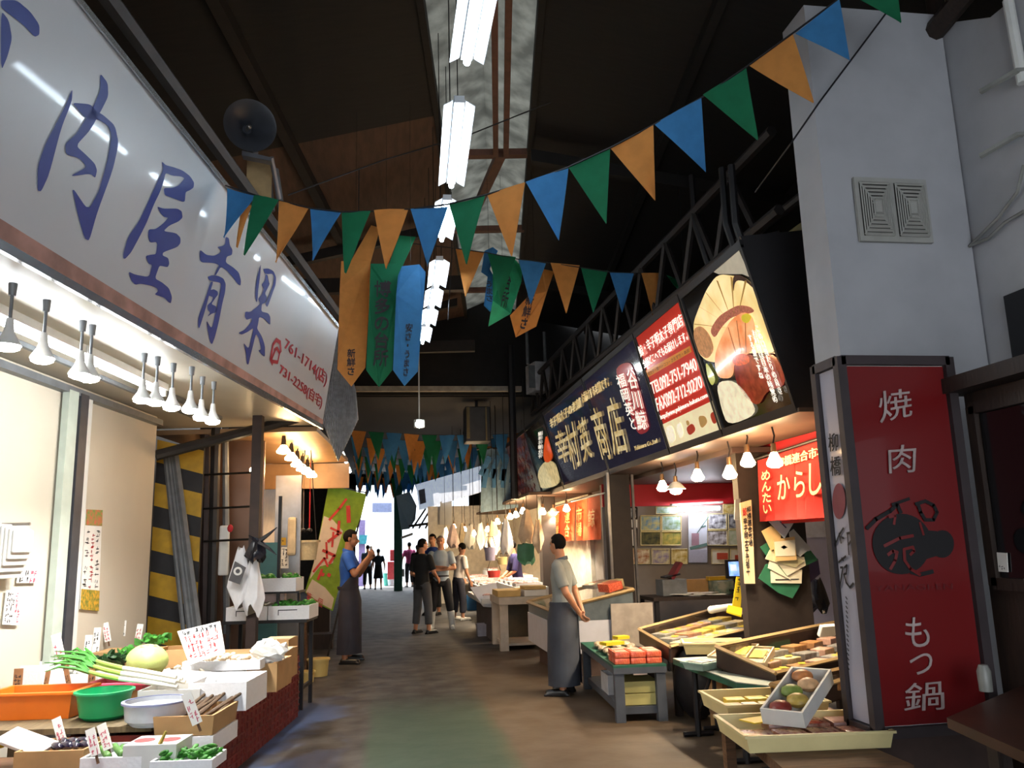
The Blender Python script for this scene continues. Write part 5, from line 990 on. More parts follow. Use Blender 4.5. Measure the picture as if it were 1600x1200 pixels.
card_on('paper_bag', 'white square bag lowest of the pale bags in the bundle', 'bag', cB([(325, 790), (620, 780), (615, 910), (330, 905)]), YP-.022, bg1, kids=(('printed_line', cB([(370, 870), (590, 865), (590, 874), (370, 880)]), ink),))
card_on('paper_bag', 'white bag turned cornerwise above the lowest pale bag', 'bag', cB([(300, 765), (330, 640), (640, 660), (655, 740), (480, 840), (520, 880)]), YP-.036, bg1, kids=(('green_edge', cB([(400, 735), (480, 840), (470, 835), (394, 738)]), gb),))
card_on('paper_bag', 'cream bag slanting behind the tan bag', 'bag', cB([(275, 680), (320, 590), (420, 640), (640, 700), (560, 760), (400, 720)]), YP-.048, mat('cream_bag2', 'd9d2a8', .5))
card_on('paper_bag', 'clear patterned bag slanting toward the fridge', 'bag', cB([(500, 430), (540, 400), (700, 580), (600, 660), (520, 600)]), YP-.058, bg3)
card_on('paper_bag', 'tan paper bag corner pointing to the plank sign', 'bag', cB([(240, 420), (330, 370), (420, 440), (420, 560), (330, 600)]), YP-.07, bg2)
card_on('paper_bag', 'tan paper bag with small emblem in the middle of the bundle', 'bag', cB([(350, 500), (550, 470), (570, 690), (375, 700)]), YP-.082, bg2, .012, kids=(('emblem', cB([(420, 570), (450, 550), (485, 570), (450, 590)]), ink), ('pale_front', cB([(360, 520), (555, 500), (557, 650), (372, 655)]), bg1)))
card_on('paper_bag', 'white and blue bag hanging point down at the top of the bundle', 'bag', cB([(310, 330), (400, 310), (560, 310), (455, 490)]), YP-.1, mat('white_blue_bag', 'c8d2de', .4, var=.1), kids=(('blue_stroke', cB([(410, 330), (420, 330), (475, 385), (468, 392)]), mat('navy_print', '2c3c6a', .6)), ('blue_bar', cB([(480, 330), (520, 315), (526, 330), (490, 348)]), MATS['navy_print'])))
card_on('paper_bag', 'purple bag hanging low beside the fridge', 'bag', cB([(660, 800), (690, 640), (770, 680), (790, 820), (700, 900)]), 7.6, mat('purple_bag', '55486c', .4)); t = plastic_bag('shoulder_bag', at(1273, 905, 7.9), .22, .2, .3, MATS['black_plastic'], 'black bag hanging under the purple bag', 7, .5)
t = thing('upright_fridge', 'pale lilac grey fridge door behind the bundled bags', 'fridge', at(1272, 960, 8.6)); fx = at(1274, 960, 8.6).x; t.location = (fx+.15, 8.6, 0)
b = BM(); box(b, (0, .3, .95), (.6, .6, 1.9), bev=.02); obj('body', b, mat('fridge_lilac', 'a8a6c0', .35, var=.06), t); b = BM(); box(b, (0, -.01, 1.62), (.5, .02, .26)); obj('notice_panel', b, mat('fridge_panel', 'c8cce0', .4), t); b = BM(); box(b, (-.24, -.02, 1.1), (.03, .04, .5)); obj('handle', b, grey, t)
# ---------------------------------------------------------------- glass-lidded showcases
gl = glass('lid_glass'); rimw = mat('case_rim', 'b89a6c', .4, var=.2); caseM = mat('case_side', '3a261e', .5, var=.3)
packs = [mat('pack_yellow', 'e8cc50', .4, var=.2, scale=40), mat('pack_cream', 'e8d4a0', .5, var=.25, scale=50), mat('pack_tan', 'c08a54', .45, var=.35, scale=50), mat('pack_pink', 'd8a890', .45, var=.3, scale=50), mat('pack_grey', 'a8a49c', .3, var=.4, scale=50)]
def showcase(lb, FL, FR, BRp, BLp, h, parts_lb, seed, nx, ny, group):
    """four top corners of the slanted glass lid; h: depth of the dark side"""
    t = thing('glass_showcase', lb, 'showcase', V((FL.x, FL.y, 0)), world=True)
    q = [FL, FR, BRp, BLp]; dn = V((0, 0, -h))
    b = BM()
    for p, r_ in zip(q, q[1:]+q[:1]):
        n = (r_-p).cross(Z).normalized(); prism(b, [p, r_, r_+dn, p+dn], -n*.015)
    prism(b, [p+dn for p in q], (0, 0, .012)); obj('case_body', b, caseM, t)
    b = BM()
    for p, r_ in zip(q, q[1:]+q[:1]): cone(b, p, r_, .016, n=4)
    obj('rim', b, rimw, t)
    b = BM(); prism(b, [p-Z*.004 for p in q], (0, 0, .004)); obj('glass_lid', b, gl, t)
    base = min(p.z for p in q)-h
    for u in (.06, .94):
        for v in (.1, .9): 
            b = BM(); p = (FL*(1-u)+FR*u)*(1-v)+(BLp*(1-u)+BRp*u)*v; box(b, (p.x, p.y, base/2), (.06, .06, base)); obj('leg', b, dwood, t)
    R = random.Random(seed); k = 0; colnm = ['yellow labelled', 'cream', 'tan', 'pinkish', 'grey wrapped']
    for j in range(ny):
        for i in range(nx):
            u, v = .1+.8*(i+.5)/nx, .12+.76*(j+.5)/ny
            p = (FL*(1-u)+FR*u)*(1-v)+(BLp*(1-u)+BRp*u)*v-Z*(h*.62); d1 = (FR-FL).normalized(); L = (FR-FL).length/nx*.8*.8; W = (BLp-FL).length/ny*.76*.8
            ci = R.randrange(5); b = BM(); box(b, (0, 0, .02), (L, W, .04+.02*R.random()), bev=.008)
            o = obj('food_pack', b, packs[ci], loc=p, rz=math.atan2(d1.y, d1.x)+R.uniform(-.12, .12))
            tag(o, '%s food pack under the %s, row %s, place %s from the aisle' % (colnm[ci], parts_lb, ['one', 'two', 'three'][j], ['one', 'two', 'three', 'four', 'five', 'six', 'seven'][i]), 'food pack', group)
            if R.random() < .7:
                b = BM(); box(b, (0, 0, 0), (L*.4, W*.4, .003), R.random()); o2 = obj('price_label', b, mat('yellow_label', 'e8cc30', .5, var=.05)); o2.parent = o; o2.location = (L*.1, 0, .048)
    return t
def zz(px, py, z): return atz(px, py, z)
showcase('long low showcase with slanted glass lid, farthest from the red sign post', zz(1047, 1011, .6), zz(1228, 969, .6), zz(1117, 951, .68), zz(998, 983, .68), .13, 'far glass lid', 1, 6, 3, 'food packs in the far showcase')
fB = zz(1212, 1052, .6); dB = (zz(1310, 1029, .6)-fB); bB = zz(1118, 1010, .72); eB = zz(1306, 972, .72)-bB
showcase('middle showcase with slanted glass lid and yellow labels', fB, fB+dB*1.7, bB+eB*1.0, bB, .15, 'middle glass lid', 2, 5, 3, 'food packs in the middle showcase')
fC = zz(1246, 1084, .55); dC = zz(1310, 1064, .55)-fC; bC = zz(1204, 1070, .6); eC = zz(1310, 1046, .6)-bC
showcase('near showcase with glass lid, partly behind the red sign post', fC, fC+dC*1.6, bC+eC*1.2, bC, .12, 'near glass lid', 3, 4, 2, 'food packs in the near showcase')
# yellow fold-out price sign and paper roll on the far case
t = thing('price_sign', 'upright yellow price sign standing on the far showcase', 'price sign', at(1158, 958, 8.3), world=True)
ys = mat('sign_yellow', 'e2c428', .5, var=.08); q = [at(1144, 950, 8.3), at(1157, 952, 8.3), at(1161, 902, 8.3), at(1151, 901, 8.3)]
b = BM(); prism(b, q, (0, .01, 0)); obj('face', b, ys, t); scrib(t, sub(q, .2, .15, .8, .95), 7, 1, ink, nY)
b = BM(); prism(b, [at(1135, 955, 8.2), at(1158, 962, 8.2), at(1160, 950, 8.3), at(1138, 945, 8.3)], (0, 0, -.015)); obj('foot_flap', b, ys, t)
b = BM(); prism(b, [at(1160, 960, 8.35), at(1176, 958, 8.35), at(1175, 923, 8.35), at(1162, 924, 8.35)], (0, .02, 0)); tag(obj('blank_board', b, mat('beige_board', 'c9b292', .7)), 'blank beige board standing beside the yellow price sign', 'board')
for px, py, Y, lb, r in ((1128, 949, 8.6, 'white rolled cloth on the back rim of far showcase', .04), (1200, 964, 8.4, 'white folded cloth at the end of the far showcase', .06)):
    b = BM(); p = at(px, py, Y); cap(b, p+V((-.12, 0, -.02)), p+V((.12, .05, .0)), r, r*.8, 10); tag(obj('rolled_cloth', b, white, None, True), lb, 'cloth')
b = BM(); p = at(1293, 985, 6.6); box(b, p, (.16, .04, .1), .2, .5, bev=.01); tag(obj('reflection_box', b, white), 'added white box imitating a reflection at the back of the middle showcase', 'box')  # white box added to imitate a bright reflection on the showcase
# ---------------------------------------------------------------- table with green cloth edge, folding legs
t = thing('folding_table', 'table with green cloth edge and dark folding legs in the shop front', 'table', (2.34, 6.2, 0), world=True)
tp = [V((2.33, 6.9, .5)), V((2.34, 5.64, .5)), V((2.5, 5.4, .5)), V((2.6, 5.5, .5)), V((2.42, 6.15, .5)), V((2.78, 6.9, .5))]
b = BM(); prism(b, tp, (0, 0, .04)); obj('tabletop', b, mat('green_table', '23604a', .5, var=.2), t)
b = BM(); prism(b, [p+Z*.042 for p in tp], (0, 0, .006)); obj('cloth', b, mat('table_plastic', 'b8c0b4', .3, var=.2), t)
for x, y in ((2.4, 6.6), (2.42, 5.75), (2.54, 5.5), (2.62, 6.75)): b = BM(); cone(b, (x, y, .5), (x, y, 0), .025, n=8); cone(b, (x-.12, y, .02), (x+.12, y, .02), .02, n=6); cone(b, (x, y, .15), (x+.15, y, .48), .014, n=6); obj('leg', b, blk, t)
ty = mat('yellow_tray', 'e6d49a', .4, var=.08)
def tray(px, py, z, L, W, H, rz, lb, M=None, name='food_tray', off=(0, 0)):
    p = zz(px, py, z); t = thing(name, lb, 'tray', V((p.x+off[0], p.y+off[1], z)), rz); b = BM(); openbox(b, L, W, H, .012, .015); obj('tray_body', b, M or ty, t); b = BM()
    for s in (-1, 1): box(b, (0, s*(W/2), H), (L+.02, .02, .012)); box(b, (s*L/2, 0, H), (.02, W, .012))
    obj('rim', b, M or ty, t); return t
def packrow(tr, n, s, M, lbf, cat, group, z=.03, rz=0, jit=.15, y0=0, wrap=None, seed=3, x0=0):
    R = random.Random(seed); wds = ['first', 'second', 'third', 'fourth', 'fifth', 'sixth', 'seventh', 'eighth']
    for k in range(n):
        b = BM(); box(b, (0, 0, s[2]/2), s, bev=min(s)*.25); mm = M[k % len(M)] if isinstance(M, list) else M
        c = tr.matrix_basis @ V(((k-(n-1)/2)*s[0]*1.12+x0, y0, z)) if False else Matrix.Translation(tr.location) @ Matrix.Rotation(tr.rotation_euler.z, 4, 'Z') @ V(((k-(n-1)/2)*s[0]*1.12+x0, y0, z))
        o = obj('food_pack', b, mm, None, True, loc=c, rz=tr.rotation_euler.z+rz+R.uniform(-jit, jit)); tag(o, lbf % wds[k], cat, group)
        if wrap:
            b = BM(); box(b, (0, 0, s[2]*1.02), (s[0]*.7, s[1]*.5, .004)); o2 = obj('label', b, wrap); o2.parent = o
tA = tray(1100, 1022, .55, .5, .34, .09, -.3, 'yellow tray of long fish fillets on the green edged table', off=(.12, .1))
packrow(tA, 4, (.09, .26, .03), [packs[1], packs[3]], 'long pale fish fillet in yellow tray, %s from the aisle', 'fish fillet', 'fillets in the yellow tray', z=.05, rz=1.3, seed=5)
tw = mat('wood_box', 'e0c8a0', .6, var=.15)
for k, (px, py, rz, z, lb) in enumerate(((1128, 1036, .8, .56, 'pale wooden gift box leaning near the green tray'), (1152, 1040, .9, .57, 'second pale wooden gift box leaning beside the first'), (1178, 1046, .95, .57, 'third pale gift box lying nearest the middle showcase'))):
    p = zz(px, py, z); t = thing('gift_box', lb, 'box', p+V((.1, .12, .03)), rz, 'gift boxes on the green edged table'); t.rotation_euler = (0, -.15, rz); b = BM(); openbox(b, .42, .16, .06, .01); obj('box_body', b, tw, t)
    b = BM()
    for j in range(4): box(b, (-.14+.09*j, 0, .04), (.08, .12, .03), bev=.01)
    obj('contents', b, packs[(k+2) % 3], t); b = BM(); box(b, (0, 0, .062), (.2, .1, .004)); obj('label', b, mat('yellow_label', 'e8cc30', .5), t)
t = tray(1098, 1048, .55, .26, .2, .05, .5, 'pale green wrapped tray at the corner of the green edged table', mat('pale_green_tray', 'a8c4b4', .4), off=(.05, .1)); packrow(t, 2, (.09, .14, .03), packs[4], 'wrapped grey pack in the pale green tray, %s from the aisle', 'food pack', 'packs in the pale green tray', z=.03)
# ---------------------------------------------------------------- wooden table with two yellow trays in front
t = thing('wooden_table', 'low wooden table with yellow trays beside the red sign post', 'table', (2.2, 4.5, 0), world=True)
tp = [V((2.0, 5.28, .44)), V((1.74, 3.72, .44)), V((2.32, 3.66, .44)), V((2.335, 4.3, .44)), V((2.6, 4.32, .44)), V((2.64, 5.2, .44))]
b = BM(); prism(b, tp, (0, 0, .05)); obj('tabletop', b, wood, t)
for x, y in ((2.04, 5.1), (1.86, 3.9), (2.26, 3.8), (2.56, 5.0)): b = BM(); box(b, (x, y, .22), (.06, .06, .44)); obj('leg', b, wood, t)
t1 = tray(1190, 1122, .492, .6, .5, .08, -.06, 'far yellow tray with white wrapped sweets on the wooden table', off=(.1, .2)); 
packrow(t1, 5, (.09, .1, .04), [packs[1], white], 'white wrapped piece in the far yellow tray, %s from the aisle', 'food pack', 'wrapped pieces in the far yellow tray', z=.02, y0=-.08)
packrow(t1, 3, (.12, .1, .04), packs[0], 'yellow piece at the back of far yellow tray, %s from the aisle', 'food pack', 'yellow pieces in the far tray', z=.02, y0=.1)
t2 = tray(1240, 1165, .492, .72, .52, .075, -.1, 'near yellow tray with dark red meat packs on the wooden table', off=(.1, .12))
bacon = mat('dark_red_meat', '8a3c30', .25, var=.5, scale=40, col2='b88a74')
packrow(t2, 4, (.15, .17, .04), bacon, 'dark red meat pack in front row of near tray, %s from the aisle', 'food pack', 'meat packs in the near tray front row', z=.02, y0=-.1)
packrow(t2, 3, (.15, .16, .045), [mat('pink_brown_meat', 'a87468', .3, var=.4, scale=40), bacon], 'pinkish meat pack in back row of near tray, %s from the aisle', 'food pack', 'meat packs in the near tray back row', z=.02, y0=.11, x0=.1)
b = BM(); box(b, (0, 0, 0), (.2, .12, .006), .3); o = obj('price_label', b, ys); o.location = Matrix.Translation(t2.location) @ V((-.14, .14, .075)); tag(o, 'yellow price label lying in the near yellow tray', 'label')
t = thing('gift_box', 'white gift box of mixed fruit coloured sweets leaning over both trays', 'box', zz(1243, 1108, .62), .75); t.location += V((.05, .05, .02)); t.rotation_euler = (.0, -.3, .75)
b = BM(); openbox(b, .5, .22, .08, .012); obj('box_body', b, white, t)
for k, (c_, nm) in enumerate((('8a2f24', 'dark_red_sweet'), ('c8a850', 'golden_sweet'), ('8aa048', 'green_sweet'), ('e0b080', 'peach_sweet'), ('d88a50', 'orange_sweet'))):
    b = BM(); sph(b, (-.18+.09*k, .03*(-1)**k, .06), (.05, .06, .035), 10); obj('sweet', b, mat(nm, c_, .4, var=.3, scale=30), t, True, label=nm.replace('_', ' '))
# ---------------------------------------------------------------- grey cart with fish packs
t = thing('display_bench', 'low grey wooden bench with green mat holding fish packs by the aisle', 'bench', (2.2, 8.1, 0), -.07)
gm = mat('grey_blue_paint', '4c5058', .6, var=.2); W_, L_ = .36, 1.7
b = BM(); box(b, (0, 0, .42), (W_+.1, L_+.1, .05)); obj('top', b, gm, t); b = BM(); box(b, (0, 0, .455), (W_+.1, L_+.1, .02)); obj('green_mat', b, mat('green_mat', '1f5c48', .6, var=.25), t)
b = BM(); box(b, (0, 0, .09), (W_, L_, .06)); obj('lower_shelf', b, gm, t)
for x in (-W_/2, W_/2):
    for y in (-L_/2, L_/2): b = BM(); box(b, (x, y, .2), (.08, .08, .4)); obj('leg', b, gm, t)
b = BM(); box(b, (.0, -L_/2-.04, .4), (.12, .012, .035)); obj('price_strip', b, mat('pale_strip', 'd8c0b0', .6), t)
def on(tt, p): return Matrix.Translation(tt.location) @ Matrix.Rotation(tt.rotation_euler.z, 4, 'Z') @ V(p)
rr = mat('roe_red', 'c8442c', .3, var=.3, scale=60, col2='e87a58')
wd = ['first', 'second', 'third', 'fourth', 'fifth', 'sixth']
for k in range(12):
    c = on(t, (-.14+.14*(k % 3), -.78+.16*((k//3) % 2), .466+.052*(k//6))); b = BM(); box(b, (0, 0, .025), (.13, .15, .048), bev=.008); o = obj('roe_pack', b, rr, None, True, loc=c, rz=-.07)
    b = BM(); box(b, (0, 0, .051), (.1, .1, .003)); o2 = obj('film_label', b, packs[3]); o2.parent = o
    tag(o, 'red cod roe pack, %s tier, %s from the aisle in the %s row' % ('lower' if k < 6 else 'upper', wd[k % 3], 'front' if (k//3) % 2 == 0 else 'back'), 'roe pack', 'red cod roe packs on the grey bench')
fm = mat('dried_fish', '8a6a4c', .4, var=.5, scale=40, col2='c8b89c')
for k in range(12):
    c = on(t, (-.14+.14*(k % 3), -.4+.24*(k//3), .47)); e = thing('dried_fish', 'dried fish on the grey bench, %s row past red packs, %s from aisle' % (wd[k//3], wd[k % 3]), 'dried fish', c, 1.2+.2*(k % 2), 'dried fish on the grey bench'); b = BM(); sph(b, (0, 0, .03), (.13, .045, .03), 12); obj('fish_body', b, fm, e, True); b = BM(); prism(b, [(.11, 0, .03), (.17, .035, .03), (.155, 0, .03), (.17, -.035, .03)], (0, 0, .006)); obj('tail', b, fm, e)
for px, y, s, lb in ((-.08, -.1, (.2, .12, .03), 'yellow label card among the dried fish'), (.1, .35, (.14, .1, .03), 'yellow label card at the far end of grey bench')):
    b = BM(); box(b, (0, 0, .02), s, .3); tag(obj('price_label', b, ys, loc=on(t, (px, y, .54))), lb, 'label')
b = BM(); openbox(b, .3, .36, .17, .015); tag(obj('foam_box', b, mat('grey_foam', 'b8bcc4', .6), loc=on(t, (-.02, -.1, .122)), rz=-.07), 'grey foam box on the lower shelf of the grey bench', 'box')
for k in range(2): b = BM(); box(b, (0, 0, .05), (.3, .4, .095), bev=.006); tag(obj('yellow_carton', b, mat('yellow_carton', 'c8bc74', .6, var=.1), loc=on(t, (.02, -.62, .121+.1*k)), rz=-.07), ['lower', 'upper'][k]+' pale yellow carton on the shelf of the grey bench', 'carton')
b = BM(); sph(b, (0, 0, .3), (.17, .3, .3), 14); o = obj('dark_sack', b, blk, None, True); o.location = (2.62, 7.2, 0); tag(o, 'black sack slumped between the grey bench and far showcase', 'sack')
b = BM(); box(b, (2.72, 6.75, .2), (.2, .3, .4)); tag(obj('tall_carton', b, card), 'brown carton standing under the far showcase', 'carton')
# ---------------------------------------------------------------- white freezer case and concrete table
t = thing('freezer_case', 'white freezer case with sloping glass top behind the grey shirted man', 'freezer', (2.35, 10.4, 0))
frz = mat('freezer_white', 'c4c4cc', .4, var=.08)
b = BM(); prism(b, [(-.5, -.7, .26), (-.5, .9, .26), (-.5, .9, .62), (-.5, -.7, .62)], (1.0, 0, 0)); obj('body', b, frz, t)
b = BM(); box(b, (.05, .1, .13), (.85, 1.4, .26)); obj('base', b, mat('freezer_base', '4c3a34', .6), t)
b = BM(); prism(b, [(-.49, -.69, .62), (-.49, .89, .62), (-.49, .89, .75), (-.49, -.69, .75)], (.02, 0, 0)); prism(b, [(-.49, -.69, .62), (.49, -.69, .62), (.49, -.69, .95), (-.49, -.69, .75)], (0, .015, 0)); obj('window_band', b, mat('band_dark', '5c6468', .15), t)
b = BM(); prism(b, [(-.5, -.7, .75), (.5, -.7, .95), (.5, .9, .95), (-.5, .9, .75)], (0, 0, .012)); obj('glass_top', b, gl, t)
b = BM()
for p, r_ in (((-.5, -.7, .75), (.5, -.7, .95)), ((.5, -.7, .95), (.5, .9, .95)), ((.5, .9, .95), (-.5, .9, .75)), ((-.5, .9, .75), (-.5, -.7, .75)), ((-.5, -.7, .75), (-.5, -.7, .3))): cone(b, p, r_, .022, n=4)
obj('rim', b, rimw, t)
b = BM(); box(b, (.45, -.75, .4), (.5, .03, .8)); obj('side_panel', b, mat('tan_panel', 'a89c90', .6), t)
for k in range(6): b = BM(); box(b, (0, 0, .03), (.2, .2, .06), bev=.01); tag(obj('food_pack', b, packs[k % 4], None, True, loc=on(t, (-.28+.26*(k % 2), -.5+.4*(k//2), .625))), '%s pack inside the freezer case, %s row, %s from the aisle' % (['yellow', 'cream', 'tan', 'pinkish'][k % 4], wd[k//2], wd[k % 2]), 'food pack', 'packs in the freezer case')
for x, y, s, M, lb in ((.3, -.4, (.2, .25, .1), rr, 'red wrapped parcel leaning on the freezer case'), (.42, -.1, (.2, .2, .12), packs[1], 'cream parcel behind the red one on the freezer'), (.3, .2, (.3, .3, .05), packs[4], 'grey wrapped tray on the freezer top')):
    b = BM(); box(b, (0, 0, .06), s, .3, 0, -.2, bev=.01); tag(obj('parcel', b, M, None, True, loc=on(t, (x, y, .92))), lb, 'parcel')
t = thing('concrete_table', 'pale stone table with open front beyond the freezer case', 'table', (1.98, 12.9, 0))
st = mat('pale_stone', 'b8aea0', .7, var=.15)
b = BM(); box(b, (0, 0, .7), (.75, 1.1, .1)); obj('tabletop', b, st, t)
for x in (-.3, .3):
    for y in (-.45, .45): b = BM(); box(b, (x, y, .325), (.12, .12, .65)); obj('leg', b, st, t)
b = BM(); box(b, (0, .4, .36), (.5, .03, .55)); obj('back_panel', b, mat('olive_panel', '4a4230', .6), t); b = BM(); box(b, (0, 0, .08), (.6, .9, .03)); obj('bottom_shelf', b, st, t)
yfo = mat('yellow_foam', 'c0a060', .6, var=.12)
for k, (x, y, s, M, lb) in enumerate(((-.2, -.2, (.34, .4, .09), yfo, 'yellow brown foam tray nearest the aisle on the stone table'), (.18, -.25, (.32, .4, .09), white, 'white foam tray at the freezer end of the stone table'), (.18, -.25, (.33, .41, .05), yfo, 'yellow brown foam lid on the white tray on the stone table'), (-.1, .3, (.5, .3, .08), yfo, 'long yellow foam tray at the back of stone table'))):
    b = BM(); box(b, (0, 0, s[2]/2), s, bev=.008); tag(obj('foam_tray', b, M, loc=on(t, (x, y, .752+(.092 if k == 2 else 0)))), lb, 'tray')
# ---------------------------------------------------------------- red and white sign post, hut, corner table
t = thing('lightbox_sign', 'tall lightbox sign with dark red front and white side', 'sign', (2.68, 4.12, 0), world=True)
x0, x1, y0, y1, z0, z1 = 2.365, 2.99, 4.0, 4.24, .55, 2.41
b = BM(); box(b, ((x0+x1)/2, (y0+y1)/2, (z0+z1)/2), (x1-x0-.02, y1-y0-.02, z1-z0-.02)); obj('body', b, white, t)
fm2 = mat('sign_frame', '3a3032', .5, var=.2); b = BM()
for x in (x0, x1):
    for y in (y0, y1): box(b, (x, y, (z0+z1)/2), (.05, .05, z1-z0+.04))
for z in (z0, z1):
    box(b, ((x0+x1)/2, y0, z), (x1-x0, .05, .05)); box(b, ((x0+x1)/2, y1, z), (x1-x0, .05, .05)); box(b, (x0, (y0+y1)/2, z), (.05, y1-y0, .05)); box(b, (x1, (y0+y1)/2, z), (.05, y1-y0, .05))
obj('frame', b, fm2, t)
b = BM(); box(b, ((x0+x1)/2, (y0+y1)/2, z0/2), (x1-x0, y1-y0-.04, z0)); obj('stand', b, mat('sign_stand', '43302a', .7, var=.3), t)
b = BM(); prism(b, [(x0+.03, y0+.004, z0+.03), (x1-.03, y0+.004, z0+.03), (x1-.03, y0+.004, z1-.03), (x0+.03, y0+.004, z1-.03)], (0, -.006, 0)); obj('red_front', b, mat('lightbox_red', '741214', .3, var=.06, scale=2, coat=.3), t)
b = BM(); prism(b, [(x0+.004, y0+.03, z0+.03), (x0+.004, y1-.03, z0+.03), (x0+.004, y1-.03, z1-.03), (x0+.004, y0+.03, z1-.03)], (-.006, 0, 0)); obj('white_side', b, mat('lightbox_white', 'b4b2c0', .3, var=.04, coat=.3), t)
def fr_(px, py): return at(px, py, y0-.004)
def sd_(px, py): return atx(px, py, x0-.004)
fq = lambda L: [fr_(*p) for p in L]
b = BM(); nF = V((0, -1, 0))
for ch, q in (('焼', [(1374, 662), (1424, 650), (1422, 607), (1370, 612)]), ('肉', [(1388, 740), (1428, 738), (1430, 694), (1386, 697)]), ('も', [(1414, 1012), (1452, 1010), (1448, 962), (1412, 966)]), ('つ', [(1420, 1056), (1456, 1050), (1454, 1018), (1420, 1026)]), ('鍋', [(1410, 1112), (1474, 1108), (1472, 1062), (1414, 1068)])): text(b, ch, fq(q), nrm=nF, bold=.004, eps=.006); obj('lettering', b, mat('sign_pale', 'b8a4a0', .6), t); b = BM()
b.free()
cL = lambda L: K(1280, 740, .1833, L)
blogo = mat('logo_black', '120c10', .6)
b = BM(); cx, cy = 700, 600
poly(b, fq(cL([(cx+250*math.cos(a)*(1-.02*math.sin(3*a)), cy+258*math.sin(a)) for a in [2*math.pi*k/36 for k in range(36)]])), nF*.004)
poly(b, fq(cL([(1045+100*math.cos(a), 600+118*math.sin(a)) for a in [2*math.pi*k/24 for k in range(24)]])), nF*.005)
poly(b, fq(cL([(860, 480), (1000, 490), (1000, 700), (880, 740)])), nF*.0045)
stroke(b, fq(cL([(405, 465), (480, 390), (600, 320), (660, 265), (690, 330)])), .02, nF, .006); stroke(b, fq(cL([(620, 265), (760, 215)])), .016, nF, .006)
stroke(b, fq(cL([(820, 260), (900, 235), (970, 270), (1000, 330), (970, 395), (900, 395), (860, 330), (840, 270)])), .018, nF, .006); stroke(b, fq(cL([(780, 840), (850, 862), (960, 835)])), .02, nF, .006)
obj('logo', b, blogo, t)
b = BM()
stroke(b, fq(cL([(550, 615), (680, 550), (790, 530)])), .016, nF, .009); stroke(b, fq(cL([(580, 690), (620, 660), (655, 670), (640, 740), (600, 810)])), .016, nF, .009); stroke(b, fq(cL([(715, 645), (790, 625), (800, 660), (770, 690)])), .014, nF, .009); stroke(b, fq(cL([(715, 650), (720, 740), (770, 810), (850, 862)])), .016, nF, .009); stroke(b, fq(cL([(590, 370), (640, 360), (630, 430)])), .014, nF, .009); stroke(b, fq(cL([(850, 420), (880, 520)])), .012, nF, .009)
obj('logo_brush_line', b, MATS['lightbox_red'], t)
b = BM(); text(b, 'YANAGI-EN', fq(cL([(470, 1000), (1135, 985), (1130, 935), (465, 955)])), nrm=nF, eps=.006); obj('latin_lettering', b, mat('dim_red_letter', '6a1418', .6), t)
b = BM(); nS = V((-1, 0, 0)); sq = lambda L: [sd_(*p) for p in L]
for ch, q in (('柳', [(1297, 706), (1312, 704), (1311, 676), (1296, 678)]), ('橋', [(1300, 744), (1316, 742), (1315, 712), (1299, 714)])): text(b, ch, sq(q), nrm=nS, bold=.01, eps=.006); obj('ink_character', b, blogo, t); b = BM()
def sstroke(L, w_): stroke(b, sq(cL(L)), w_, nS, .006)
sstroke([(125, 650), (180, 520), (215, 465)], .012); sstroke([(180, 510), (195, 590)], .012); sstroke([(200, 545), (220, 550)], .01); sstroke([(245, 510), (285, 500), (290, 560), (255, 610)], .012); sstroke([(250, 520), (262, 690)], .01); sstroke([(175, 755), (235, 705)], .012); sstroke([(200, 720), (215, 740)], .01)
sstroke([(190, 800), (210, 800), (200, 870), (185, 970)], .012); sstroke([(225, 800), (245, 780), (240, 850), (220, 860), (240, 930), (270, 970), (300, 935)], .012)
for k in range(16): sstroke([(235+k*1.2, 1050+k*40), (247+k*1.2, 1070+k*40)], .008)
obj('brush_lettering', b, blogo, t)
b = BM(); poly(b, sq(cL([(175+56*math.cos(a), 235+153*math.sin(a)) for a in [2*math.pi*k/30 for k in range(30)]])), nS*.005); obj('red_disc', b, mat('disc_red', '8a3848', .5), t)
# dark wooden hut at the right edge
hw = mat('hut_wood', '35231a', .65, var=.5, scale=5, noise3=(6, 6, .8), bump=.2)
b = BM(); box(b, (3.12, 3.1, 1.12), (.08, 1.84, 2.24)); struct('wall_hut', b, hw)
b = BM(); box(b, (3.06, 3.1, 2.27), (.24, 1.95, .08)); struct('trim_13', b, dwood)
b = BM(); 
for z in (1.24, 2.14): box(b, (3.065, 3.2, z), (.05, 1.5, .06))
for y in (3.94, 2.5): box(b, (3.065, y, 1.69), (.05, .06, .92))
struct('trim_14', b, dwood)
b = BM(); box(b, (3.075, 3.2, 1.69), (.02, 1.4, .86)); struct('window_2', b, mat('dark_glass', '0f0d10', .06, var=.1, coat=.4))
t = thing('paper_notice', 'small white paper notice in the dark hut window', 'notice', atx(1568, 880, 3.06), world=True); q = [atx(*p, 3.058) for p in ((1561, 893), (1576, 894), (1574, 864), (1558, 863))]; b = BM(); prism(b, q, (-.003, 0, 0)); obj('sheet', b, paper, t); scrib(t, sub(q, .15, .1, .85, .35), 2, 3, ink, nS, eps=.006)
t = thing('corner_table', 'dark brown table corner jutting in at the right edge', 'table', (2.8, 3.2, 0), world=True)
tp = [V((2.26, 3.3, .72)), V((2.14, 2.7, .72)), V((3.05, 2.5, .72)), V((3.05, 3.85, .72))]
b = BM(); prism(b, tp, (0, 0, .04)); obj('tabletop', b, mat('table_brown', '4a2c20', .4, var=.3, scale=5), t)
for x, y in ((2.4, 3.2), (2.95, 3.6), (2.3, 2.8), (2.95, 2.7)): b = BM(); box(b, (x, y, .36), (.06, .06, .72)); obj('leg', b, dwood, t)
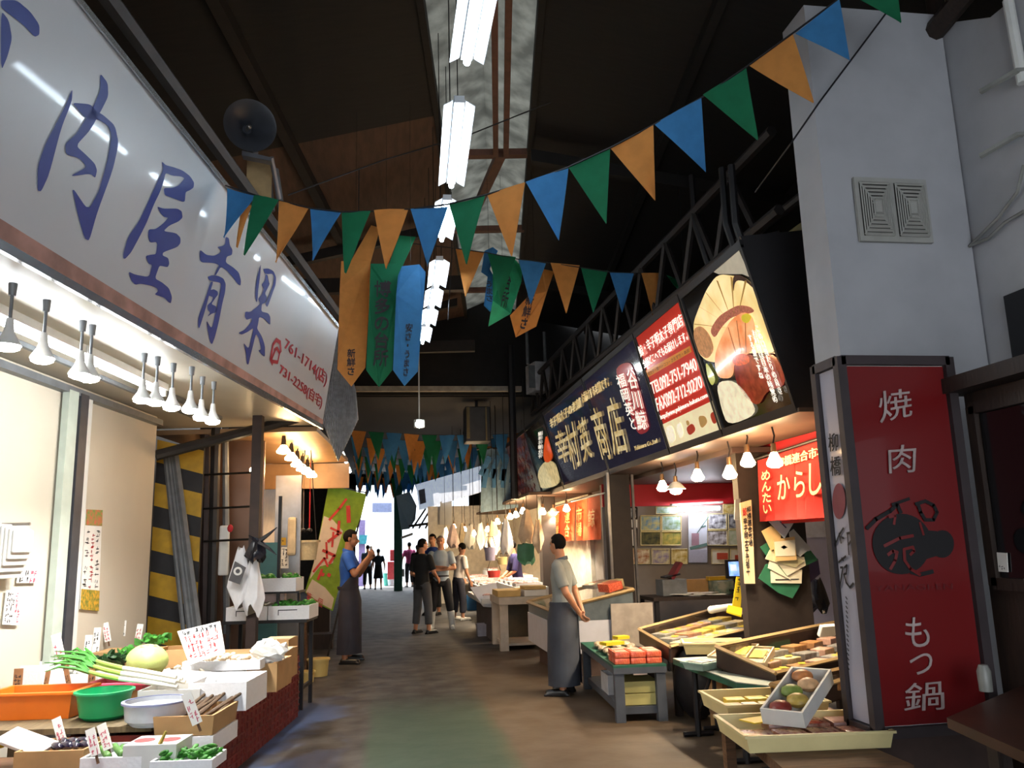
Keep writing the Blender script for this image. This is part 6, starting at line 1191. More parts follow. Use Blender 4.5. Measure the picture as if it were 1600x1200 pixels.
b = BM(); lathe(b, [(.001, 0), (.03, 0), (.032, .09), (.02, .12), (.001, .12)], atz(1541, 1080, .76), 14); tag(obj('white_cup', b, mat('grey_cup', '8a8a84', .4), None, True), 'small pale cup at the back of the corner table', 'cup')
# ---------------------------------------------------------------- pipes, truss and boxes above the right signs
b = BM()
for z in (3.95, 4.6): cone(b, (2.95, 5.6, z), (2.75, 15.5, z), .045, n=6)
for k in range(12):
    y = 6+k*.8; xx = 2.93-.02*k*.8
    cone(b, (xx, y, 3.95), (xx, y+.4, 4.6), .03, n=5); cone(b, (xx, y+.4, 4.6), (xx, y+.8, 3.95), .03, n=5)
tag(obj('roof_truss', b, mat('truss_steel', '2c2624', .6, var=.4)), 'long dark steel lattice truss above the right signboards', 'truss')
for lb, x, z in (('yellowish pipe running along the top of the food signboard', 3.05, 3.75), ('dark pipe running behind the signboard tops', 3.2, 4.1)):
    b = BM(); cone(b, (x, 5.3, z), (x-.1, 14, z+.15), .04, n=8); cone(b, (x, 5.3, z), (x+.5, 5.3, z), .04, n=8); tag(obj('service_pipe', b, mat('ochre_pipe', '6a5c34', .6) if 'yellow' in lb else dark), lb, 'pipe')
for px, y, lb in ((1086, 7.2, 'bent black hanger on the red signboard top'), (1135, 6.2, 'black hanger rod behind the food signboard'), (1150, 5.9, 'second black hanger rod behind the food signboard')):
    b = BM(); p = at(px, 350, y); tube(b, [p+V((0, 0, .5)), p, p+V((.1, 0, -.4))], .03, 6); tag(obj('sign_hanger', b, blk), lb, 'bracket')
t = thing('air_conditioner', 'pale air conditioner box hung beyond the navy signboards', 'air conditioner', at(835, 588, 14.8)); b = BM(); box(b, (.1, .2, 0), (.3, .5, .55), .2, bev=.02); obj('casing', b, mat('ac_white', 'b8b8bc', .5), t); b = BM(); box(b, (-.02, -.06, -.02), (.2, .02, .42), .2); obj('grille', b, grey, t); b = BM(); cone(b, (-.1, .1, .25), (-.1, .1, .9), .03); cone(b, (.25, .2, .25), (.25, .2, .9), .03); obj('hanger', b, grey, t)
t = thing('ventilation_unit', 'dark metal fan unit hung under the low roof', 'fan unit', at(745, 665, 16.5)); b = BM(); box(b, (0, 0, 0), (.5, .5, .7), bev=.02); obj('casing', b, dark, t); b = BM(); box(b, (-.2, -.27, .02), (.06, .04, .62)); box(b, (.16, -.27, 0), (.03, .04, .66)); obj('side_rail', b, MATS['ochre_pipe'], t)
b = BM(); cone(b, (0, 0, .3), (0, 0, .75), .03); obj('hanger', b, blk, t)
b = BM(); cone(b, at(804, 780, 15.4), at(798, 540, 15.4), .07, n=8); tag(obj('support_pipe', b, blk), 'black vertical pipe at the far end of menu signboard', 'pipe')
# ================================================================== PEOPLE
def remesh(bm, vox, name, M, parent, smooth_it=4, label=None):
    me = bpy.data.meshes.new('tmp'); bmesh.ops.recalc_face_normals(bm, faces=bm.faces); bm.to_mesh(me); bm.free()
    o = bpy.data.objects.new('tmp', me); COL.objects.link(o)
    r = o.modifiers.new('r', 'REMESH'); r.mode = 'VOXEL'; r.voxel_size = vox; r.use_smooth_shade = True
    s = o.modifiers.new('s', 'SMOOTH'); s.iterations = smooth_it; s.factor = .5
    dg = bpy.context.evaluated_depsgraph_get(); dg.update(); m2 = bpy.data.meshes.new_from_object(o.evaluated_get(dg)); m2.name = name
    bpy.data.objects.remove(o); bpy.data.meshes.remove(me)
    m2.materials.clear(); m2.materials.append(M)
    for p in m2.polygons: p.use_smooth = True; p.material_index = 0
    q = bpy.data.objects.new(name, m2); COL.objects.link(q); q.parent = parent
    if label: q['label'] = label
    return q
def ell(bm, zs, n=20):
    """closed loft of ellipses: (z, rx, ry, cx, cy)"""
    return ring_loft(bm, [[V((cx+rx*math.cos(2*math.pi*k/n), cy+ry*math.sin(2*math.pi*k/n), z)) for k in range(n)] for z, rx, ry, cx, cy in zs])
def hand(bm, w, d, pn, s, curl=.5, side=1):
    """palm at wrist w along d, pn = palm normal, s scale; four unequal fingers and a thumb from the side of the palm"""
    d = d.normalized(); pn = (pn-d*pn.dot(d)).normalized(); x = d.cross(pn)*side
    for k in range(4):
        a = w+x*(.03-.02*k)*s; cap(bm, w+x*(.02-.013*k)*s+d*.012*s, a+d*.085*s, .014*s, .0115*s, 7)
    for k, L in enumerate((.068, .078, .072, .055)):
        p = w+x*(.03-.02*k)*s+d*.085*s; dd = d
        for j, f in enumerate((.45, .32, .23)):
            dd = (dd*math.cos(curl*.6)+pn*math.sin(curl*.6)).normalized(); q = p+dd*L*f*s; cap(bm, p, q, (.0092-.0008*j)*s, (.0085-.0008*j)*s, 6); p = q
    p = w+x*.032*s+d*.03*s; dd = (d*.75+x*.75+pn*.25).normalized(); q = p+dd*.035*s; cap(bm, p, q, .012*s, .010*s, 7); d2 = (d*.9+x*.25+pn*.4).normalized(); cap(bm, q, q+d2*.03*s, .010*s, .0085*s, 7)
def person(label, loc, face, H, arms, M, vox=.009, head_yaw=0, head_pitch=0, lean=0, stance=.1, feet_out=.12, apron=None, trousers=True, hair='short', sleeve=.62, boots=None, shirt_hem=.5, collar=True, skirt=None, cuff=.06, skinM=None, belt=False, stride=0):
    sk = skinM or skin
    t = thing('person', label, 'person', loc, face)
    h = H; P = lambda x, y, z: V((x*h, y*h, z*h))
    def tilt(p):                                   # lean the torso forward about the hips
        if p.z <= .52*h: return p
        q = p-V((0, 0, .52*h)); c, s = math.cos(lean), math.sin(lean); return V((q.x, q.y*c+q.z*s, q.z*c-q.y*s+.52*h))
    hp = {s: P(s*.05, 0, .5) for s in (1, -1)}; kn = {s: P(s*(.052+stance*.12), .012+stride*s*.6, .275) for s in (1, -1)}; an = {s: P(s*(.05+stance*.22), -.005+stride*s, .042) for s in (1, -1)}
    hd = tilt(P(0, .018, .93)); nk = tilt(P(0, -.004, .825))
    Rh = Euler((-head_pitch-lean*.5, 0, head_yaw)).to_matrix()
    hq = lambda x, y, z: hd+Rh @ V((x*h, y*h, z*h))
    b = BM()
    sph(b, hq(0, -.004, .014), (.043*h, .053*h, .051*h), 18, Rh); sph(b, hq(0, .012, -.022), (.036*h, .042*h, .042*h), 16, Rh); sph(b, hq(0, .028, -.048), (.02*h, .019*h, .014*h), 10, Rh)
    cap(b, hq(0, .049, .002), hq(0, .063, -.018), .0055*h, .009*h, 8)
    for s in (1, -1):
        sph(b, hq(s*.0425, -.006, -.006), (.006*h, .011*h, .018*h), 8, Rh); sph(b, hq(s*.017, .046, .012), (.014*h, .006*h, .0045*h), 8, Rh); sph(b, hq(s*.02, .036, -.018), (.014*h, .014*h, .012*h), 8, Rh)
    sph(b, hq(0, .049, -.033), (.013*h, .008*h, .006*h), 8, Rh)
    cap(b, nk-V((0, 0, .03*h)), hd-Rh @ V((0, .012*h, .03*h)), .036*h, .031*h, 12)
    ell(b, [(p.z, rx*h, ry*h, 0, p.y) for p, rx, ry in ((tilt(P(0, 0, .49)), .078, .058), (tilt(P(0, 0, .55)), .083, .06), (tilt(P(0, 0, .62)), .076, .054), (tilt(P(0, 0, .72)), .092, .062), (tilt(P(0, 0, .79)), .094, .054), (tilt(P(0, 0, .83)), .05, .04))])
    SH, EL, WR = {}, {}, {}
    for s in (1, -1):
        SH[s] = tilt(P(s*.103, 0, .795)); e, w_, pn, cu = arms[s]; EL[s] = P(*e); WR[s] = P(*w_)
        cap(b, SH[s], EL[s], .03*h, .0235*h, 12); cap(b, EL[s], WR[s], .0235*h, .0155*h, 12); hand(b, WR[s], (WR[s]-EL[s]).normalized() if len(arms[s]) < 5 or True else None, V(pn), h/1.7, cu, s)
        cap(b, hp[s], kn[s], .05*h, .036*h, 12); cap(b, kn[s], an[s], .034*h, .022*h, 12)
        f = V((s*math.sin(feet_out), math.cos(feet_out), 0)); cap(b, an[s]+V((0, 0, -.018*h)), an[s]+f*.1*h+V((0, 0, -.026*h)), .022*h, .016*h, 8)
    body = remesh(b, vox, 'body', sk, t)
    # eyes, brows, mouth
    b = BM()
    for s in (1, -1): sph(b, hq(s*.017, .0495, .004), (.006*h, .004*h, .0035*h), 8, Rh)
    obj('eyes', b, ink, body, True)
    b = BM(); sph(b, hq(0, .0555, -.0335), (.011*h, .003*h, .0022*h), 8, Rh); obj('mouth', b, mat('lip', '8a4a40', .6), body, True)
    b = BM()
    for s in (1, -1): cap(b, hq(s*.009, .0525, .0145), hq(s*.026, .045, .0155), .0022*h, .0018*h, 6)
    obj('eyebrows', b, M['hair'], body, True)
    # hair: a cap that dips inside the head over the face
    if hair != 'none':
        b = BM(); sph(b, (0, 0, 0), 1, 28)
        for v in b.verts:
            u = v.co.copy(); front = u.y; low = {'short': -.3, 'long': -.85, 'bald': -.2, 'thin': -.3}[hair]
            if u.y < -.1 and hair != 'long': low = -.8
            k = 1.0
            if front > .3 and u.z < .5: k = .82
            if abs(u.x) > .8 and u.z < -.15 and u.y > -.1: k = .86
            if u.z < low: k = .8
            if hair == 'bald' and u.z > .35: k = .9
            kk = 1.0+.02*math.sin(19*u.x+7*u.z)+.015*math.sin(31*u.y)
            v.co = V((u.x*.0475*kk, u.y*.0575*kk-.005, u.z*.0555*kk+.017))*k if k < 1 else V((u.x*.0475*kk, u.y*.0575*kk-.006, u.z*.056*kk+.017))
            v.co = hd+Rh @ (v.co*h)
        obj('hair', b, M['hair'], t, True)
    # shirt
    b = BM(); ex = .008
    zs = [(shirt_hem, .088, .068), (.55, .088, .067), (.62, .083, .062), (.72, .099, .07), (.785, .1, .06), (.82, .07, .05), (.838, .045, .043)]
    ell(b, [(tilt(P(0, 0, z)).z, rx*h, ry*h, 0, tilt(P(0, 0, z)).y) for z, rx, ry in zs])
    for s in (1, -1):
        e = SH[s].lerp(EL[s], sleeve); sph(b, SH[s], .038*h, 12); cone(b, SH[s], e, .039*h, .037*h, 14)
    shirt = remesh(b, vox, 'shirt', M['shirt'], t)
    if collar:
        b = BM(); c = tilt(P(0, 0, .832)); ring_loft(b, [[c+V(((r_*.95)*h*math.cos(a), r_*h*math.sin(a)-.004*h, z*h-.012*h*math.sin(a))) for a in [2*math.pi*k/20 for k in range(20)]] for r_, z in ((.046, -.006), (.04, .016), (.036, .016), (.042, -.006))]); obj('collar', b, M.get('collar', M['shirt']), shirt, True)
    if trousers:
        b = BM(); ell(b, [(.455*h, .08*h, .062*h, 0, 0), (.5*h, .09*h, .068*h, 0, 0), (.56*h, .084*h, .063*h, 0, 0)])
        for s in (1, -1):
            a_ = an[s]+(kn[s]-an[s])*(cuff/.25); cone(b, hp[s], kn[s], .057*h, .047*h, 14); cone(b, kn[s], a_, .047*h, .04*h, 14); sph(b, kn[s], .046*h, 10); sph(b, hp[s], .056*h, 10)
        remesh(b, vox, 'trousers', M['trousers'], t)
    if belt: b = BM(); ell(b, [(.552*h, .0885*h, .0675*h, 0, 0), (.57*h, .0885*h, .0675*h, 0, 0)]); obj('belt', b, blk, t)
    for s in (1, -1):
        f = V((s*math.sin(feet_out), math.cos(feet_out), 0)); b = BM()
        if boots: cone(b, V((an[s].x, an[s].y, .012*h)), V((kn[s].x*.5+an[s].x*.5, an[s].y, boots*h)), .034*h, .042*h, 14)
        cap(b, V((an[s].x, an[s].y-.012*h, .02*h)), V((an[s].x, an[s].y, .018*h))+f*.095*h, .026*h, .023*h, 10); box(b, V((an[s].x, an[s].y, .007*h))+f*.04*h, (.05*h, .16*h, .014*h), -s*feet_out)
        remesh(b, vox, 'boot' if boots else 'shoe', M['shoes'], t, 2)
    if apron:                                       # (top z, bottom z, wrap) long apron hanging from the waist, with a bib if it starts high
        top, bot, wrap = apron; b = BM(); n = 26; rings = []
        zz_ = [bot, bot+.1, .25, .36, .46, .53, .56]+([.6, .64, .67, top] if top > .6 else [top])
        for z in zz_:
            w_ = 1.0 if z <= .56 else 1.0-.8*(z-.56)/.14; A = wrap*w_; rr = []
            fl = .012*(1-z/.56) if z < .56 else 0
            for k in range(n):
                a = math.pi/2+A*(2*k/(n-1)-1); rx = (.1+fl*1.6+.02*(z < .5)) if z < .56 else .104; ry = (.085+fl+.012*(z < .5)) if z < .56 else .078
                wob = 1+.03*math.sin(9*a+z*12)*(1 if z < .5 else 0); q = tilt(P(0, 0, z)); rr.append(V((rx*h*wob*math.cos(a), ry*h*wob*math.sin(a)+q.y, q.z)))
            rings.append(rr+[p*1.0+V((0, -.006, 0)) if False else V((p.x*.97, (p.y-tilt(P(0, 0, z)).y)*.97+tilt(P(0, 0, z)).y, p.z)) for p in reversed(rr)])
        ring_loft(b, rings); obj('apron', b, M['apron'], t, True)
        b = BM(); ell(b, [(.548*h, .106*h, .083*h, 0, 0), (.568*h, .106*h, .083*h, 0, 0)]); obj('apron_tie', b, M['apron'], t)
    if skirt:
        b = BM(); ell(b, [(skirt*h, .125*h, .1*h, 0, 0), (.42*h, .105*h, .08*h, 0, 0), (.56*h, .088*h, .068*h, 0, 0), (.6*h, .086*h, .066*h, 0, 0)]); obj('skirt', b, M['skirt'], t, True)
    return t
hairB = mat('black_hair', '120e0c', .85, var=.3, scale=60, spec=.15); hairG = mat('grey_hair', '6c6862', .6, var=.3, scale=60); hairD = mat('dark_greying_hair', '2c2724', .55, var=.4, scale=60)
skinD = mat('tanned_skin', '9a6a4e', .55, var=.1, scale=20)
apM = mat('apron_navy', '2c2c38', .8, var=.25, scale=5); shoeM = mat('black_shoe', '141214', .35, var=.2); trM = mat('black_trousers', '17171c', .85, var=.3)
DN = ((.125, -.01, .615), (.13, .03, .475), (-1, 0, 0), .5)
def down(s, dx=0, dy=0): return ((s*(.135+dx), -.015, .62), (s*(.135+dx), .03+dy, .478), (-s, 0, 0), .5)
D90 = math.pi/2
# man in blue polo and long apron, in profile, hands raised to his chin
b1 = atz(543, 1035, 0)
t = person('man in blue polo shirt and long dark apron raising both hands to his chin', (b1.x, b1.y, 0), -D90-.12, 1.77, {1: ((.15, .07, .66), (.045, .165, .79), (-.7, -.2, .2), .9), -1: ((-.15, .06, .65), (-.035, .17, .775), (.7, -.2, .2), .9)},
    dict(shirt=mat('polo_blue', '1f56b0', .8, var=.15), trousers=apM, apron=apM, hair=hairB, shoes=shoeM), .008, head_pitch=.08, apron=(.7, .07, 2.2), skinM=skinD, sleeve=.75, stance=.25)
b = BM(); box(b, (-.0, .31, 1.49), (.06, .03, .1), bev=.01); obj('phone', b, grey, None); o = bpy.data.objects['phone']; o.location = t.location; o.rotation_euler = (0, 0, -D90-.12); tag(o, 'small pale phone held up by the man in blue polo', 'phone')
# man in grey polo, seen from behind, hands clasped behind his back
g1 = atz(884, 1084, 0)
person('man in grey polo and long dark wrap apron with hands clasped behind his back', (g1.x, g1.y, 0), D90-.45, 1.6, {1: ((.135, -.055, .63), (.025, -.125, .505), (0, -1, .0), .7), -1: ((-.135, -.06, .63), (-.025, -.115, .5), (0, -1, .0), .7)},
    dict(shirt=mat('polo_grey', '8a8f8c', .85, var=.12), collar=mat('polo_collar', '5a6470', .85), trousers=apM, apron=mat('apron_slate', '3a3f4a', .8, var=.25, scale=5), hair=hairB, shoes=shoeM), .008, head_yaw=-.55, apron=(.57, .06, 3.0), sleeve=.8, stance=.15)
# group of three by the fish stalls
k1 = atz(660, 990, 0)
person('man in black T-shirt and faded grey jeans, back turned, beside the man with folded arms', (k1.x, k1.y, 0), -.75, 1.66, {1: ((.14, .03, .64), (.12, .12, .57), (-1, 0, 0), .5), -1: ((-.15, .0, .63), (-.1, .12, .56), (1, 0, 0), .5)},
    dict(shirt=mat('tee_black', '17191b', .9, var=.2), trousers=mat('grey_jeans', '4c4e52', .85, var=.3, scale=6), hair=hairB, shoes=shoeM), .011, head_yaw=-.35, collar=False, sleeve=.85, shirt_hem=.46, stance=.2)
l1 = atz(690, 983, 0)
person('grey haired man in pale blue polo, black trousers and white boots with folded arms', (l1.x, l1.y, 0), math.pi-.15, 1.72, {1: ((.15, .045, .655), (-.035, .12, .655), (0, .3, -1), .3), -1: ((-.15, .045, .645), (.04, .115, .625), (0, .3, -1), .3)},
    dict(shirt=mat('polo_pale_blue', '9fb0bc', .85, var=.1), trousers=trM, hair=hairG, shoes=mat('white_boot', 'd4d4d0', .35, var=.06)), .011, hair='bald', boots=.19, cuff=.16, stance=.3, sleeve=.75, belt=True)
w1 = atz(717, 969, 0)
person('dark haired woman in white T-shirt and dark trousers leaning to the fish counter', (w1.x, w1.y, 0), -1.1, 1.58, {1: ((.14, .04, .62), (.14, .1, .49), (-1, 0, 0), .5), -1: ((-.14, .06, .63), (-.12, .15, .52), (1, 0, 0), .5)},
    dict(shirt=mat('tee_white', 'd6ccc4', .85, var=.08), trousers=apM, hair=hairB, shoes=mat('white_shoe', 'c8c4bc', .6)), .012, lean=.12, hair='long', collar=False, head_yaw=1.9, head_pitch=.25, sleeve=.8, stance=.25)
h1 = at(677, 905, 19.5)
person('man in royal blue shirt standing behind the group of three', (h1.x, h1.y, 0), 2.6, 1.8, {1: down(1), -1: down(-1)}, dict(shirt=mat('shirt_royal', '20408c', .85), trousers=trM, hair=hairB, shoes=shoeM), .015, collar=False)
v1 = at(790, 905, 16.35)
person('fishmonger in dark navy top bending behind the fish counter', (v1.x+.25, v1.y, 0), 1.7, 1.6, {1: ((.13, .08, .63), (.08, .18, .56), (-1, 0, 0), .5), -1: ((-.13, .08, .63), (-.08, .18, .56), (1, 0, 0), .5)}, dict(shirt=mat('navy_top', '262052', .85), trousers=trM, hair=hairB, shoes=shoeM), .014, lean=.15, collar=False, sleeve=1.0)
# walkers near the far exit
p1 = atz(640, 917, 0)
person('person in pink shirt and dark trousers walking to the bright exit', (p1.x, p1.y, 0), .2, 1.72, {1: down(1, .02), -1: down(-1, .04)}, dict(shirt=mat('shirt_pink', 'c04a80', .85), trousers=trM, hair=hairB, shoes=shoeM), .02, collar=False, stride=.05)
p2 = atz(653, 925, 0)
person('grey haired person in black clothes walking behind the pink shirt', (p2.x, p2.y, 0), .1, 1.6, {1: down(1), -1: down(-1)}, dict(shirt=MATS['tee_black'], trousers=trM, hair=hairG, shoes=shoeM), .02, collar=False, hair='thin', stride=.04)
c1 = atz(591, 921, 0)
person('woman in dark dress walking out into the bright exit', (c1.x, c1.y, 0), 0, 1.5, {1: down(1, .02), -1: down(-1, .02)}, dict(shirt=mat('dress_dark', '2c3440', .85), trousers=trM, skirt=MATS['tee_black'], hair=hairB, shoes=shoeM), .02, trousers=False, skirt=.27, hair='long', collar=False)
c2 = atz(574, 921, 0)
person('man in pale blue shirt walking out beside the woman in dark dress', (c2.x, c2.y+.3, 0), .1, 1.65, {1: down(1), -1: down(-1)}, dict(shirt=mat('shirt_steel', '6c7f94', .85), trousers=trM, hair=hairB, shoes=shoeM), .02, collar=False, stride=.05)
b = BM(); box(b, (p1.x-.28, p1.y-.1, .55), (.16, .1, .3), bev=.02); tag(obj('shopping_bag', b, mat('pale_tote', 'b8b4ac', .7)), 'pale bag carried by the person in pink shirt', 'bag')
# ================================================================== FAR STALLS AND STREET
fishM = mat('ice_fish', 'd8b8b0', .35, var=.35, scale=30, col2='8a5a54')
R = random.Random(21)
def counter(lb, c, L, W, H, M, seed, label_fish, n=8, step=True):
    t = thing('fish_counter', lb, 'counter', c)
    b = BM(); box(b, (0, 0, H-.04), (W, L, .08)); obj('countertop', b, M, t)
    b = BM(); box(b, (.05, 0, (H-.08)/2), (W*.8, L*.96, H-.08)); obj('base', b, mat('counter_base', '5c5456', .7, var=.3), t)
    if step: b = BM(); box(b, (W*.25, 0, H+.08), (W*.5, L, .16)); obj('raised_step', b, M, t)
    Rr = random.Random(seed); wd = ['first', 'second', 'third', 'fourth', 'fifth', 'sixth', 'seventh', 'eighth', 'ninth', 'tenth']
    for k in range(n):
        y = -L/2+(k+.5)*L/n; up = k % 2; x = W*.25 if up else -W*.25; z = H+(.16 if up else 0)+.002
        tr = thing('fish_tray', 'white foam tray of fish, %s from the near end of %s' % (wd[k], label_fish), 'tray', V(c)+V((x, y, z)), Rr.uniform(-.1, .1), 'trays on '+label_fish)
        b = BM(); openbox(b, W*.42, L/n*.85, .05, .015); obj('foam_tray', b, styro, tr); b = BM()
        for j in range(7): sph(b, (Rr.uniform(-.15, .15)*W, Rr.uniform(-.3, .3)*L/n, .05), (.09, .03, .025), 7, Euler((0, 0, Rr.uniform(-.6, .6))).to_matrix())
        o = obj('fish_layer', b, fishM, tr, True); o['kind'] = 'stuff'
    return t
counter('white fish counter nearest, beyond the stone table', (2.05, 14.9, 0), 2.4, 1.1, .66, white, 1, 'the nearest fish counter', 8)
counter('white fish counter second along the aisle', (2.42, 18.1, 0), 2.8, 1.1, .68, white, 2, 'the second fish counter', 8)
counter('fish counter third along the aisle, near the white shirted woman', (2.55, 21.4, 0), 3.0, 1.1, .7, styro, 3, 'the third fish counter', 6)
b = BM(); prism(b, [at(735, 918, 13.9), at(775, 910, 13.9), at(783, 950, 13.7), at(755, 948, 13.8), at(742, 932, 13.9)], (0, .02, 0)); tag(obj('plastic_sheet', b, bagm), 'white plastic sheet hanging over the front of nearest fish counter', 'plastic sheet')
for px, py, s, M, lb in ((738, 945, (.3, .3, .35), mat('blue_tub', '2c6496', .45), 'blue tub on the floor under the nearest fish counter'), (766, 972, (.36, .3, .3), styro, 'white foam box on the floor before the nearest fish counter'), (758, 985, (.3, .26, .2), mat('grey_bin', '9a98a4', .5), 'pale grey basin on the floor beside the foam box')):
    c = atz(px, py+8, 0); b = BM(); openbox(b, s[0], s[1], s[2], .02, .02); tag(obj('floor_tub', b, M, loc=(c.x, c.y, 0)), lb, 'tub')
# back wall of the fish stalls with bags and pails
b = BM(); box(b, (3.5, 19, 1.3), (.08, 9.5, 2.6)); struct('wall_fish_stalls', b, mat('warm_stall_wall', 'e4dccc', .7, var=.2))
b = BM(); box(b, (2.3, 23.2, 1.3), (2.4, .08, 2.6)); struct('wall_stall_end', b, MATS['warm_stall_wall'])
for k, (px, py, Y, w_, h, M, lb) in enumerate(((823, 815, 14.2, .3, .55, mat('tan_bag2', 'd0b89a', .7), 'large tan bag hanging above the fish counter'), (790, 830, 15.5, .25, .6, bagm, 'white bag hanging at the middle of the fish stall'), (770, 832, 16.5, .28, .6, mat('cream_hanging', 'd8c8a8', .7), 'cream bag hanging beside the white bag'), (750, 835, 17.5, .2, .5, bagm, 'thin white bag hanging left of the cream bag'.replace('left of', 'beyond')), (840, 830, 14.0, .2, .5, MATS['tan_bag2'], 'narrow tan bag hanging next to the grey pillar'), (735, 838, 19, .28, .5, white, 'white cloth bundle hanging by the stall lamps'), (708, 838, 20, .3, .5, mat('pinkish_bag', 'dcc4c0', .6), 'pinkish white bag hanging above the woman in white'), (722, 836, 20.6, .2, .6, MATS['cream_hanging'] if 'cream_hanging' in MATS else white, 'narrow cream bag hanging between the white bundle and pinkish bag'), (760, 850, 18.4, .16, .4, white, 'small white bag hanging behind the thin white bag'), (695, 842, 21.6, .24, .5, bagm, 'milky bag hanging farthest along the fish stalls'), (778, 846, 17.2, .2, .4, MATS['tan_bag2'], 'short tan bag hanging behind the cream bag'))):
    plastic_bag('hanging_bag', at(px, py-18, Y), w_, .16, h, M, lb, k+11, .3)
    o = [x for x in COL.objects if x.get('label') == lb][0]; b = BM(); cone(b, (0, 0, -.02), (0, 0, (2.34 if o.location.x > 2.4 else 4.38)-o.location.z), .005, n=4); obj('cord', b, blk, o)
t = plastic_bag('green_bag', at(823, 850, 14.1), .3, .14, .32, gb, 'dark green bag hanging under the large tan bag', 4, .9)
for px, py, Y, r, h, M, lb in ((766, 866, 16, .11, .25, mat('lilac_pail', '8a8498', .5), 'lilac grey pail hanging at the fish stall'), (772, 892, 16, .13, .12, mat('red_bowl', 'c03428', .4), 'red plastic bowl under the lilac pail'), (785, 872, 16, .1, .14, mat('yellow_scale', 'd8c88a', .5), 'round yellow scale pan beside the lilac pail')):
    t = thing('hanging_pail', lb, 'pail', at(px, py+10, Y)); b = BM(); lathe(b, [(.001, 0), (r*.8, 0), (r, h), (r-.01, h), (r*.78, .01), (.001, .01)], n=18); obj('pail_body', b, M, t, True); b = BM(); tube(b, [(-r, 0, h), (-r*.5, 0, h+.2), (r*.5, 0, h+.2), (r, 0, h)], .008, 5); obj('handle', b, dark, t)
t = thing('weighing_scale', 'box shaped weighing scale with looped handle at the second counter', 'scale', (2.5, 17.9, .85)); b = BM(); box(b, (0, 0, .16), (.34, .2, .3), bev=.01); obj('casing', b, mat('scale_beige', 'b8a88c', .5), t); b = BM(); tube(b, [(-.12, 0, .3), (-.12, 0, .48), (.12, 0, .48), (.12, 0, .38)], .012, 6); obj('handle', b, dark, t)
# stall bulbs
FB = [(817, 797, 15.5, 'big round bulb over the nearest fish counter'), (806, 803, 15.9, 'bulb close behind the big round bulb'), (797, 806, 16.6, 'small bulb over the second fish counter'), (790, 815, 16.2, 'flat shaded bulb above the white bag'), (777, 814, 17, 'bulb beside the flat shaded bulb'), (762, 826, 18, 'bulb over the far end of the second counter'), (740, 832, 19, 'bright bulb above the white cloth bundle'), (752, 834, 19.6, 'twin bulb beside the bright bulb at third counter'), (726, 826, 21, 'small bulb at the third fish counter'), (709, 822, 21.5, 'first tiny bulb of the farthest stall'), (683, 826, 24, 'farthest tiny bulb of the stalls'), (848, 798, 14.5, 'bulb close to the far dark pillar')]
for i, (px, py, Y, lb) in enumerate(FB):
    o = dup(wb, at(px, py, Y), None, lb, 'bulbs over the fish stalls')
    for c in o.children:
        if c.name.startswith('shade'): bpy.data.objects.remove(c)
    b = BM(); cone(b, (0, 0, .25), (0, 0, (2.34 if o.location.x > 2.4 else 4.38)-o.location.z), .006, n=4); obj('drop_cord', b, blk, o)
b = BM(); box(b, (2.95, 18.5, 2.36), (1.1, 8.6, .05)); struct('soffit_stalls', b, mat('brown_awning', '4a3426', .7, var=.3))
# painted blue sheet, pale lit sign, grey awning, white cloth
t = thing('painted_sheet', 'blue and pink painted cloth sheet hung before the fish stalls', 'cloth', at(780, 798, 17.5), world=True); q = [at(751, 801, 17.5), at(810, 793, 17.5), at(809, 698, 17.5), at(752, 702, 17.5)]
b = BM(); n = V((0, -1, 0)); rows = []
for r in range(8):
    v = r/7; rows.append([((q[0]*(1-u)+q[1]*u)*(1-v)+(q[3]*(1-u)+q[2]*u)*v)+n*.03*math.sin(u*18+v*3) for u in [k/12 for k in range(13)]])
ring_loft(b, [rw+[x-n*.004 for x in reversed(rw)] for rw in rows]); obj('cloth', b, cloth('painted_cloth', '9db8cc', .4, .5), t, True)
b = BM(); cone(b, q[3]-V((.1, 0, 0)), q[2]+V((.1, 0, 0)), .02); obj('rod', b, dark, t)
b = BM()
for k in range(4): stroke(b, [at(752+k*16, 740+k*4, 17.42), at(764+k*14, 716-k*2, 17.42)], .12, n, .01); stroke(b, [at(756+k*15, 760, 17.42), at(760+k*14, 735, 17.42)], .1, n, .01)
obj('painted_peaks', b, mat('paint_blue', '3c6f9c', .8, var=.3), t)
t = thing('pale_banner_sign', 'long pale blue and white signboard above the far stalls', 'signboard', at(690, 790, 22), world=True)
q = [at(655, 797, 25.5), at(751, 768, 19.5), at(751, 728, 19.5), at(650, 757, 25.5)]; n = (q[1]-q[0]).cross(q[3]-q[0]).normalized(); n = n if n.y < 0 else -n
b = BM(); prism(b, q, -n*.12); obj('panel', b, mat('pale_blue_sign', 'c4d2e6', .35, var=.15, emit=.5), t)
b = BM(); s = sub(q, .3, .0, 1, .45); prism(b, [p+n*.01 for p in s], n*.004); obj('white_band', b, mat('white_sign_band', 'f0f2f8', .4, emit=.9), t)
b = BM(); s = sub(q, .04, .2, .16, .75); prism(b, [p+n*.01 for p in s], n*.004); obj('picture', b, mat('sign_picture', '8a94b8', .5, var=.4, scale=8), t)
t = thing('grey_awning', 'curved grey awning panel at the end of the far stalls', 'awning', at(635, 800, 28), world=True)
b = BM(); A = [at(619, 775, 28), at(640, 768, 28), at(651, 790, 27.6), at(649, 812, 27.4), at(640, 826, 27.6), at(627, 828, 28)]; prism(b, A, (0, .15, 0)); obj('panel', b, cloth('awning_grey', 'a8b8c0', .1, .5), t)
b = BM(); prism(b, [at(628, 838, 27.8), at(645, 832, 27.6), at(645, 836, 27.6), at(628, 842, 27.8)], (0, .3, 0)); obj('valance', b, white, t)
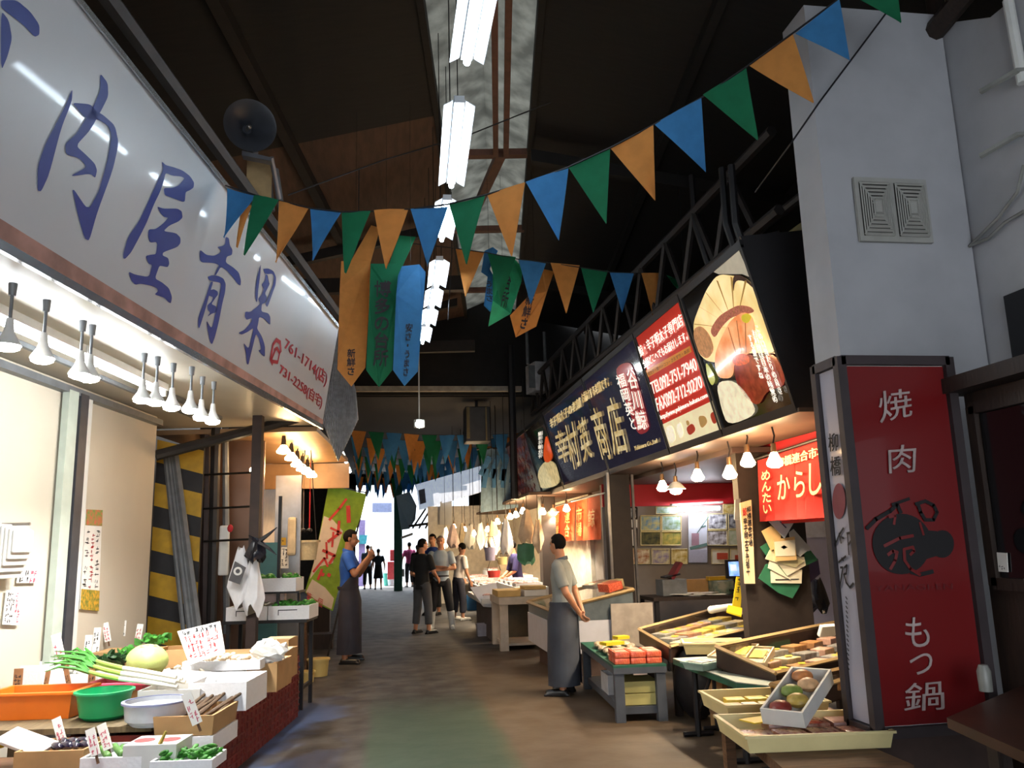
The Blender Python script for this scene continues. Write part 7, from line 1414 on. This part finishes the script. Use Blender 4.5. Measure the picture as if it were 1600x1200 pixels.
b = BM(); prism(b, [at(687, 820, 22.9), at(706, 820, 22.7), at(706, 778, 22.7), at(688, 784, 22.9)], (0, .03, 0)); tag(obj('hanging_sheet', b, white), 'white paper sheet hanging under the pale signboard', 'sheet')
b = BM()
for k in range(5): cone(b, at(645+k*10, 825, 26), at(665+k*8, 795, 25), .03, n=5)
cone(b, at(640, 822, 26), at(690, 815, 25), .04, n=5); tag(obj('awning_frame', b, dark), 'dark folded awning frame under the pale signboard', 'frame')
# green post, signs and street things at the exit
b = BM(); p = at(622, 800, 31); box(b, (p.x, p.y, 2.1), (.3, .2, 4.2)); tag(obj('green_post', b, mat('dark_green_post', '2c7a6c', .6)), 'dark green post at the bright exit', 'post')
t = thing('exit_shopfront', 'purple and teal shopfront strip seen through the bright exit', 'shopfront', at(566, 900, 36), world=True); b = BM(); prism(b, [at(559, 925, 36), at(570, 925, 36), at(571, 812, 36), at(561, 812, 36)], (0, .2, 0)); obj('wall', b, mat('lilac_front', '8a7cae', .7), t); b = BM(); prism(b, [at(560, 850, 35.9), at(572, 850, 35.9), at(574, 836, 35.9), at(562, 836, 35.9)], (0, .1, 0)); obj('teal_sign', b, mat('teal_sign', '3f9cae', .6), t)
t = thing('window_house', 'pale house front with small window above the exit', 'house', at(595, 790, 40), world=True); b = BM(); prism(b, [at(572, 920, 40), at(618, 920, 40), at(618, 770, 40), at(572, 770, 40)], (0, 2, 0)); obj('wall', b, mat('pale_house', 'd8dce4', .8), t); b = BM(); prism(b, [at(582, 800, 39.9), at(612, 800, 39.9), at(612, 786, 39.9), at(582, 786, 39.9)], (0, .05, 0)); obj('window', b, mat('house_window', '5c6480', .3), t)
t = thing('red_crate_stack', 'red plastic crates stacked outside the exit', 'crate stack', at(616, 905, 35)); b = BM(); box(b, (0, 0, .35), (.55, .5, .7), bev=.03); obj('lower_crate', b, mat('bright_red_plastic', 'c8484c', .5), t); b = BM(); box(b, (.05, 0, .95), (.45, .4, .45), bev=.03); obj('upper_crate', b, MATS['bright_red_plastic'], t)
for px, r, h, M, lb in ((606, .2, .5, mat('teal_bucket', '3fae9c', .5), 'teal bucket standing outside the exit'), (613, .22, .42, mat('pale_bucket', 'c8d4d8', .5), 'pale bucket standing before the red crates')):
    p = atz(px, 915, 0); t = thing('street_bucket', lb, 'bucket', (p.x, p.y, 0)); b = BM(); lathe(b, [(.001, 0), (r*.8, 0), (r, h), (r-.02, h), (r*.75, .02), (.001, .02)], n=16); obj('bucket_body', b, M, t, True)
b = BM(); box(b, (1.7, 44, 4), (5.5, .4, 8)); struct('street_facade', b, mat('pale_facade', 'd0d4d8', .8, var=.1))
